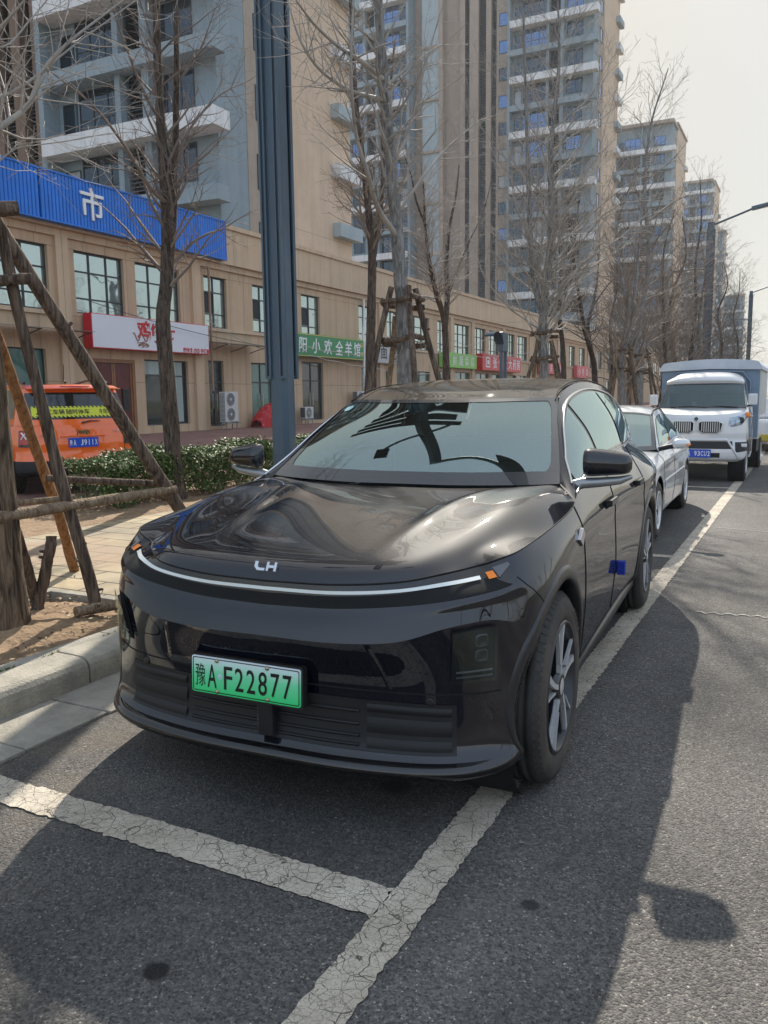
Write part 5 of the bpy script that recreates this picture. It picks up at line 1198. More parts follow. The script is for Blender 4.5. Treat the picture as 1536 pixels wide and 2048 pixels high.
# headlamps: smoked lens over two projector lamps and light guides
for sg_ in (1, -1):
    hl = patch_st('headlight', 3.08, 4.16, lambda s: 3.17, lambda s: 3.93, M_WELL, suv, 0.0025, ns=14, nt_=10, sides=(sg_,), merge=False)[0]
    ls = tinted_glass('smoked_lamp_lens_%d' % (sg_ + 1), (0.50, 0.50, 0.52), 0.03, 0.0, 0.004)
    for (sc_, tc_) in ((3.76, 3.74), (3.76, 3.53)):
        rb = MB(); rb.v = []; ring = []
        for q in range(24):
            a = 2 * PI * q / 24; ca, sa = math.cos(a), math.sin(a); k = (abs(ca) ** 4 + abs(sa) ** 4) ** -0.25
            ring.append((sc_ + 0.17 * ca * k, tc_ + 0.088 * sa * k))
        for (sc2, o2, mt) in ((1.0, 0.006, 0), (0.85, 0.014, 0), (0.8, 0.008, 1)):
            rb.v += [tuple(Vector((Vector(shell(sc_ + (s - sc_) * sc2, tc_ + (t - tc_) * sc2)) + shell_n(s, t) * o2))) for s, t in ring]
        cpt = Vector(shell(sc_, tc_)) + shell_n(sc_, tc_) * 0.016; rb.v.append(tuple(cpt)); rb.v = [(v[0] * sg_, v[1], v[2]) for v in rb.v]
        for q in range(24):
            q2 = (q + 1) % 24; rb.f += [(q, q2, 24 + q2, 24 + q), (24 + q, 24 + q2, 48 + q2, 48 + q), (48 + q, 48 + q2, 72)]; rb.m += [0, 0, 1]; rb.sm += [True] * 3
        rb.build('projector_lamp', [mat('lamp_bezel', (0.22, 0.23, 0.25), 0.3, 0.6), mat('lamp_lens', (0.05, 0.055, 0.06), 0.03, coat=1.0)], hl)
    for (t0_, t1_, c_) in ((3.305, 3.335, (0.50, 0.53, 0.56)), (3.225, 3.255, (0.30, 0.32, 0.35))):
        patch_st('light_guide', 3.18, 4.06, lambda s, a=t0_: a, lambda s, a=t1_: a, mat('guide_%.2f' % t0_, c_, 0.25), hl, 0.010, ns=12, sides=(sg_,), merge=False)
    patch_st('lens', 3.08, 4.16, lambda s: 3.17, lambda s: 3.93, ls, hl, 0.022, ns=14, nt_=8, sides=(sg_,), merge=False)
    # chamfer running down from the crease
    gm = MB(); P = []
    for k in range(12):
        f = k / 11; s = lerp(1.58, 1.86, f); t = lerp(3.99, 3.02, f)
        row = [tuple(Vector(shell(s + d, t)) + shell_n(s, t) * o_) for d, o_ in ((-0.045, 0.0004), (0.0, 0.003), (0.045, 0.0004))]; P.append([(r[0] * sg_, r[1], r[2]) for r in row])
    gm.grid(P, flip=sg_ > 0, smooth=False); gm.build('bumper_crease', M_PAINTK, body, fixn=False)
# emblem: generic two-part metal badge
em = MB(); ey = 0.285
def bad(poly, z0=0.935): 
    vs = []
    for d in (0, -0.008):
        for a, b in poly: vs.append((-0.012 + a, 0.318 - 0.45 * b * 0.9 + d * 0.8 + b * 0.9, 0.905 + b * 0.9 - d * 0.9))
    n = len(poly); return vs, [tuple(range(n - 1, -1, -1)), tuple(range(n, 2 * n))] + [(i, (i + 1) % n, n + (i + 1) % n, n + i) for i in range(n)]
for poly in ([(-.048, .004), (-.034, -.010), (-.002, -.010), (-.002, .000), (-.026, .000), (-.034, .006), (-.034, .024), (-.048, .024)], [(.004, -.010), (.014, -.010), (.014, .024), (.004, .024)], [(.0145, .002), (.036, .002), (.036, .012), (.0145, .012)], [(.0365, -.010), (.047, -.010), (.047, .024), (.0365, .024)]):
    vs, fs = bad(poly); em.add(vs, fs)
def snap_hood(mb, h=0.003):
    bvh = BVHTree.FromPolygons([v.co for v in hood.data.vertices], [tuple(p.vertices) for p in hood.data.polygons]); out = []
    zs = [v[2] for v in mb.v]
    for v in mb.v:
        out.append(v)
    return out
emo = em.build('badge', M_CHROME, hood)

# ---- number plate
MP_G = bpy.data.materials.new('green_plate'); MP_G.use_nodes = True
n_ = MP_G.node_tree.nodes; l_ = MP_G.node_tree.links; tcx = n_.new('ShaderNodeTexCoord'); sz_ = n_.new('ShaderNodeSeparateXYZ'); l_.new(tcx.outputs['Object'], sz_.inputs[0])
rp = n_.new('ShaderNodeValToRGB'); mr_ = n_.new('ShaderNodeMapRange'); mr_.inputs['From Min'].default_value = -0.07; mr_.inputs['From Max'].default_value = 0.07; l_.new(sz_.outputs[2], mr_.inputs[0]); l_.new(mr_.outputs[0], rp.inputs[0])
e_ = rp.color_ramp.elements; e_[0].position = 0.05; e_[0].color = (0.03, 0.66, 0.19, 1); e_[1].position = 0.98; e_[1].color = (0.74, 0.84, 0.86, 1); k_ = e_.new(0.55); k_.color = (0.17, 0.74, 0.38, 1)
l_.new(rp.outputs[0], n_['Principled BSDF'].inputs['Base Color']); n_['Principled BSDF'].inputs['Roughness'].default_value = 0.45
M_PK = mat('plate_black', (0.006, 0.006, 0.006), 0.4); M_SCREW = mat('screw_brass', (0.42, 0.36, 0.26), 0.35, 0.9)
pl = empty('number_plate', (-0.076, 0.250, 0.491)); pl.parent = suv; pl.rotation_euler = (-0.05, 0, -0.015)
def rrect(w_, h_, r, n=6):
    P = []
    for (cx, cz, a0) in ((w_ / 2 - r, h_ / 2 - r, 0), (-w_ / 2 + r, h_ / 2 - r, PI / 2), (-w_ / 2 + r, -h_ / 2 + r, PI), (w_ / 2 - r, -h_ / 2 + r, 1.5 * PI)):
        for k in range(n + 1): a = a0 + PI / 2 * k / n; P.append((cx + r * math.cos(a), cz + r * math.sin(a)))
    return P
MB().prism(rrect(0.484, 0.142, 0.010), 0.0, -0.004, lambda a, b, d: (a, d, b)).build('plate_panel', MP_G, pl)
mb = MB(); o1, o2 = rrect(0.474, 0.132, 0.008), rrect(0.467, 0.125, 0.006)
n0 = len(o1); mb.add([(a, -0.0052, b) for a, b in o1] + [(a, -0.0052, b) for a, b in o2], [(i, (i + 1) % n0, n0 + (i + 1) % n0, n0 + i) for i in range(n0)]); mb.build('plate_border', M_PK, pl)
MB().prism(rrect(0.50, 0.158, 0.012), 0.030, 0.0005, lambda a, b, d: (a, d, b)).build('plate_bracket', M_MATTK, pl)
def ptxt(ch, x, h, w_, bold=0.0):
    me = text_mesh(ch, 0.1, bold=bold)
    xs_ = [v.co.x for v in me.vertices]; ys_ = [v.co.y for v in me.vertices]; W_, H_ = max(xs_) - min(xs_), max(ys_) - min(ys_)
    me.transform(Matrix.Diagonal((w_ / W_, h / H_, 1, 1))); me.transform(frame_M((x, -0.0056, -0.002), (1, 0, 0), (0, 0, 1))); me.materials.clear(); me.materials.append(M_PK)
    o = bpy.data.objects.new('plate_character', me); col.objects.link(o); o.parent = pl; return o
ptxt('豫', -0.202, 0.088, 0.046, 0.0); ptxt('A', -0.148, 0.090, 0.042, 0.0004)
for ch, x in zip('F22877', (-0.074, -0.024, 0.028, 0.080, 0.134, 0.186)): ptxt(ch, x, 0.090, 0.038, 0.0006)
dt = MB(); dt.lathe([(-0.0052, 0.0105), (-0.0058, 0.001)], 20, 'y', (-0.111, 0, 0)); dt.build('plate_seal', mat('seal_blue_white', (0.25, 0.5, 0.55), 0.3, c2=(0.7, 0.75, 0.78), vscale=90), pl)
for sx_ in (-0.125, 0.100):
    for sz2 in (0.0595, -0.0595): MB().lathe([(-0.004, 0.009), (-0.008, 0.0085), (-0.011, 0.005), (-0.012, 0.0005)], 14, 'y', (sx_, 0, sz2)).build('plate_screw', M_SCREW, pl)

# ---- wheel arches
def side_x(y, z):
    # x of the shell at (y,z), by ray cast on the body mesh
    h = BV.ray_cast(Vector((2.0, y, z)), Vector((-1, 0, 0)))
    return h[0].x if h[0] is not None else None
_vs = []; _fs = []
for i in range(241):
    s = lerp(4.2, 15, i / 240)
    for j in range(61): _vs.append(Vector(shell(s, 7 * j / 60)))
for i in range(240):
    for j in range(60): _fs.append((i * 61 + j, (i + 1) * 61 + j, (i + 1) * 61 + j + 1, i * 61 + j + 1))
BV = BVHTree.FromPolygons(_vs, _fs)
for sg_ in (1, -1):
    for (cy, cz) in WC:
        P = []
        for k in range(49):
            a = math.radians(lerp(-19, 199, k / 48)); ca, sa = math.cos(a), math.sin(a); row = []
            kk_ = 0.38 + 0.62 * max(0.0, min(1.0, sa * 1.3 + 0.25)) if cy < 2 and ca < 0 else 0.55 + 0.45 * max(0, sa)
            for (r, dx) in ((0.425, -0.05), (0.424, -0.004), (0.430, 0.005), (0.430 + 0.032 * kk_, 0.006), (0.430 + 0.050 * kk_, 0.004), (0.430 + 0.056 * kk_, -0.010)):
                rr_ = max(r, 0.438); xr = side_x(cy + ca * rr_, max(0.235, cz + sa * rr_)) or 0.90
                row.append(((min(xr, 0.99) + dx) * sg_, cy + ca * r, cz + sa * r))
            P.append(row)
        MB().grid(P, flip=sg_ > 0).build('wheel_arch', M_SATK, suv, fixn=False)
        MB().lathe([(0.0, 0.005), (0.0, 0.437), (0.32, 0.437)], 40, 'x', (0.55 if sg_ > 0 else -0.55, cy, cz)).build('wheel_well', M_WELL, suv) if sg_ > 0 else MB().lathe([(0.0, 0.005), (0.0, 0.437), (-0.32, 0.437)], 40, 'x', (-0.55, cy, cz)).build('wheel_well', M_WELL, suv)
ub = MB(); ub.box(-0.84, 0.84, 1.45, 3.35, 0.20, 0.26); ub.box(-0.55, 0.55, 0.42, 4.75, 0.22, 0.30); ub.build('underbody', M_WELL, suv)
# sills
for sg_ in (1, -1):
    P = []
    for k in range(31):
        y = lerp(1.40, 3.40, k / 30); P.append([((0.835) * sg_, y, 0.215), (0.905 * sg_, y, 0.222), (0.930 * sg_, y, 0.262), (0.928 * sg_, y, 0.315), (0.90 * sg_, y, 0.33)])
    MB().grid(P, flip=sg_ < 0).build('side_sill', M_SATK, suv, fixn=False)

# ---- wheels
def make_wheel(parent, x, y, z, sg, R=0.381, W=0.245, rim=0.262, style='ev', steer=0.0, tm=None):
    t = empty('wheel', (x * sg, y, z)); t.parent = parent; t.rotation_euler = (0, 0, steer)
    f = 1 if sg > 0 else -1
    # tyre; x outward
    ty = MB(); h = W / 2
    prof = [(-W + 0.02, rim - 0.01), (-W + 0.0, rim + 0.02), (-W - 0.004, (R + rim) / 2), (-W + 0.012, R - 0.018), (-W + 0.035, R - 0.004)]
    for g in (-0.062, -0.02, 0.022, 0.064):
        c = -h + g * (W / 0.245); prof += [(c - 0.006, R), (c - 0.0055, R - 0.008), (c + 0.0055, R - 0.008), (c + 0.006, R)]
    prof += [(-0.030, R - 0.004), (-0.010, R - 0.020), (0.002, R - 0.040), (0.008, (R + rim) / 2 + 0.004), (0.004, rim + 0.022), (-0.004, rim + 0.006), (-0.012, rim - 0.004)]
    ty.lathe([(a * f, r) for a, r in prof], 72, 'x', (0, 0, 0))
    # side blocks of the tread shoulder
    for k in range(64):
        a = 2 * PI * k / 64; ca, sa = math.cos(a), math.sin(a); da = 0.030
        q = []
        for (dx, r) in ((-0.028, R - 0.0035), (-0.004, R - 0.026)):
            for d in (-da, da): q.append((dx * f, math.cos(a + d) * (r + 0.0022), math.sin(a + d) * (r + 0.0022)))
        ty.add(q, [(0, 1, 3, 2)], 0)
    # raised ring and block lettering on the wall
    for k in range(5):
        a = 0.5 + k * 0.105; r0, r1 = (R + rim) / 2 - 0.012, (R + rim) / 2 + 0.014
        for d0, d1 in ((0.0, 0.05),): ty.add([((0.0095) * f, math.cos(a + d) * r, math.sin(a + d) * r) for d in (d0, d1) for r in (r0, r1)], [(0, 1, 3, 2)], 1)
    ob = ty.build('tyre', [M_TYRE, M_TYRED], t)
    for p in ob.data.polygons:
        c = p.center
        if c.x * f > -0.006 and math.hypot(c.y, c.z) < R - 0.022: p.material_index = 1
    rm = MB(); rm.lathe([(a * f, r) for a, r in ((-0.002, rim + 0.003), (0.006, rim - 0.002), (0.004, rim - 0.010), (-0.012, rim - 0.016), (-0.030, rim - 0.028), (-W + 0.03, rim - 0.035))], 64, 'x', (0, 0, 0), 0)
    rm.lathe([(a * f, r) for a, r in ((-0.15, rim - 0.04), (-0.15, 0.02))], 40, 'x', (0, 0, 0), 1)
    rmo = rm.build('rim', [M_ALLOY if style != 'ev' else mat('rim_lip_grey', (0.05, 0.05, 0.055), 0.35, 0.6), M_WELL], t)
    MB().lathe([(a * f, r) for a, r in ((-0.135, rim * 0.68), (-0.115, rim * 0.68), (-0.115, rim * 0.30), (-0.10, 0.05), (-0.10, 0.003))], 40, 'x').build('brake_disc', M_DISC, t)
    ns = 5 if style == 'ev' else 7
    for k in range(ns):
        a0 = 2 * PI * k / ns + (0.35 if style == 'ev' else 0.0)
        def pt(r, off, x_): 
            a = a0; return (x_ * f, math.cos(a) * r - math.sin(a) * off, math.sin(a) * r + math.cos(a) * off)
        sp = MB(); Ro = rim - 0.014
        if style == 'ev':
            # black broad base wedge
            n = 7
            top = []; 
            for (r, w0, w1, xx) in ((0.045, -0.022, 0.022, -0.018), (0.11, -0.034, 0.030, -0.016), (0.19, -0.060, 0.045, -0.014), (Ro, -0.088, 0.062, -0.012)):
                top.append((pt(r, w0, xx), pt(r, w1, xx), pt(r, w1, xx - 0.03), pt(r, w0, xx - 0.03)))
            for i in range(3):
                A, B_ = top[i], top[i + 1]; sp.add([*A, *B_], [(0, 1, 5, 4), (1, 2, 6, 5), (2, 3, 7, 6), (3, 0, 4, 7)], 0)
            # machined blade, one edge wide, other narrow
            for (pa, mt) in ((((0.055, -0.008, 0.012), (0.12, -0.014, 0.006), (0.19, -0.034, -0.010), (Ro, -0.060, -0.028)), 1), (((0.10, 0.020, 0.028), (0.19, 0.034, 0.043), (Ro, 0.048, 0.060)), 1)):
                pr = [(pt(r, w0, 0.0), pt(r, w1, 0.0), pt(r, w1, -0.02), pt(r, w0, -0.02)) for r, w0, w1 in pa]
                for A, B_ in zip(pr[:-1], pr[1:]): sp.add([*A, *B_], [(0, 1, 5, 4), (1, 2, 6, 5), (2, 3, 7, 6), (3, 0, 4, 7)], mt)
        else:
            pr = [(pt(r, -w0, -0.005), pt(r, w0, -0.005), pt(r, w0, -0.03), pt(r, -w0, -0.03)) for r, w0 in ((0.03, 0.018), (rim * 0.5, 0.013), (Ro, 0.020))]
            for A, B_ in zip(pr[:-1], pr[1:]): sp.add([*A, *B_], [(0, 1, 5, 4), (1, 2, 6, 5), (2, 3, 7, 6), (3, 0, 4, 7)], 1)
        sp.build('spoke', [M_RIMK, M_ALLOY], rmo)
    hb = MB(); hb.lathe([(a * f, r) for a, r in ((-0.025, 0.062), (-0.008, 0.058), (0.0, 0.045), (0.0, 0.036))], 24, 'x', mat=0); hb.lathe([(a * f, r) for a, r in ((0.002, 0.034), (0.004, 0.028), (0.004, 0.001))], 24, 'x', mat=1)
    hb.build('hub_cap', [M_RIMK, M_ALLOY], rmo)
    return t
for sg_ in (1, -1):
    for (cy, cz) in WC: make_wheel(suv, 0.966, cy, 0.381, sg_)

# ---- mirrors
for sg_ in (1, -1):
    mr = MB(); P = []
    # shell: swept ovals along x
    for k in range(21):
        f = k / 20; x = lerp(0.888, 1.112, f)
        sh = (1 - abs(2 * f - 1) ** 6) ** 0.40 if 0 < f < 1 else 0.03
        top = lerp(1.288, 1.262, f ** 1.4); bot = 1.146 + 0.012 * f; yc = 1.715 + 0.03 * f; dep = 0.085 * sh * (1 - 0.25 * f) + 0.004
        cz_ = (top + bot) / 2; hz_ = (top - bot) / 2 * (0.45 + 0.55 * sh) * (1 - 0.10 * f)
        row = []
        for q in range(25):
            a = 2 * PI * q / 24; ca, sa = math.cos(a), math.sin(a); ex = lambda v, e_=0.62: math.copysign(abs(v) ** e_, v)
            row.append((x * sg_, yc - dep * max(0, ex(-ca, 0.8)) + 0.035 * sh * max(0, ex(ca)), cz_ + hz_ * ex(sa, 0.75)))
        P.append(row)
    mr.grid(P, flip=sg_ < 0); mr.add([(v[0], v[1], v[2]) for v in P[0][:-1]], [tuple(range(24))], 0); mr.add([(v[0], v[1], v[2]) for v in P[-1][:-1]], [tuple(range(24))], 0)
    mo = mr.build('mirror', M_PAINTK, suv)
    ar = MB(); ar.tube([(0.835 * sg_, 1.70, 1.098), (0.89 * sg_, 1.70, 1.118), (0.97 * sg_, 1.71, 1.124), (1.06 * sg_, 1.73, 1.134), (1.112 * sg_, 1.74, 1.152)], [0.030, 0.027, 0.024, 0.020, 0.010], 10); ar.build('mirror_arm', mat('grey_mirror_arm_%d' % (sg_ + 1), (0.32, 0.33, 0.34), 0.30, 0.6, coat=0.3), mo)
    gl = MB(); pts = [((1.008 + 0.085 * math.cos(a) * (abs(math.cos(a)) ** -0.3 if abs(math.cos(a)) > 1e-3 else 0)) * sg_ for a in (0,))]
    gg = MB(); pp_ = []
    for q in range(24):
        a = 2 * PI * q / 24; ca, sa = math.cos(a), math.sin(a); pp_.append(((1.008 + 0.088 * math.copysign(abs(ca) ** 0.6, ca)) * sg_, 1.788, 1.205 + 0.042 * math.copysign(abs(sa) ** 0.7, sa)))
    gg.add(pp_, [tuple(range(24))]); gg.build('mirror_glass', M_CHROME, mo)
# chrome fender wedge, foam door guard
for sg_ in (1, -1):
    x0 = (side_x(1.33, 0.915) or 0.96) + 0.003
    MB().prism([(1.29, 0.915), (1.355, 0.958), (1.40, 0.925), (1.36, 0.875)], x0 - 0.006, x0 + 0.010, lambda a, b, d: (d * sg_, a, b)).build('fender_badge', M_CHROME, suv, bevel=0.002)
xf = (side_x(2.5, 0.555) or 0.95)
MB().box(xf + 0.001, xf + 0.045, 2.480, 2.530, 0.52, 0.595).build('foam_door_guard', mat('blue_foam', (0.006, 0.03, 0.32), 0.85, bump=0.5, bscale=90), suv, bevel=0.004)
# ---- interior
MB().box(-0.74, 0.74, 1.60, 1.95, 0.97, 1.06).box(-0.72, 0.72, 1.95, 2.02, 0.80, 1.055).build('dashboard', M_DASH, suv, bevel=0.02)
MB().box(-0.78, 0.78, 1.55, 4.6, 0.42, 0.46).box(-0.80, -0.77, 1.9, 4.4, 0.46, 1.05).box(0.77, 0.80, 1.9, 4.4, 0.46, 1.05).box(-0.78, 0.78, 1.50, 1.55, 0.3, 1.0).build('cabin_floor', M_DASH, suv)
for sx_ in (-0.38, 0.38):
    st = MB(); st.box(sx_ - 0.24, sx_ + 0.24, 2.45, 2.95, 0.62, 0.78); st.box(sx_ - 0.24, sx_ + 0.24, 2.90, 3.05, 0.72, 1.26); st.box(sx_ - 0.13, sx_ + 0.13, 2.96, 3.06, 1.28, 1.44); st.build('seat', M_SEAT, suv, bevel=0.05, seg=3)
st = MB(); st.box(-0.68, 0.68, 3.75, 3.90, 0.7, 1.22); 
for q in (-0.45, 0, 0.45): st.box(q - 0.13, q + 0.13, 3.78, 3.87, 1.23, 1.36)
st.build('rear_seat', M_SEAT, suv, bevel=0.04)
sw_ = MB(); tilt = Matrix.Rotation(-0.45, 3, 'X')
pts = [Vector((0.38, 2.12, 1.02)) + tilt @ Vector((0.185 * math.cos(a), 0, 0.185 * math.sin(a))) for a in [2 * PI * k / 32 for k in range(33)]]
sw_.tube(pts, 0.014, 8, caps=False); sw_.box(0.30, 0.46, 2.09, 2.12, 0.98, 1.06); sw_.build('steering_wheel', M_DASH, suv)
MB().box(-0.12, 0.12, 2.16, 2.19, 1.395, 1.455).build('rear_view_mirror', M_DASH, suv, bevel=0.01)
p = Vector(wsf(0.84, 0.86)); stc = MB(); stc.lathe([(0, 0.001), (0, 0.032)], 24, 'z'); so_ = stc.build('windscreen_sticker', mat('teal_sticker', (0.05, 0.32, 0.38), 0.5, c2=(0.5, 0.65, 0.65), vscale=60), ws, fixn=False)
e = 0.004; u_, v_ = 0.84, 0.86; nn = (Vector(wsf(u_ + e, v_)) - Vector(wsf(u_ - e, v_))).cross(Vector(wsf(u_, v_ + e)) - Vector(wsf(u_, v_ - e))).normalized(); q_ = p + nn * 0.009
so_.matrix_local = Matrix.Translation((-q_.x, q_.y, q_.z)) @ Vector((-nn.x, nn.y, nn.z)).to_track_quat('Z', 'Y').to_matrix().to_4x4()
# wipers
for (a, b) in (((0.30, 1.60, 1.102), (-0.42, 1.64, 1.125)), ((-0.50, 1.625, 1.104), (0.10, 1.605, 1.118))): pass
# ------------------------------------------------------------------ placing helper: pixel of the 1536x2048 photo -> point on the plane x = X
CAMP = Vector((1.73521911, -2.16099986, 1.53417074))
def onx(px, py, X):
    d = _F * 1650 + _R * (px - 768) - _U * (py - 1024); t = (X - CAMP.x) / d.x; return CAMP + d * t
def ony(px, py, Y):
    d = _F * 1650 + _R * (px - 768) - _U * (py - 1024); t = (Y - CAMP.y) / d.y; return CAMP + d * t

# ------------------------------------------------------------------ bark
def bark(name, c1, c2, sc=26, st=0.14, bump=1.0, dist=0.02):
    m, n, l, p = mat_new(name); tc = n.new('ShaderNodeTexCoord'); mp = n.new('ShaderNodeMapping'); mp.inputs['Scale'].default_value = (1, 1, st); l.new(tc.outputs['Object'], mp.inputs[0])
    nz = n.new('ShaderNodeTexNoise'); nz.inputs['Scale'].default_value = sc; nz.inputs['Detail'].default_value = 7; nz.inputs['Roughness'].default_value = 0.62; nz.inputs['Distortion'].default_value = 1.2; l.new(mp.outputs[0], nz.inputs['Vector'])
    vo = n.new('ShaderNodeTexVoronoi'); vo.feature = 'DISTANCE_TO_EDGE'; vo.inputs['Scale'].default_value = sc * 0.8; l.new(mp.outputs[0], vo.inputs['Vector'])
    cr = n.new('ShaderNodeValToRGB'); cr.color_ramp.elements[0].position = 0.38; cr.color_ramp.elements[1].position = 0.66; cr.color_ramp.elements[0].color = C4(c1); cr.color_ramp.elements[1].color = C4(c2); l.new(nz.outputs['Fac'], cr.inputs[0])
    l.new(cr.outputs[0], p.inputs['Base Color']); p.inputs['Roughness'].default_value = 0.9; p.inputs['Specular IOR Level'].default_value = 0.2
    h = math_node(n, 'ADD', nz.outputs['Fac'], math_node(n, 'MULTIPLY', math_node(n, 'MINIMUM', vo.outputs['Distance'], 0.15, l), 3.0, l), l)
    bp = n.new('ShaderNodeBump'); bp.inputs['Strength'].default_value = bump; bp.inputs['Distance'].default_value = dist; l.new(h, bp.inputs['Height']); l.new(bp.outputs[0], p.inputs['Normal']); return m
M_BARKT = bark('furrowed_brown_bark', (0.040, 0.026, 0.017), (0.25, 0.175, 0.115), 22, 0.13, 1.0, 0.03)
M_BARKG = bark('grey_bark', (0.12, 0.112, 0.105), (0.33, 0.315, 0.30), 24, 0.22, 0.8)
M_BARKD = bark('dark_bark', (0.034, 0.025, 0.020), (0.15, 0.115, 0.09), 26, 0.18, 0.9)
M_TWIGG = mat('grey_twigs', (0.31, 0.28, 0.25), 0.8, vary=0.25, vscale=3); M_TWIGD = mat('dark_twigs', (0.17, 0.135, 0.115), 0.8, vary=0.3, vscale=3); M_TWIGB = mat('brown_twigs', (0.21, 0.165, 0.13), 0.8, vary=0.3, vscale=3)
M_STAKE = bark('grey_stake_wood', (0.050, 0.033, 0.024), (0.21, 0.155, 0.115), 30, 0.10, 1.0, 0.012); M_STAKEO = bark('stripped_orange_wood', (0.17, 0.075, 0.030), (0.38, 0.20, 0.095), 26, 0.07, 0.6, 0.008); M_STAKEL = bark('pale_weathered_wood', (0.14, 0.095, 0.060), (0.33, 0.245, 0.165), 28, 0.3, 0.8, 0.01)

TWMIN = 0.0018
def grow(mb, p, d, L, r, rn, level, maxl, up=0.35, dens=1.0, kink=0.16):
    n = max(3, int(L / (0.16 if level > 1 else 0.22))); pts = [p.copy()]; q = p.copy(); d = d.normalized(); dirs = []
    for i in range(n):
        d = (d + Vector((rn.gauss(0, kink), rn.gauss(0, kink), rn.gauss(0, kink) + up * (0.10 if level < 2 else 0.05)))).normalized(); dirs.append(d.copy())
        q = q + d * (L / n); pts.append(q.copy())
    rad = [max(TWMIN, r * (1 - 0.86 * (i / n))) for i in range(n + 1)]
    mb.tube(pts, rad, 6 if level == 0 else (4 if level == 1 else 3), caps=False)
    if level >= maxl: return
    k = {0: 2.6, 1: 4.6, 2: 5.5}.get(level, 4) * dens
    cnt = max(1, int(L * k)); 
    for c in range(cnt):
        t = rn.uniform(0.22 if level == 0 else 0.12, 0.99); i = min(n - 1, int(t * n)); base = pts[i].lerp(pts[i + 1], t * n - i)
        a = dirs[i]; o = a.orthogonal().normalized(); o = Matrix.Rotation(rn.uniform(0, 2 * PI), 3, a) @ o
        ang = rn.uniform(0.5, 1.15); nd = (a * math.cos(ang) + o * math.sin(ang) + Vector((0, 0, up * 0.5))).normalized()
        LL = L * rn.uniform(0.25, 0.55) * (1.15 - 0.7 * t) if level == 0 else L * rn.uniform(0.25, 0.6) * (1.15 - 0.6 * t)
        if LL < 0.05: LL = 0.05
        grow(mb, base, nd, LL, max(0.0018, rad[i] * rn.uniform(0.4, 0.62)), rn, level + 1, maxl, up, dens, kink * 1.15)
def stem_obj(name, pts, r0, r1, m, parent, n=14, flare=0.0, rough=0.0, seed=1, step=0.12):
    P = [tuple(p) for p in pts]; L = sum((Vector(P[i + 1]) - Vector(P[i])).length for i in range(len(P) - 1)); N = max(6, int(L / step)); rn = random.Random(seed); Q = []; R = []
    for i in range(N + 1):
        t = i / N; Q.append(Vector(catmull(P, t * (len(P) - 1) - (1e-9 if i == N else 0)))); R.append((r0 + (r1 - r0) * t) * (1 + flare * math.exp(-t * L / 0.22)) * (1 + rn.gauss(0, rough)))
    mb = MB(); mb.tube(Q, R, n)
    o = mb.build(name, m, parent); return o, Q, R
def tree(label, base, stems, seed, limbs=26, llen=(1.2, 2.4), t0=0.25, mt=None, tw=None, group='bare street trees', cat='tree', maxl=3, up=0.35, dens=1.0, name='bare_tree', ang=(0.55, 1.0), extra=(), rn_k=0.13, trunk_n=14):
    """stems: list of (pts, r0, r1, first?)  extra: explicit limbs (pts, r0)"""
    root = empty(name, base, 0, label, cat, group); rn = random.Random(seed); cr = MB(); inv = Vector(base)
    mt = mt or M_BARKG; tw = tw or M_TWIGG; tot = 0; data = []
    for i, (pts, r0, r1) in enumerate(stems):
        pts = [Vector(p) - inv for p in pts]
        o, Q, R = stem_obj('trunk' if i == 0 else 'limb', pts, r0, r1, mt, root, n=trunk_n if i == 0 else 9, flare=0.35 if i == 0 else 0.0, rough=0.03, seed=seed + i); data.append((Q, R))
    for i, (Q, R) in enumerate(data):
        L = sum((Q[k + 1] - Q[k]).length for k in range(len(Q) - 1)); c = int(limbs * (1.0 if i == 0 else 0.45))
        for k in range(c):
            t = lerp(t0 if i == 0 else 0.12, 0.99, (k + rn.random()) / c); j = min(len(Q) - 2, int(t * (len(Q) - 1))); a = (Q[j + 1] - Q[j]).normalized(); az = k * 2.4 + rn.uniform(-0.6, 0.6); o_ = Vector((math.cos(az), math.sin(az), 0)); g = rn.uniform(*ang)
            LL = rn.uniform(*llen) * (1.1 - 0.65 * t) * (1 if i == 0 else 0.6)
            grow(cr, Q[j], a * math.cos(g) + o_ * math.sin(g), LL, R[j] * rn.uniform(0.26, 0.42), rn, 1, maxl, up, dens, rn_k)
    for (pts, r) in extra:
        pts = [Vector(p) - inv for p in pts]; N = 14; Q = [Vector(catmull([tuple(p) for p in pts], min(i / N * (len(pts) - 1), len(pts) - 1 - 1e-9))) for i in range(N + 1)]; R = [max(0.004, r * (1 - 0.75 * i / N)) for i in range(N + 1)]; cr.tube(Q, R, 7, caps=False)
        for k in range(int(10 * dens) + 4):
            j = rn.randint(3, N - 1); a = (Q[j + 1] - Q[j]).normalized(); o_ = Matrix.Rotation(rn.uniform(0, 6.28), 3, a) @ a.orthogonal().normalized(); g = rn.uniform(0.5, 1.1)
            grow(cr, Q[j], a * math.cos(g) + o_ * math.sin(g), rn.uniform(0.35, 0.9), R[j] * 0.5, rn, 1, maxl, up, dens, rn_k)
        grow(cr, Q[-1], Q[-1] - Q[-2], 0.6, R[-1], rn, 1, maxl, up, dens, rn_k)
    cr.build('crown', tw, root, fixn=False); return root
def V3(p): return (p.x, p.y, p.z)
def pth(X, pts, depth=None): return [V3(onx(a, b, X + (depth[i] if depth else 0))) for i, (a, b) in enumerate(pts)]

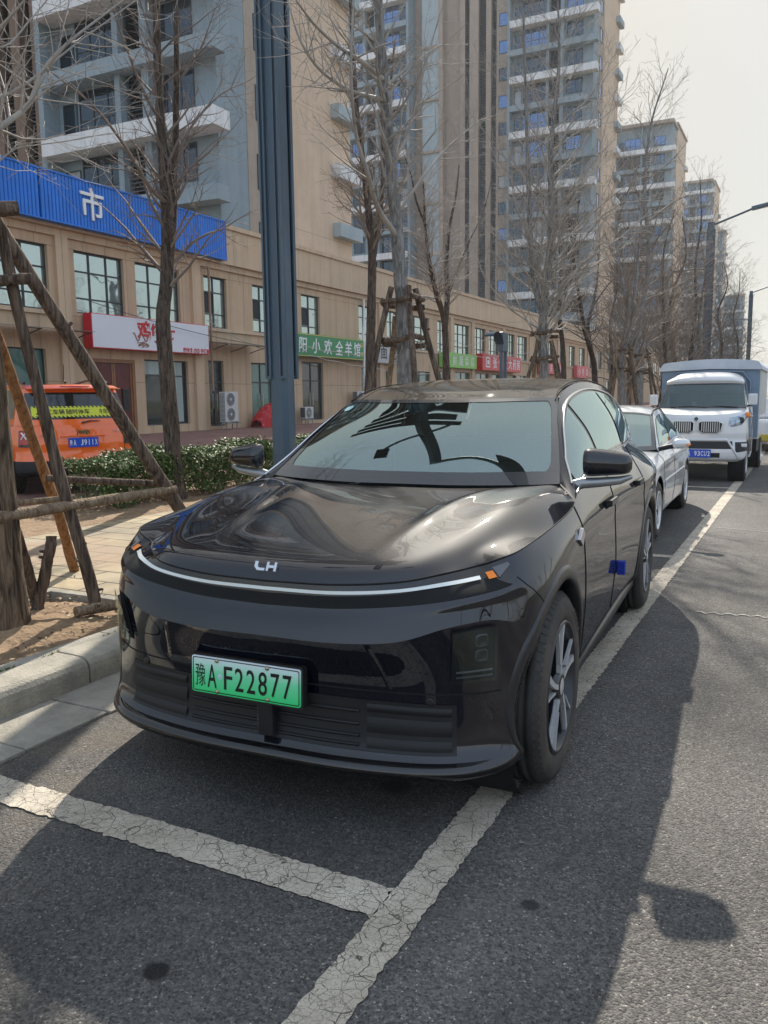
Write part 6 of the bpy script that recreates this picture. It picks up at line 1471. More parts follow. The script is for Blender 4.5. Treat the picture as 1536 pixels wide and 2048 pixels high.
# tree at the left edge, furrowed trunk, held by the nearest stakes
b1 = (-2.56, 1.18, 0.13)
tree('thick furrowed trunk at the left edge among the wooden stakes', b1,
     [([b1, (-2.565, 1.18, 1.2), (-2.60, 1.17, 2.4), (-2.66, 1.20, 3.2), (-2.7, 1.3, 4.4), (-2.75, 1.3, 5.8)], 0.094, 0.05)],
     11, limbs=8, llen=(0.8, 1.5), t0=0.62, mt=M_BARKT, tw=M_TWIGG, trunk_n=28,
     extra=[([(-2.68, 1.22, 3.3)] + pth(-2.5, [(-30, 262), (20, 240), (60, 205), (80, 150), (115, 105), (165, 62), (240, 5)], [-.1, -.05, 0, 0.05, 0.1, 0.15, 0.2]), 0.022),
            ([(-2.68, 1.22, 3.55)] + pth(-2.6, [(-20, 190), (30, 180), (75, 150), (130, 105), (190, 60), (300, -20)], [0, 0, 0, 0, .05, .1]), 0.013),
            ([(-2.65, 1.2, 3.0)] + pth(-2.7, [(-20, 330), (30, 298), (75, 290), (135, 282)]), 0.008),
            ([(-2.7, 1.25, 3.7)] + pth(-2.3, [(0, 95), (60, 40), (110, -20)]), 0.009)], dens=1.0, rn_k=0.10)
# hedge-row tree seen against the shops
T2 = -6.02
tree('dark slender tree in the hedge, in front of the white and red sign', tuple(onx(350, 1003, T2)),
     [(pth(T2, [(352, 1003), (346, 900), (335, 760), (326, 640), (333, 560), (334, 440), (325, 300), (316, 150), (312, 0), (306, -160)]), 0.125, 0.035),
      (pth(T2 + .02, [(334, 560), (344, 460), (348, 360), (352, 240), (353, 100), (348, -80)]), 0.066, 0.028)],
     21, limbs=36, llen=(1.1, 2.3), t0=0.42, mt=M_BARKD, tw=M_TWIGD, dens=1.25,
     extra=[(pth(T2, [(338, 410), (300, 375), (255, 300), (190, 215), (110, 150)], [0, .1, .2, .3, .4]), 0.030),
            (pth(T2, [(346, 330), (385, 250), (440, 190), (500, 160)], [0, -.1, -.2, -.3]), 0.026), (pth(T2, [(330, 250), (290, 190), (240, 60), (215, -30)], [0, .1, .2, .3]), 0.026),
            (pth(T2, [(350, 170), (395, 110), (430, 20)], [0, .1, .2]), 0.022)])
# tall pale tree behind the car, held by stakes
T3 = -2.5
tree('tall pale grey tree right of the lamp post, lashed to crossed stakes', (T3, 6.66, 0.13),
     [([(T3, 6.66, 0.13)] + pth(T3, [(809, 780), (806, 640), (798, 520), (788, 400), (780, 300), (770, 200), (763, 100), (757, 0), (750, -150)]), 0.094, 0.040)],
     31, limbs=26, llen=(0.8, 1.7), t0=0.45, mt=M_BARKG, tw=M_TWIGG, dens=1.1,
     extra=[(pth(T3, [(792, 470), (755, 415), (735, 345), (712, 270), (702, 150), (706, 20)], [0, 0, .1, .1, .2, .2]), 0.034),
            (pth(T3, [(772, 200), (725, 190), (690, 175), (640, 140), (600, 80), (575, 0)], [0, 0, -.1, -.2, -.3, -.4]), 0.027),
            (pth(T3, [(768, 160), (720, 120), (680, 95), (630, 50), (585, -10)], [0, .1, .2, .3, .4]), 0.028),
            (pth(T3, [(788, 320), (815, 270), (835, 190), (862, 90), (895, -20)], [0, .1, .1, .2, .2]), 0.024),
            (pth(T3, [(800, 420), (850, 350), (900, 290), (960, 240)], [0, .2, .3, .5]), 0.020),
            (pth(T3, [(776, 190), (810, 150), (850, 110), (880, 90)], [0, .1, .2, .2]), 0.016)])
def gtree(label, X, px, pybase, top, r, seed, mt, tw, wob=4, X2=None, fork=None, **kw):
    Y = onx(px, pybase, X).y; base = (X, Y, 0.14); pts = [base]; rn = random.Random(seed)
    H = onx(px, top, X).z
    N = 6
    for i in range(1, N + 1): pts.append((X + rn.gauss(0, 0.07) * i / 2, Y + rn.gauss(0, 0.07) * i / 2, 0.14 + (H - 0.14) * i / N))
    st = [(pts, r, r * 0.10)]
    if fork: 
        k = fork; p = pts[k]; a = rn.uniform(0, 6.28); st.append(([p, (p[0] + 0.22 * math.cos(a), p[1] + 0.22 * math.sin(a), p[2] + 0.8), (p[0] + 0.35 * math.cos(a), p[1] + 0.35 * math.sin(a), lerp(p[2], H, 0.5)), (p[0] + 0.45 * math.cos(a), p[1] + 0.5 * math.sin(a), lerp(p[2], H, 0.92))], r * 0.6, r * 0.15))
    return tree(label, base, st, seed, mt=mt, tw=tw, **kw)
GT_ = dict(maxl=3)
TWMIN = 0.0028
T5_ = -6.3
tree('dark twin-stemmed tree just left of the pale staked tree behind the car', tuple(onx(741, 800, T5_)),
     [(pth(T5_, [(741, 800), (741, 700), (743, 600), (744, 520), (738, 430), (728, 340), (714, 230), (706, 100), (700, -20)]), 0.112, 0.03),
      (pth(T5_, [(744, 530), (756, 460), (765, 380), (768, 300), (778, 200), (790, 80)]), 0.065, 0.018)], 41, limbs=40, llen=(1.1, 2.2), t0=0.40, mt=M_BARKD, tw=M_TWIGB, dens=1.1, ang=(0.6, 1.15))
T6_ = -6.3
tree('slender dark tree in front of the lime green sign, its stems forming a V', tuple(onx(893, 800, T6_)),
     [(pth(T6_, [(893, 800), (892, 720), (888, 640), (872, 585), (858, 520), (850, 450), (848, 390), (842, 330)]), 0.10, 0.010),
      (pth(T6_, [(890, 650), (895, 590), (893, 520), (900, 450), (912, 390), (918, 330)]), 0.08, 0.010),
      (pth(T6_, [(896, 590), (915, 540), (940, 480), (968, 420), (985, 350)]), 0.040, 0.008),
      (pth(T6_, [(850, 450), (832, 400), (822, 350), (805, 300)]), 0.028, 0.006)], 42, limbs=100, llen=(0.9, 1.9), t0=0.38, mt=M_BARKD, tw=M_TWIGG, dens=1.25, ang=(0.6, 1.2))
gtree('tall pale staked tree right of the pharmacy sign, above the roof of the black car', -2.5, 1088, 760, -60, 0.105, 52, M_BARKG, M_TWIGG, fork=2, limbs=60, llen=(1.8, 3.2), t0=0.26, dens=1.25, up=0.55)
tree('dark leaning tree by the small red signs, its trunk bending left', tuple(onx(1190, 790, -6.3)),
     [(pth(-6.3, [(1190, 790), (1188, 730), (1178, 690), (1168, 655), (1160, 600), (1150, 540), (1142, 470), (1132, 400)]), 0.13, 0.02), (pth(-6.3, [(1182, 700), (1176, 650), (1188, 600), (1196, 540), (1200, 460)]), 0.09, 0.02), (pth(-6.3, [(1188, 610), (1212, 575), (1240, 545), (1270, 520)]), 0.04, 0.01)],
     43, limbs=44, llen=(1.4, 2.8), t0=0.3, mt=M_BARKD, tw=M_TWIGB, dens=1.0, ang=(0.6, 1.2))
tree('dark hedge-row tree half hidden behind the pale staked tree', tuple(onx(1128, 790, -6.3)),
     [(pth(-6.3, [(1128, 790), (1126, 700), (1118, 620), (1122, 540), (1116, 450), (1106, 360), (1100, 290)]), 0.10, 0.02), (pth(-6.3, [(1122, 620), (1136, 560), (1150, 480), (1158, 400), (1170, 320)]), 0.06, 0.015)],
     44, limbs=44, llen=(1.4, 2.8), t0=0.3, mt=M_BARKD, tw=M_TWIGB, dens=1.0, ang=(0.6, 1.2))
gtree('very tall narrow tree rising above the white sedan into the sky', -2.5, 1283, 760, 85, 0.12, 53, M_BARKG, M_TWIGB, limbs=60, llen=(1.6, 2.8), t0=0.22, up=0.55, dens=0.9)
gtree('grey staked tree left of the tallest one, rising behind the white sedan', -2.5, 1246, 760, 330, 0.115, 54, M_BARKG, M_TWIGB, fork=2, limbs=44, llen=(1.5, 2.6), t0=0.22, up=0.45, dens=0.9)
TWMIN = 0.0036
k_ = 0
for (X, px, top, lab) in ((-6.3, 1222, 430, 'brown hedge-row tree farther back, behind the grey staked trees'), (-2.5, 1328, 400, 'bare tree behind the white cargo truck, at the left end of its cover'), (-2.5, 1346, 420, 'thin bare tree just left of the second lamp post'), (-2.5, 1378, 330, 'spreading bare tree between the two lamp posts, its twigs crossing the sky'), (-6.3, 1262, 450, 'brown tree of the hedge row under the third tower'), (-2.5, 1400, 470, 'small bare tree right behind the second lamp post'), (-2.5, 1440, 500, 'thin bare tree in front of the lowest tower'), (-2.5, 1470, 520, 'farthest bare tree by the third lamp post')):
    gtree(lab, X, px, 740, top, 0.10 + 0.02 * (px > 1340), 60 + k_, M_BARKD, M_TWIGB, limbs=60, llen=(1.8, 3.4), t0=0.16, up=0.4, dens=0.8, maxl=3, trunk_n=8, rn_k=0.16); k_ += 1

TWMIN = 0.002
# ------------------------------------------------------------------ stake frames
def pole_mesh(a, b, r0, r1, seed, n=12):
    rn = random.Random(seed); a, b = Vector(a), Vector(b); N = 22; pts = []; rs = []; o1 = (b - a).orthogonal().normalized(); o2 = (b - a).cross(o1).normalized(); ph = rn.uniform(0, 6)
    for i in range(N + 1):
        t = i / N; w_ = math.sin(t * 5 + ph) * 0.012 + math.sin(t * 13 + ph) * 0.004; pts.append(a.lerp(b, t) + o1 * w_ + o2 * w_ * 0.6); rs.append(lerp(r0, r1, t) * (1 + rn.gauss(0, 0.035)))
    mb = MB().tube(pts, rs, n)
    for _ in range(3):
        t = rn.uniform(0.1, 0.9); p = a.lerp(b, t); q = Matrix.Rotation(rn.uniform(0, 6.28), 3, (b - a).normalized()) @ o1; mb.tube([p + q * r0 * 0.6, p + q * r0 * 1.45], [r0 * 0.38, r0 * 0.25], 6)
    return mb
fr = empty('tree_support', (-2.56, 1.18, 0.15), 0, 'rough wooden stake frame of crossed poles round the thick tree at the left edge', 'stakes', 'stake frames around the trees')
o0 = Vector((-2.56, 1.18, 0.15))
def L_(p): return Vector(p) - o0
def part(mb, nm, m, par): return mb.build(nm, m, par)
part(pole_mesh(L_((-2.66, 1.30, 2.72)), L_((-2.44, 3.02, 0.15)), 0.043, 0.050, 1), 'pole', M_STAKE, fr)
part(pole_mesh(L_((-2.62, 1.36, 2.50)), L_((-2.42, 1.72, 0.17)), 0.034, 0.041, 2), 'pole', M_STAKE, fr)
part(pole_mesh(L_((-2.63, 1.18, 2.30)), L_((-3.56, 2.60, 0.155)), 0.034, 0.040, 3), 'pole', M_STAKEO, fr)
part(pole_mesh(L_((-2.74, 0.98, 2.1)), L_((-2.86, 1.64, 0.15)), 0.032, 0.040, 4), 'pole', M_STAKE, fr)
p1_ = onx(100, 1072, -2.80)
part(pole_mesh(L_(V3(p1_)), L_((-2.82, 1.60, 0.10)), 0.036, 0.042, 5), 'stub_post', M_STAKE, fr)
a_ = onx(-60, 1043, -2.50); b_ = onx(352, 978, -2.44)
part(pole_mesh(L_(V3(a_)), L_(V3(b_)), 0.040, 0.030, 6), 'cross_bar', M_STAKEL, fr)
a_ = onx(92, 957, -3.0); b_ = onx(345, 968, -2.56)
part(pole_mesh(L_(V3(a_)), L_(V3(b_)), 0.024, 0.026, 7), 'cross_bar', M_STAKE, fr)
a_ = onx(-30, 1012, -3.2); b_ = onx(150, 995, -2.9)
part(pole_mesh(L_(V3(a_)), L_(V3(b_)), 0.022, 0.022, 8), 'cross_bar', M_STAKEL, fr)
part(pole_mesh(L_((-2.74, 1.06, 2.62)), L_((-2.48, 1.38, 2.66)), 0.045, 0.043, 9), 'cross_bar', M_STAKE, fr)
part(pole_mesh(L_((-2.76, 1.10, 2.22)), L_((-2.50, 1.46, 2.27)), 0.036, 0.034, 10), 'cross_bar', M_STAKE, fr)
part(pole_mesh(L_((-2.38, 1.52, 0.195)), L_((-2.05, 2.25, 0.205)), 0.036, 0.038, 12), 'ground_log', M_STAKEL, fr)
# wire lashings
wl = MB()
for (p, r) in (((-3.54, 2.57, 0.24), 0.046), ((-2.43, 1.74, 0.26), 0.046)):
    for k in range(4): wl.tube([L_(p) + Vector((math.cos(a) * (r + 0.003 * k), math.sin(a) * (r + 0.002 * k), 0.012 * k + 0.02 * math.sin(a + k))) for a in [2 * PI * q / 16 for q in range(17)]], 0.0028, 4, caps=False)
wl.tube([L_((-3.50, 2.54, 0.26)), L_((-3.44, 2.50, 0.29)), L_((-3.41, 2.52, 0.23)), L_((-3.46, 2.54, 0.20))], 0.005, 5)
wl.build('wire_lashing', mat('rusty_wire', (0.05, 0.035, 0.03), 0.7), fr)
def stake_frame(x, y, seed, label):
    rn = random.Random(seed); t = empty('tree_support', (x, y, 0.15), 0, label, 'stakes', 'stake frames around the trees')
    for k in range(4):
        a = PI / 4 + PI / 2 * k + rn.uniform(-0.15, 0.15); R = rn.uniform(0.75, 1.0); h = rn.choice([2.45, 2.15]); 
        pole_mesh((math.cos(a) * R, math.sin(a) * R, 0), (math.cos(a + 0.25) * 0.16, math.sin(a + 0.25) * 0.16, h + 0.18), 0.040, 0.036, seed + k, 8).build('pole', M_STAKE if k != 1 else M_STAKEL, t)
    for h in (2.42, 1.98):
        for k in range(4):
            a = PI / 4 + PI / 2 * k; b = a + PI / 2; r = 0.26; pole_mesh((math.cos(a) * r, math.sin(a) * r, h + 0.03 * k), (math.cos(b) * r, math.sin(b) * r, h + 0.03 * k), 0.034, 0.032, seed + 10 + k, 8).build('cross_bar', M_STAKE, t)
stake_frame(-2.5, 6.66, 100, 'dark stake frame lashed round the pale tree beside the lamp post')
stake_frame(-2.5, onx(1088, 760, -2.5).y, 120, 'stake frame under the pale tree right of the pharmacy sign')
stake_frame(-2.5, onx(1246, 760, -2.5).y, 140, 'stake frame behind the white sedan, left one of the crowded pair')
stake_frame(-2.5, onx(1283, 760, -2.5).y, 160, 'stake frame at the foot of the very tall narrow tree')

# ------------------------------------------------------------------ lamp posts
M_POST = mat('slate_blue_paint', (0.050, 0.085, 0.120), 0.42, vary=0.12, vscale=2, coat=0.15); M_POSTD = mat('slate_blue_groove', (0.012, 0.022, 0.034), 0.5); M_LED = mat('lamp_glass_unlit', (0.25, 0.25, 0.24), 0.3)
def road_arms(t, arm, H, low):
    am = MB(); am.tube([(0, 0, H - 0.15), (arm * 0.6, 0, H + 0.22), (arm, 0, H + 0.48)], 0.05, 8); ao = am.build('arm', M_POST, t)
    hm_ = MB(); 
    hx0, hx1 = arm - 0.1, arm + 1.0
    q = Matrix.Rotation(-0.16, 3, 'Y'); hm_.box(hx0, hx1, -0.17, 0.17, H + 0.40, H + 0.56, rot=q, piv=(arm, 0, H + 0.48)); lo = hm_.build('lamp_head', M_POST, ao, bevel=0.02)
    MB().box(hx0 + 0.15, hx1 - 0.1, -0.11, 0.11, H + 0.388, H + 0.396, rot=q, piv=(arm, 0, H + 0.48)).build('lamp_glass', M_LED, lo)
    am = MB(); am.tube([(0, 0, low), (-0.7, 0, low + 0.06), (-1.2, 0, low + 0.04)], 0.04, 8); ao = am.build('arm', M_POST, t)
    MB().box(-1.2 - 0.62, -1.2 + 0.05, -0.12, 0.12, low - 0.03, low + 0.05).build('lamp_head', M_POST, ao, bevel=0.02)
def lamp_post(x, y, H, w_, label, detail, arm=2.6, low=6.4, rz=0.0):
    t = empty('street_lamp', (x, y, 0.15), rz, label, 'street lamp', 'slate blue street lamps'); h = w_ / 2; c = w_ * 0.22
    sec = lambda s: [(s - c * s / h, -s), (s, -s + c * s / h), (s, s - c * s / h), (s - c * s / h, s), (-s + c * s / h, s), (-s, s - c * s / h), (-s, -s + c * s / h), (-s + c * s / h, -s)]
    mb = MB(); vs = []; lv = [(0, h), (H, h * 0.86)]
    for z, s in lv: vs += [(a, b, z) for a, b in sec(s)]
    mb.add(vs, [(i, (i + 1) % 8, 8 + (i + 1) % 8, 8 + i) for i in range(8)] + [tuple(range(8, 16)), tuple(range(7, -1, -1))]); po = mb.build('post', M_POST, t)
    z0 = 1.62 if detail else 2.4
    rb = MB()
    for (sx_, sy_) in ((1, -1), (-1, -1), (1, 1), (-1, 1)):
        for d in (0.0, 1.0):
            rb.box(sx_ * (h * 0.99) - 0.011 + (0 if d else -sx_ * 0.050), sx_ * (h * 0.99) + 0.011 + (0 if d else -sx_ * 0.050), sy_ * (h + 0.004) - 0.022, sy_ * (h + 0.004) + 0.022, z0, H - 0.3)
        rb.box(min(sx_ * (h - 0.062), sx_ * (h + 0.010)), max(sx_ * (h - 0.062), sx_ * (h + 0.010)), sy_ * (h + 0.004) - 0.021, sy_ * (h + 0.004) + 0.021, z0 - 0.03, z0)
    rb.build('rail', M_POST, t, bevel=0.004 if detail else 0)
    gb = MB()
    for (sx_, sy_) in ((1, -1), (-1, -1), (1, 1), (-1, 1)):
        gb.box(min(sx_ * (h - 0.036), sx_ * (h - 0.013)), max(sx_ * (h - 0.036), sx_ * (h - 0.013)), sy_ * (h + 0.004) - 0.010, sy_ * (h + 0.004) + 0.010, z0 + 0.002, H - 0.32)
    gb.build('groove', M_POSTD, t)
    MB().box(-h - 0.06, h + 0.06, -h - 0.06, h + 0.06, 0, 0.03).build('base_plate', M_POST, t)
    # road arm and lower footway arm
    if not detail: road_arms(t, arm, H, low)
    if detail:
        bx = MB(); bx.box(-h - 0.05, -h - 0.001, -0.07, 0.07, 0.28, 0.62); bx.build('service_hatch', M_POST, t, bevel=0.01)
        # slatted canopy, diagonal bracket and the two thin arms high over the parked car
        Z = H - 0.05; dp = MB()
        for k in range(6): dp.box(-2.2 + 0.12 * k, 1.05 - 0.22 * (k % 2), -0.65 + 0.33 * k, -0.42 + 0.33 * k, Z + 0.05 * k, Z + 0.05 + 0.05 * k)
        dp.box(-0.35, 0.0 - 0.002, -0.6, 1.3, Z - 0.06, Z - 0.012); dp.build('louvred_panel', M_POSTD, t)
        MB().tube([(0, 0.0, Z - 0.10), (1.0, -2.95, Z - 0.12)], 0.14, 4, smooth=False).build('bracket', M_POSTD, t)
        ao = MB().tube([(0.96, -2.93, Z - 0.12), (1.9, -2.72, Z - 0.1), (2.75, -2.62, Z - 0.06)], 0.055, 8).build('arm', M_POST, t)
        MB().box(2.62, 3.45, -2.74, -2.36, Z - 0.10, Z - 0.03, rot=Matrix.Rotation(0.30, 3, 'Z'), piv=(2.62, -2.6, Z)).build('lamp_head', M_POSTD, ao, bevel=0.02)
        ao = MB().tube([(0.85, -0.65, Z - 0.1), (-0.25, -2.35, Z - 0.12)], 0.05, 8).build('arm', M_POST, t)
        MB().box(-0.48, -0.10, -2.75, -2.30, Z - 0.16, Z - 0.08).build('camera_housing', M_POSTD, ao, bevel=0.02)
    return t
P1 = onx(567, 905, -3.3)
lamp_post(-3.3, P1.y + 0.02, 7.9, 0.225, 'thick slate blue lamp post standing just behind the left side of the black car', True)
P2 = onx(1416, 620, -3.0); lamp_post(-3.0, P2.y, 9.75, 0.36, 'second slate blue lamp post, above the roof of the white cargo truck', False, arm=1.9, low=7.5)
P3 = onx(1500, 640, -3.0); lamp_post(-3.0, P3.y, 9.8, 0.30, 'farthest slate blue lamp post at the right edge of the photo', False, arm=1.9, low=7.5)
# blue two-post sign with a curved top, in front of the shops
S_ = onx(1006, 760, -6.9)
t = empty('information_sign', (-6.9, S_.y, 0.15), 0, 'dark blue twin-post sign with a curved hood, between the pharmacy sign and the staked tree', 'sign')
mb = MB(); mb.box(-0.05, 0.05, -0.22, -0.17, 0, 3.0); mb.build('post', M_POST, t); mb = MB(); mb.box(-0.05, 0.05, 0.17, 0.22, 0, 3.0); mb.build('post', M_POST, t)
mb = MB(); mb.box(-0.08, 0.08, -0.26, 0.26, 2.75, 3.35); mb.build('box_head', M_POST, t, bevel=0.02)
mb = MB(); P = []
for k in range(13): a = PI * (0.05 + 0.75 * k / 12); P.append([(-0.14, -0.35 - 0.55 + 0.55 * math.cos(a), 2.9 + 0.42 * math.sin(a)), (0.14, -0.35 - 0.55 + 0.55 * math.cos(a), 2.9 + 0.42 * math.sin(a))])
mb.grid(P); mb.build('curved_hood', mat('matt_blue_hood', (0.03, 0.05, 0.075), 0.95, spec=0.1), t, fixn=False)

# ------------------------------------------------------------------ clipped hedge
def hedge(label, y0, y1, x0, x1, z0, z1, seed, nleaf):
    t = empty('hedge', ((x0 + x1) / 2, (y0 + y1) / 2, 0.15), 0, label, 'hedge'); ox, oy = (x0 + x1) / 2, (y0 + y1) / 2; rn = random.Random(seed)
    st = MB()
    for k in range(int((y1 - y0) * 22)):
        x, y = rn.uniform(x0 + 0.1, x1 - 0.1), rn.uniform(y0 + 0.05, y1 - 0.05); p = [Vector((x - ox, y - oy, 0))]
        for q in range(4): p.append(p[-1] + Vector((rn.gauss(0, 0.035), rn.gauss(0, 0.035), 0.09 + rn.random() * 0.05)))
        st.tube(p, [0.007, 0.006, 0.005, 0.004, 0.003], 4, caps=False)
    st.build('stems', M_TWIGD, t, fixn=False)['kind'] = 'stuff'
    lv = MB()
    V = []; F = []; Mi = []
    for k in range(nleaf):
        y = rn.uniform(y0, y1); bump_ = 0.05 * math.sin(y * 3.1) + 0.04 * math.sin(y * 7.3 + 1)
        r = rn.random()
        if r < 0.42: x = rn.uniform(x0 - 0.02, x1 + 0.04); z = z1 + bump_ + rn.gauss(0.0, 0.035) - 0.02
        elif r < 0.80: x = x1 + rn.gauss(0.0, 0.045) + bump_ * 0.5; z = lerp(z0, z1, rn.random() ** 0.75) + bump_
        else: x = rn.uniform(x0, x1); z = rn.uniform(z0, z1)
        c = Vector((x - ox, y - oy, z - 0.15)); nrm = Vector((rn.gauss(0.25, 0.55), rn.gauss(-0.1, 0.55), abs(rn.gauss(0.75, 0.4)))).normalized()
        a = rn.uniform(0, 6.28); u = nrm.orthogonal().normalized(); u = Matrix.Rotation(a, 3, nrm) @ u; v = nrm.cross(u); s = rn.uniform(0.022, 0.036); w_ = s * rn.uniform(0.42, 0.6)
        n0 = len(V); V += [c - u * s, c + v * w_ + nrm * 0.003, c + u * s - nrm * 0.004, c - v * w_ + nrm * 0.003, c]
        F += [(n0, n0 + 4, n0 + 1), (n0 + 1, n0 + 4, n0 + 2), (n0 + 2, n0 + 4, n0 + 3), (n0 + 3, n0 + 4, n0)]; mi = rn.choices([0, 1, 2, 3], [46, 36, 14, 4])[0]; Mi += [mi] * 4
    lv.v = [tuple(p) for p in V]; lv.f = F; lv.m = Mi; lv.sm = [True] * len(F)
    lv.build('foliage', [mat('hedge_green_mid', (0.085, 0.130, 0.030), 0.6, spec=0.3), mat('hedge_green_dark', (0.050, 0.080, 0.018), 0.6, spec=0.3), mat('hedge_green_pale', (0.17, 0.215, 0.065), 0.55, spec=0.35), mat('hedge_leaf_brown', (0.19, 0.10, 0.045), 0.6)], t, fixn=False)
hedge('clipped glossy green hedge between the footway and the red brick plaza', 5.25, 14.5, -6.75, -5.98, 0.24, 0.78, 5, 52000)
hedge('short clipped hedge farther along the plaza, seen past the lamp post', 16.5, 26.0, -6.75, -6.05, 0.24, 0.76, 6, 16000)
# far-side planting across the road, what the car's flank and windows mirror
fb = MB(); rn = random.Random(17)
for k in range(7000):
    y = rn.uniform(-12, 45); x = rn.uniform(15.5, 19); hmax = 1.2 + 0.9 * math.sin(y * 0.7) + 0.5 * math.sin(y * 2.3); z = 0.15 + rn.random() * max(0.4, hmax); c = Vector((x, y, z)); u = Vector((rn.gauss(0, 1), rn.gauss(0, 1), rn.gauss(0, 1))).normalized(); v = u.orthogonal().normalized(); s = rn.uniform(0.05, 0.14)
    fb.add([c - u * s, c + v * s * 0.5, c + u * s, c - v * s * 0.5], [(0, 1, 2, 3)], rn.choice([0, 0, 1]))
tag(fb.build('shrubbery', [mat('shrub_green', (0.05, 0.075, 0.022), 0.6), mat('shrub_brown', (0.11, 0.085, 0.05), 0.8)], fixn=False), 'loose shrubs along the far side of the road, seen mirrored in the black car', 'shrubs', kind='stuff')
for k in range(9):
    y = -9 + k * 5.5; rn = random.Random(300 + k); 
    tree('bare tree %s on the far side of the road' % ['with a crooked stem', 'with a forked crown', 'with a thin straight stem', 'leaning to the road', 'with low limbs', 'with a narrow crown', 'with a broad crown', 'with a bent top', 'last of the row'][k], (17.0 + rn.uniform(-1, 1), y, 0.13), [([(17, y, 0.13), (17 + rn.uniform(-.3, .3), y, 2.5), (17 + rn.uniform(-.5, .5), y + 0.2, 5), (17, y, 7)], 0.11, 0.03)], 300 + k, limbs=22, llen=(1.5, 2.8), t0=0.3, mt=M_BARKD, tw=M_TWIGB, maxl=2, dens=0.7, group='bare trees across the road', trunk_n=7)
# ------------------------------------------------------------------ other vehicles, on the same shell method
def set_shell(Bn, Zn, In, wc, wr):
    global B, NST, _Z, _I, NET, WC, WR
    B = Bn; NST = len(B); _Z = Zn; _I = In; WC = wc; WR = wr
    NET = [[rail_pt(r, i) for r in range(8)] for i in range(NST)]
# ======== silver-white sedan
M_SILV = car_paint('silver_white_paint', (0.74, 0.74, 0.735), 0.08, dcol=(0.45, 0.42, 0.36), metal=0.10, rough=0.35)
set_shell([(0, 0), (.28, .01), (.50, .05), (.66, .13), (.76, .24), (.82, .38), (.848, .56), (.862, .88), (.860, 1.35), (.856, 1.75), (.856, 2.2), (.858, 2.7), (.860, 3.1), (.866, 3.6), (.85, 4.0), (.78, 4.38), (.60, 4.56), (.33, 4.63), (0, 4.65)],
 {0: [.17] * 7 + [.19] * 7 + [.22] * 5, 1: [.22] * 7 + [.24] * 7 + [.27] * 5, 2: [.32] * 7 + [.34] * 12, 3: [.45] * 19, 4: [.56] * 5 + [.56] * 14,
  5: [.62, .62, .63, .64, .66, .68, .70, .70, .70, .70, .71, .72, .73, .74, .75, .75, .75, .75, .75],
  6: [.66, .66, .67, .69, .72, .75, .77, .79, .81, .82, .83, .84, .85, .86, .87, .87, .86, .86, .86],
  7: [.70, .70, .71, .73, .765, .80, .825, .855, .89, .925, .945, .955, .965, .975, .985, .99, .98, .97, .97]},
 {0: [.06] * 7 + [.10] * 12, 1: [.02] * 7 + [.03] * 12, 2: [.0] * 7 + [.015] * 12, 3: [-.01] * 7 + [.0] * 12, 4: [.0] * 19, 5: [.01] * 19, 6: [.03] * 7 + [.02] * 12, 7: [.07, .07, .07, .07, .075, .08, .09, .09, .09, .10, .10, .10, .11, .11, .12, .13, .14, .14, .14]},
 ((.88, .32), (3.60, .32)), .36)
sed = empty('parked_sedan', (-.45, 5.95, 0), 0.025, 'silver-white sedan parked directly behind the black SUV', 'car')
S1_, S2_, S3_ = s_at_y(1.30), s_at_y(2.28), s_at_y(3.25)
bb = shell_part('body', 0, S1_, 0, 7, M_SILV, sed, ds=0.08, dt=0.12, crease=False) + shell_part('body', S3_, NST - 1, 0, 7, M_SILV, sed, ds=0.08, dt=0.12, crease=False) + shell_part('body', S1_, S3_, 0, 1.2, M_SILV, sed, ds=0.08, dt=0.12, crease=False)
sbody = join_meshes(bb, 'body')
for (a, b_) in ((S1_, S2_), (S2_, S3_)):
    for d_, sg in zip(shell_part('door', a, b_, 1.2, 7, M_SILV, sed, ds=0.08, dt=0.1), (1, -1)):
        pts = [shell(a, lerp(1.2, 6.98, j / 30)) for j in range(31)]; MB().tube([((p[0] + 0.0005) * sg, p[1], p[2]) for p in pts if not arch_snap(p)], 0.003, 5).build('shut_line', M_WELL, d_)
        p = Vector(shell(b_ - 0.28, 6.0)); MB().box(p.x * sg - 0.012, p.x * sg + 0.03 if sg > 0 else p.x * sg + 0.012, p.y - 0.09, p.y + 0.08, p.z - 0.018, p.z + 0.014).build('handle', M_SILV, d_, bevel=0.006)
        pts = [Vector(shell(lerp(a, b_, k / 12), 4.2)) + shell_n(lerp(a, b_, k / 12), 4.2) * 0.004 for k in range(13)]; MB().tube([(p.x * sg, p.y, p.z) for p in pts if not arch_snap(p)], 0.011, 6).build('rub_strip', M_SILV, d_)
R7 = lambda s: tuple(catmull([NET[i][7] for i in range(NST)], s))
SH = [[NET[i][7] for i in range(6)],
      [(0, .22, .775), (.28, .23, .78), (.46, .27, .79), (.60, .36, .80), (.69, .46, .815), R7(6.1)],
      [(0, .70, .85), (.28, .70, .855), (.46, .71, .865), (.60, .74, .870), (.70, .80, .868), R7(7.1)],
      [(0, 1.16, .90), (.28, 1.18, .902), (.48, 1.24, .905), (.62, 1.32, .905), (.70, 1.38, .90), R7(8.1)]]
surf('hood', lambda u, v: net2(SH, u * 5, v * 3), 24, 24, M_SILV, sed)
SW = [[(0, 1.14, .90), (.3, 1.17, .902), (.55, 1.28, .905), (.735, 1.42, .915)], [(0, 1.56, 1.13), (.28, 1.58, 1.13), (.49, 1.66, 1.13), (.665, 1.79, 1.125)], [(0, 1.98, 1.325), (.26, 2.00, 1.322), (.44, 2.06, 1.312), (.585, 2.17, 1.285)]]
swf = lambda u, v: net2(SW, u * 3, v * 2)
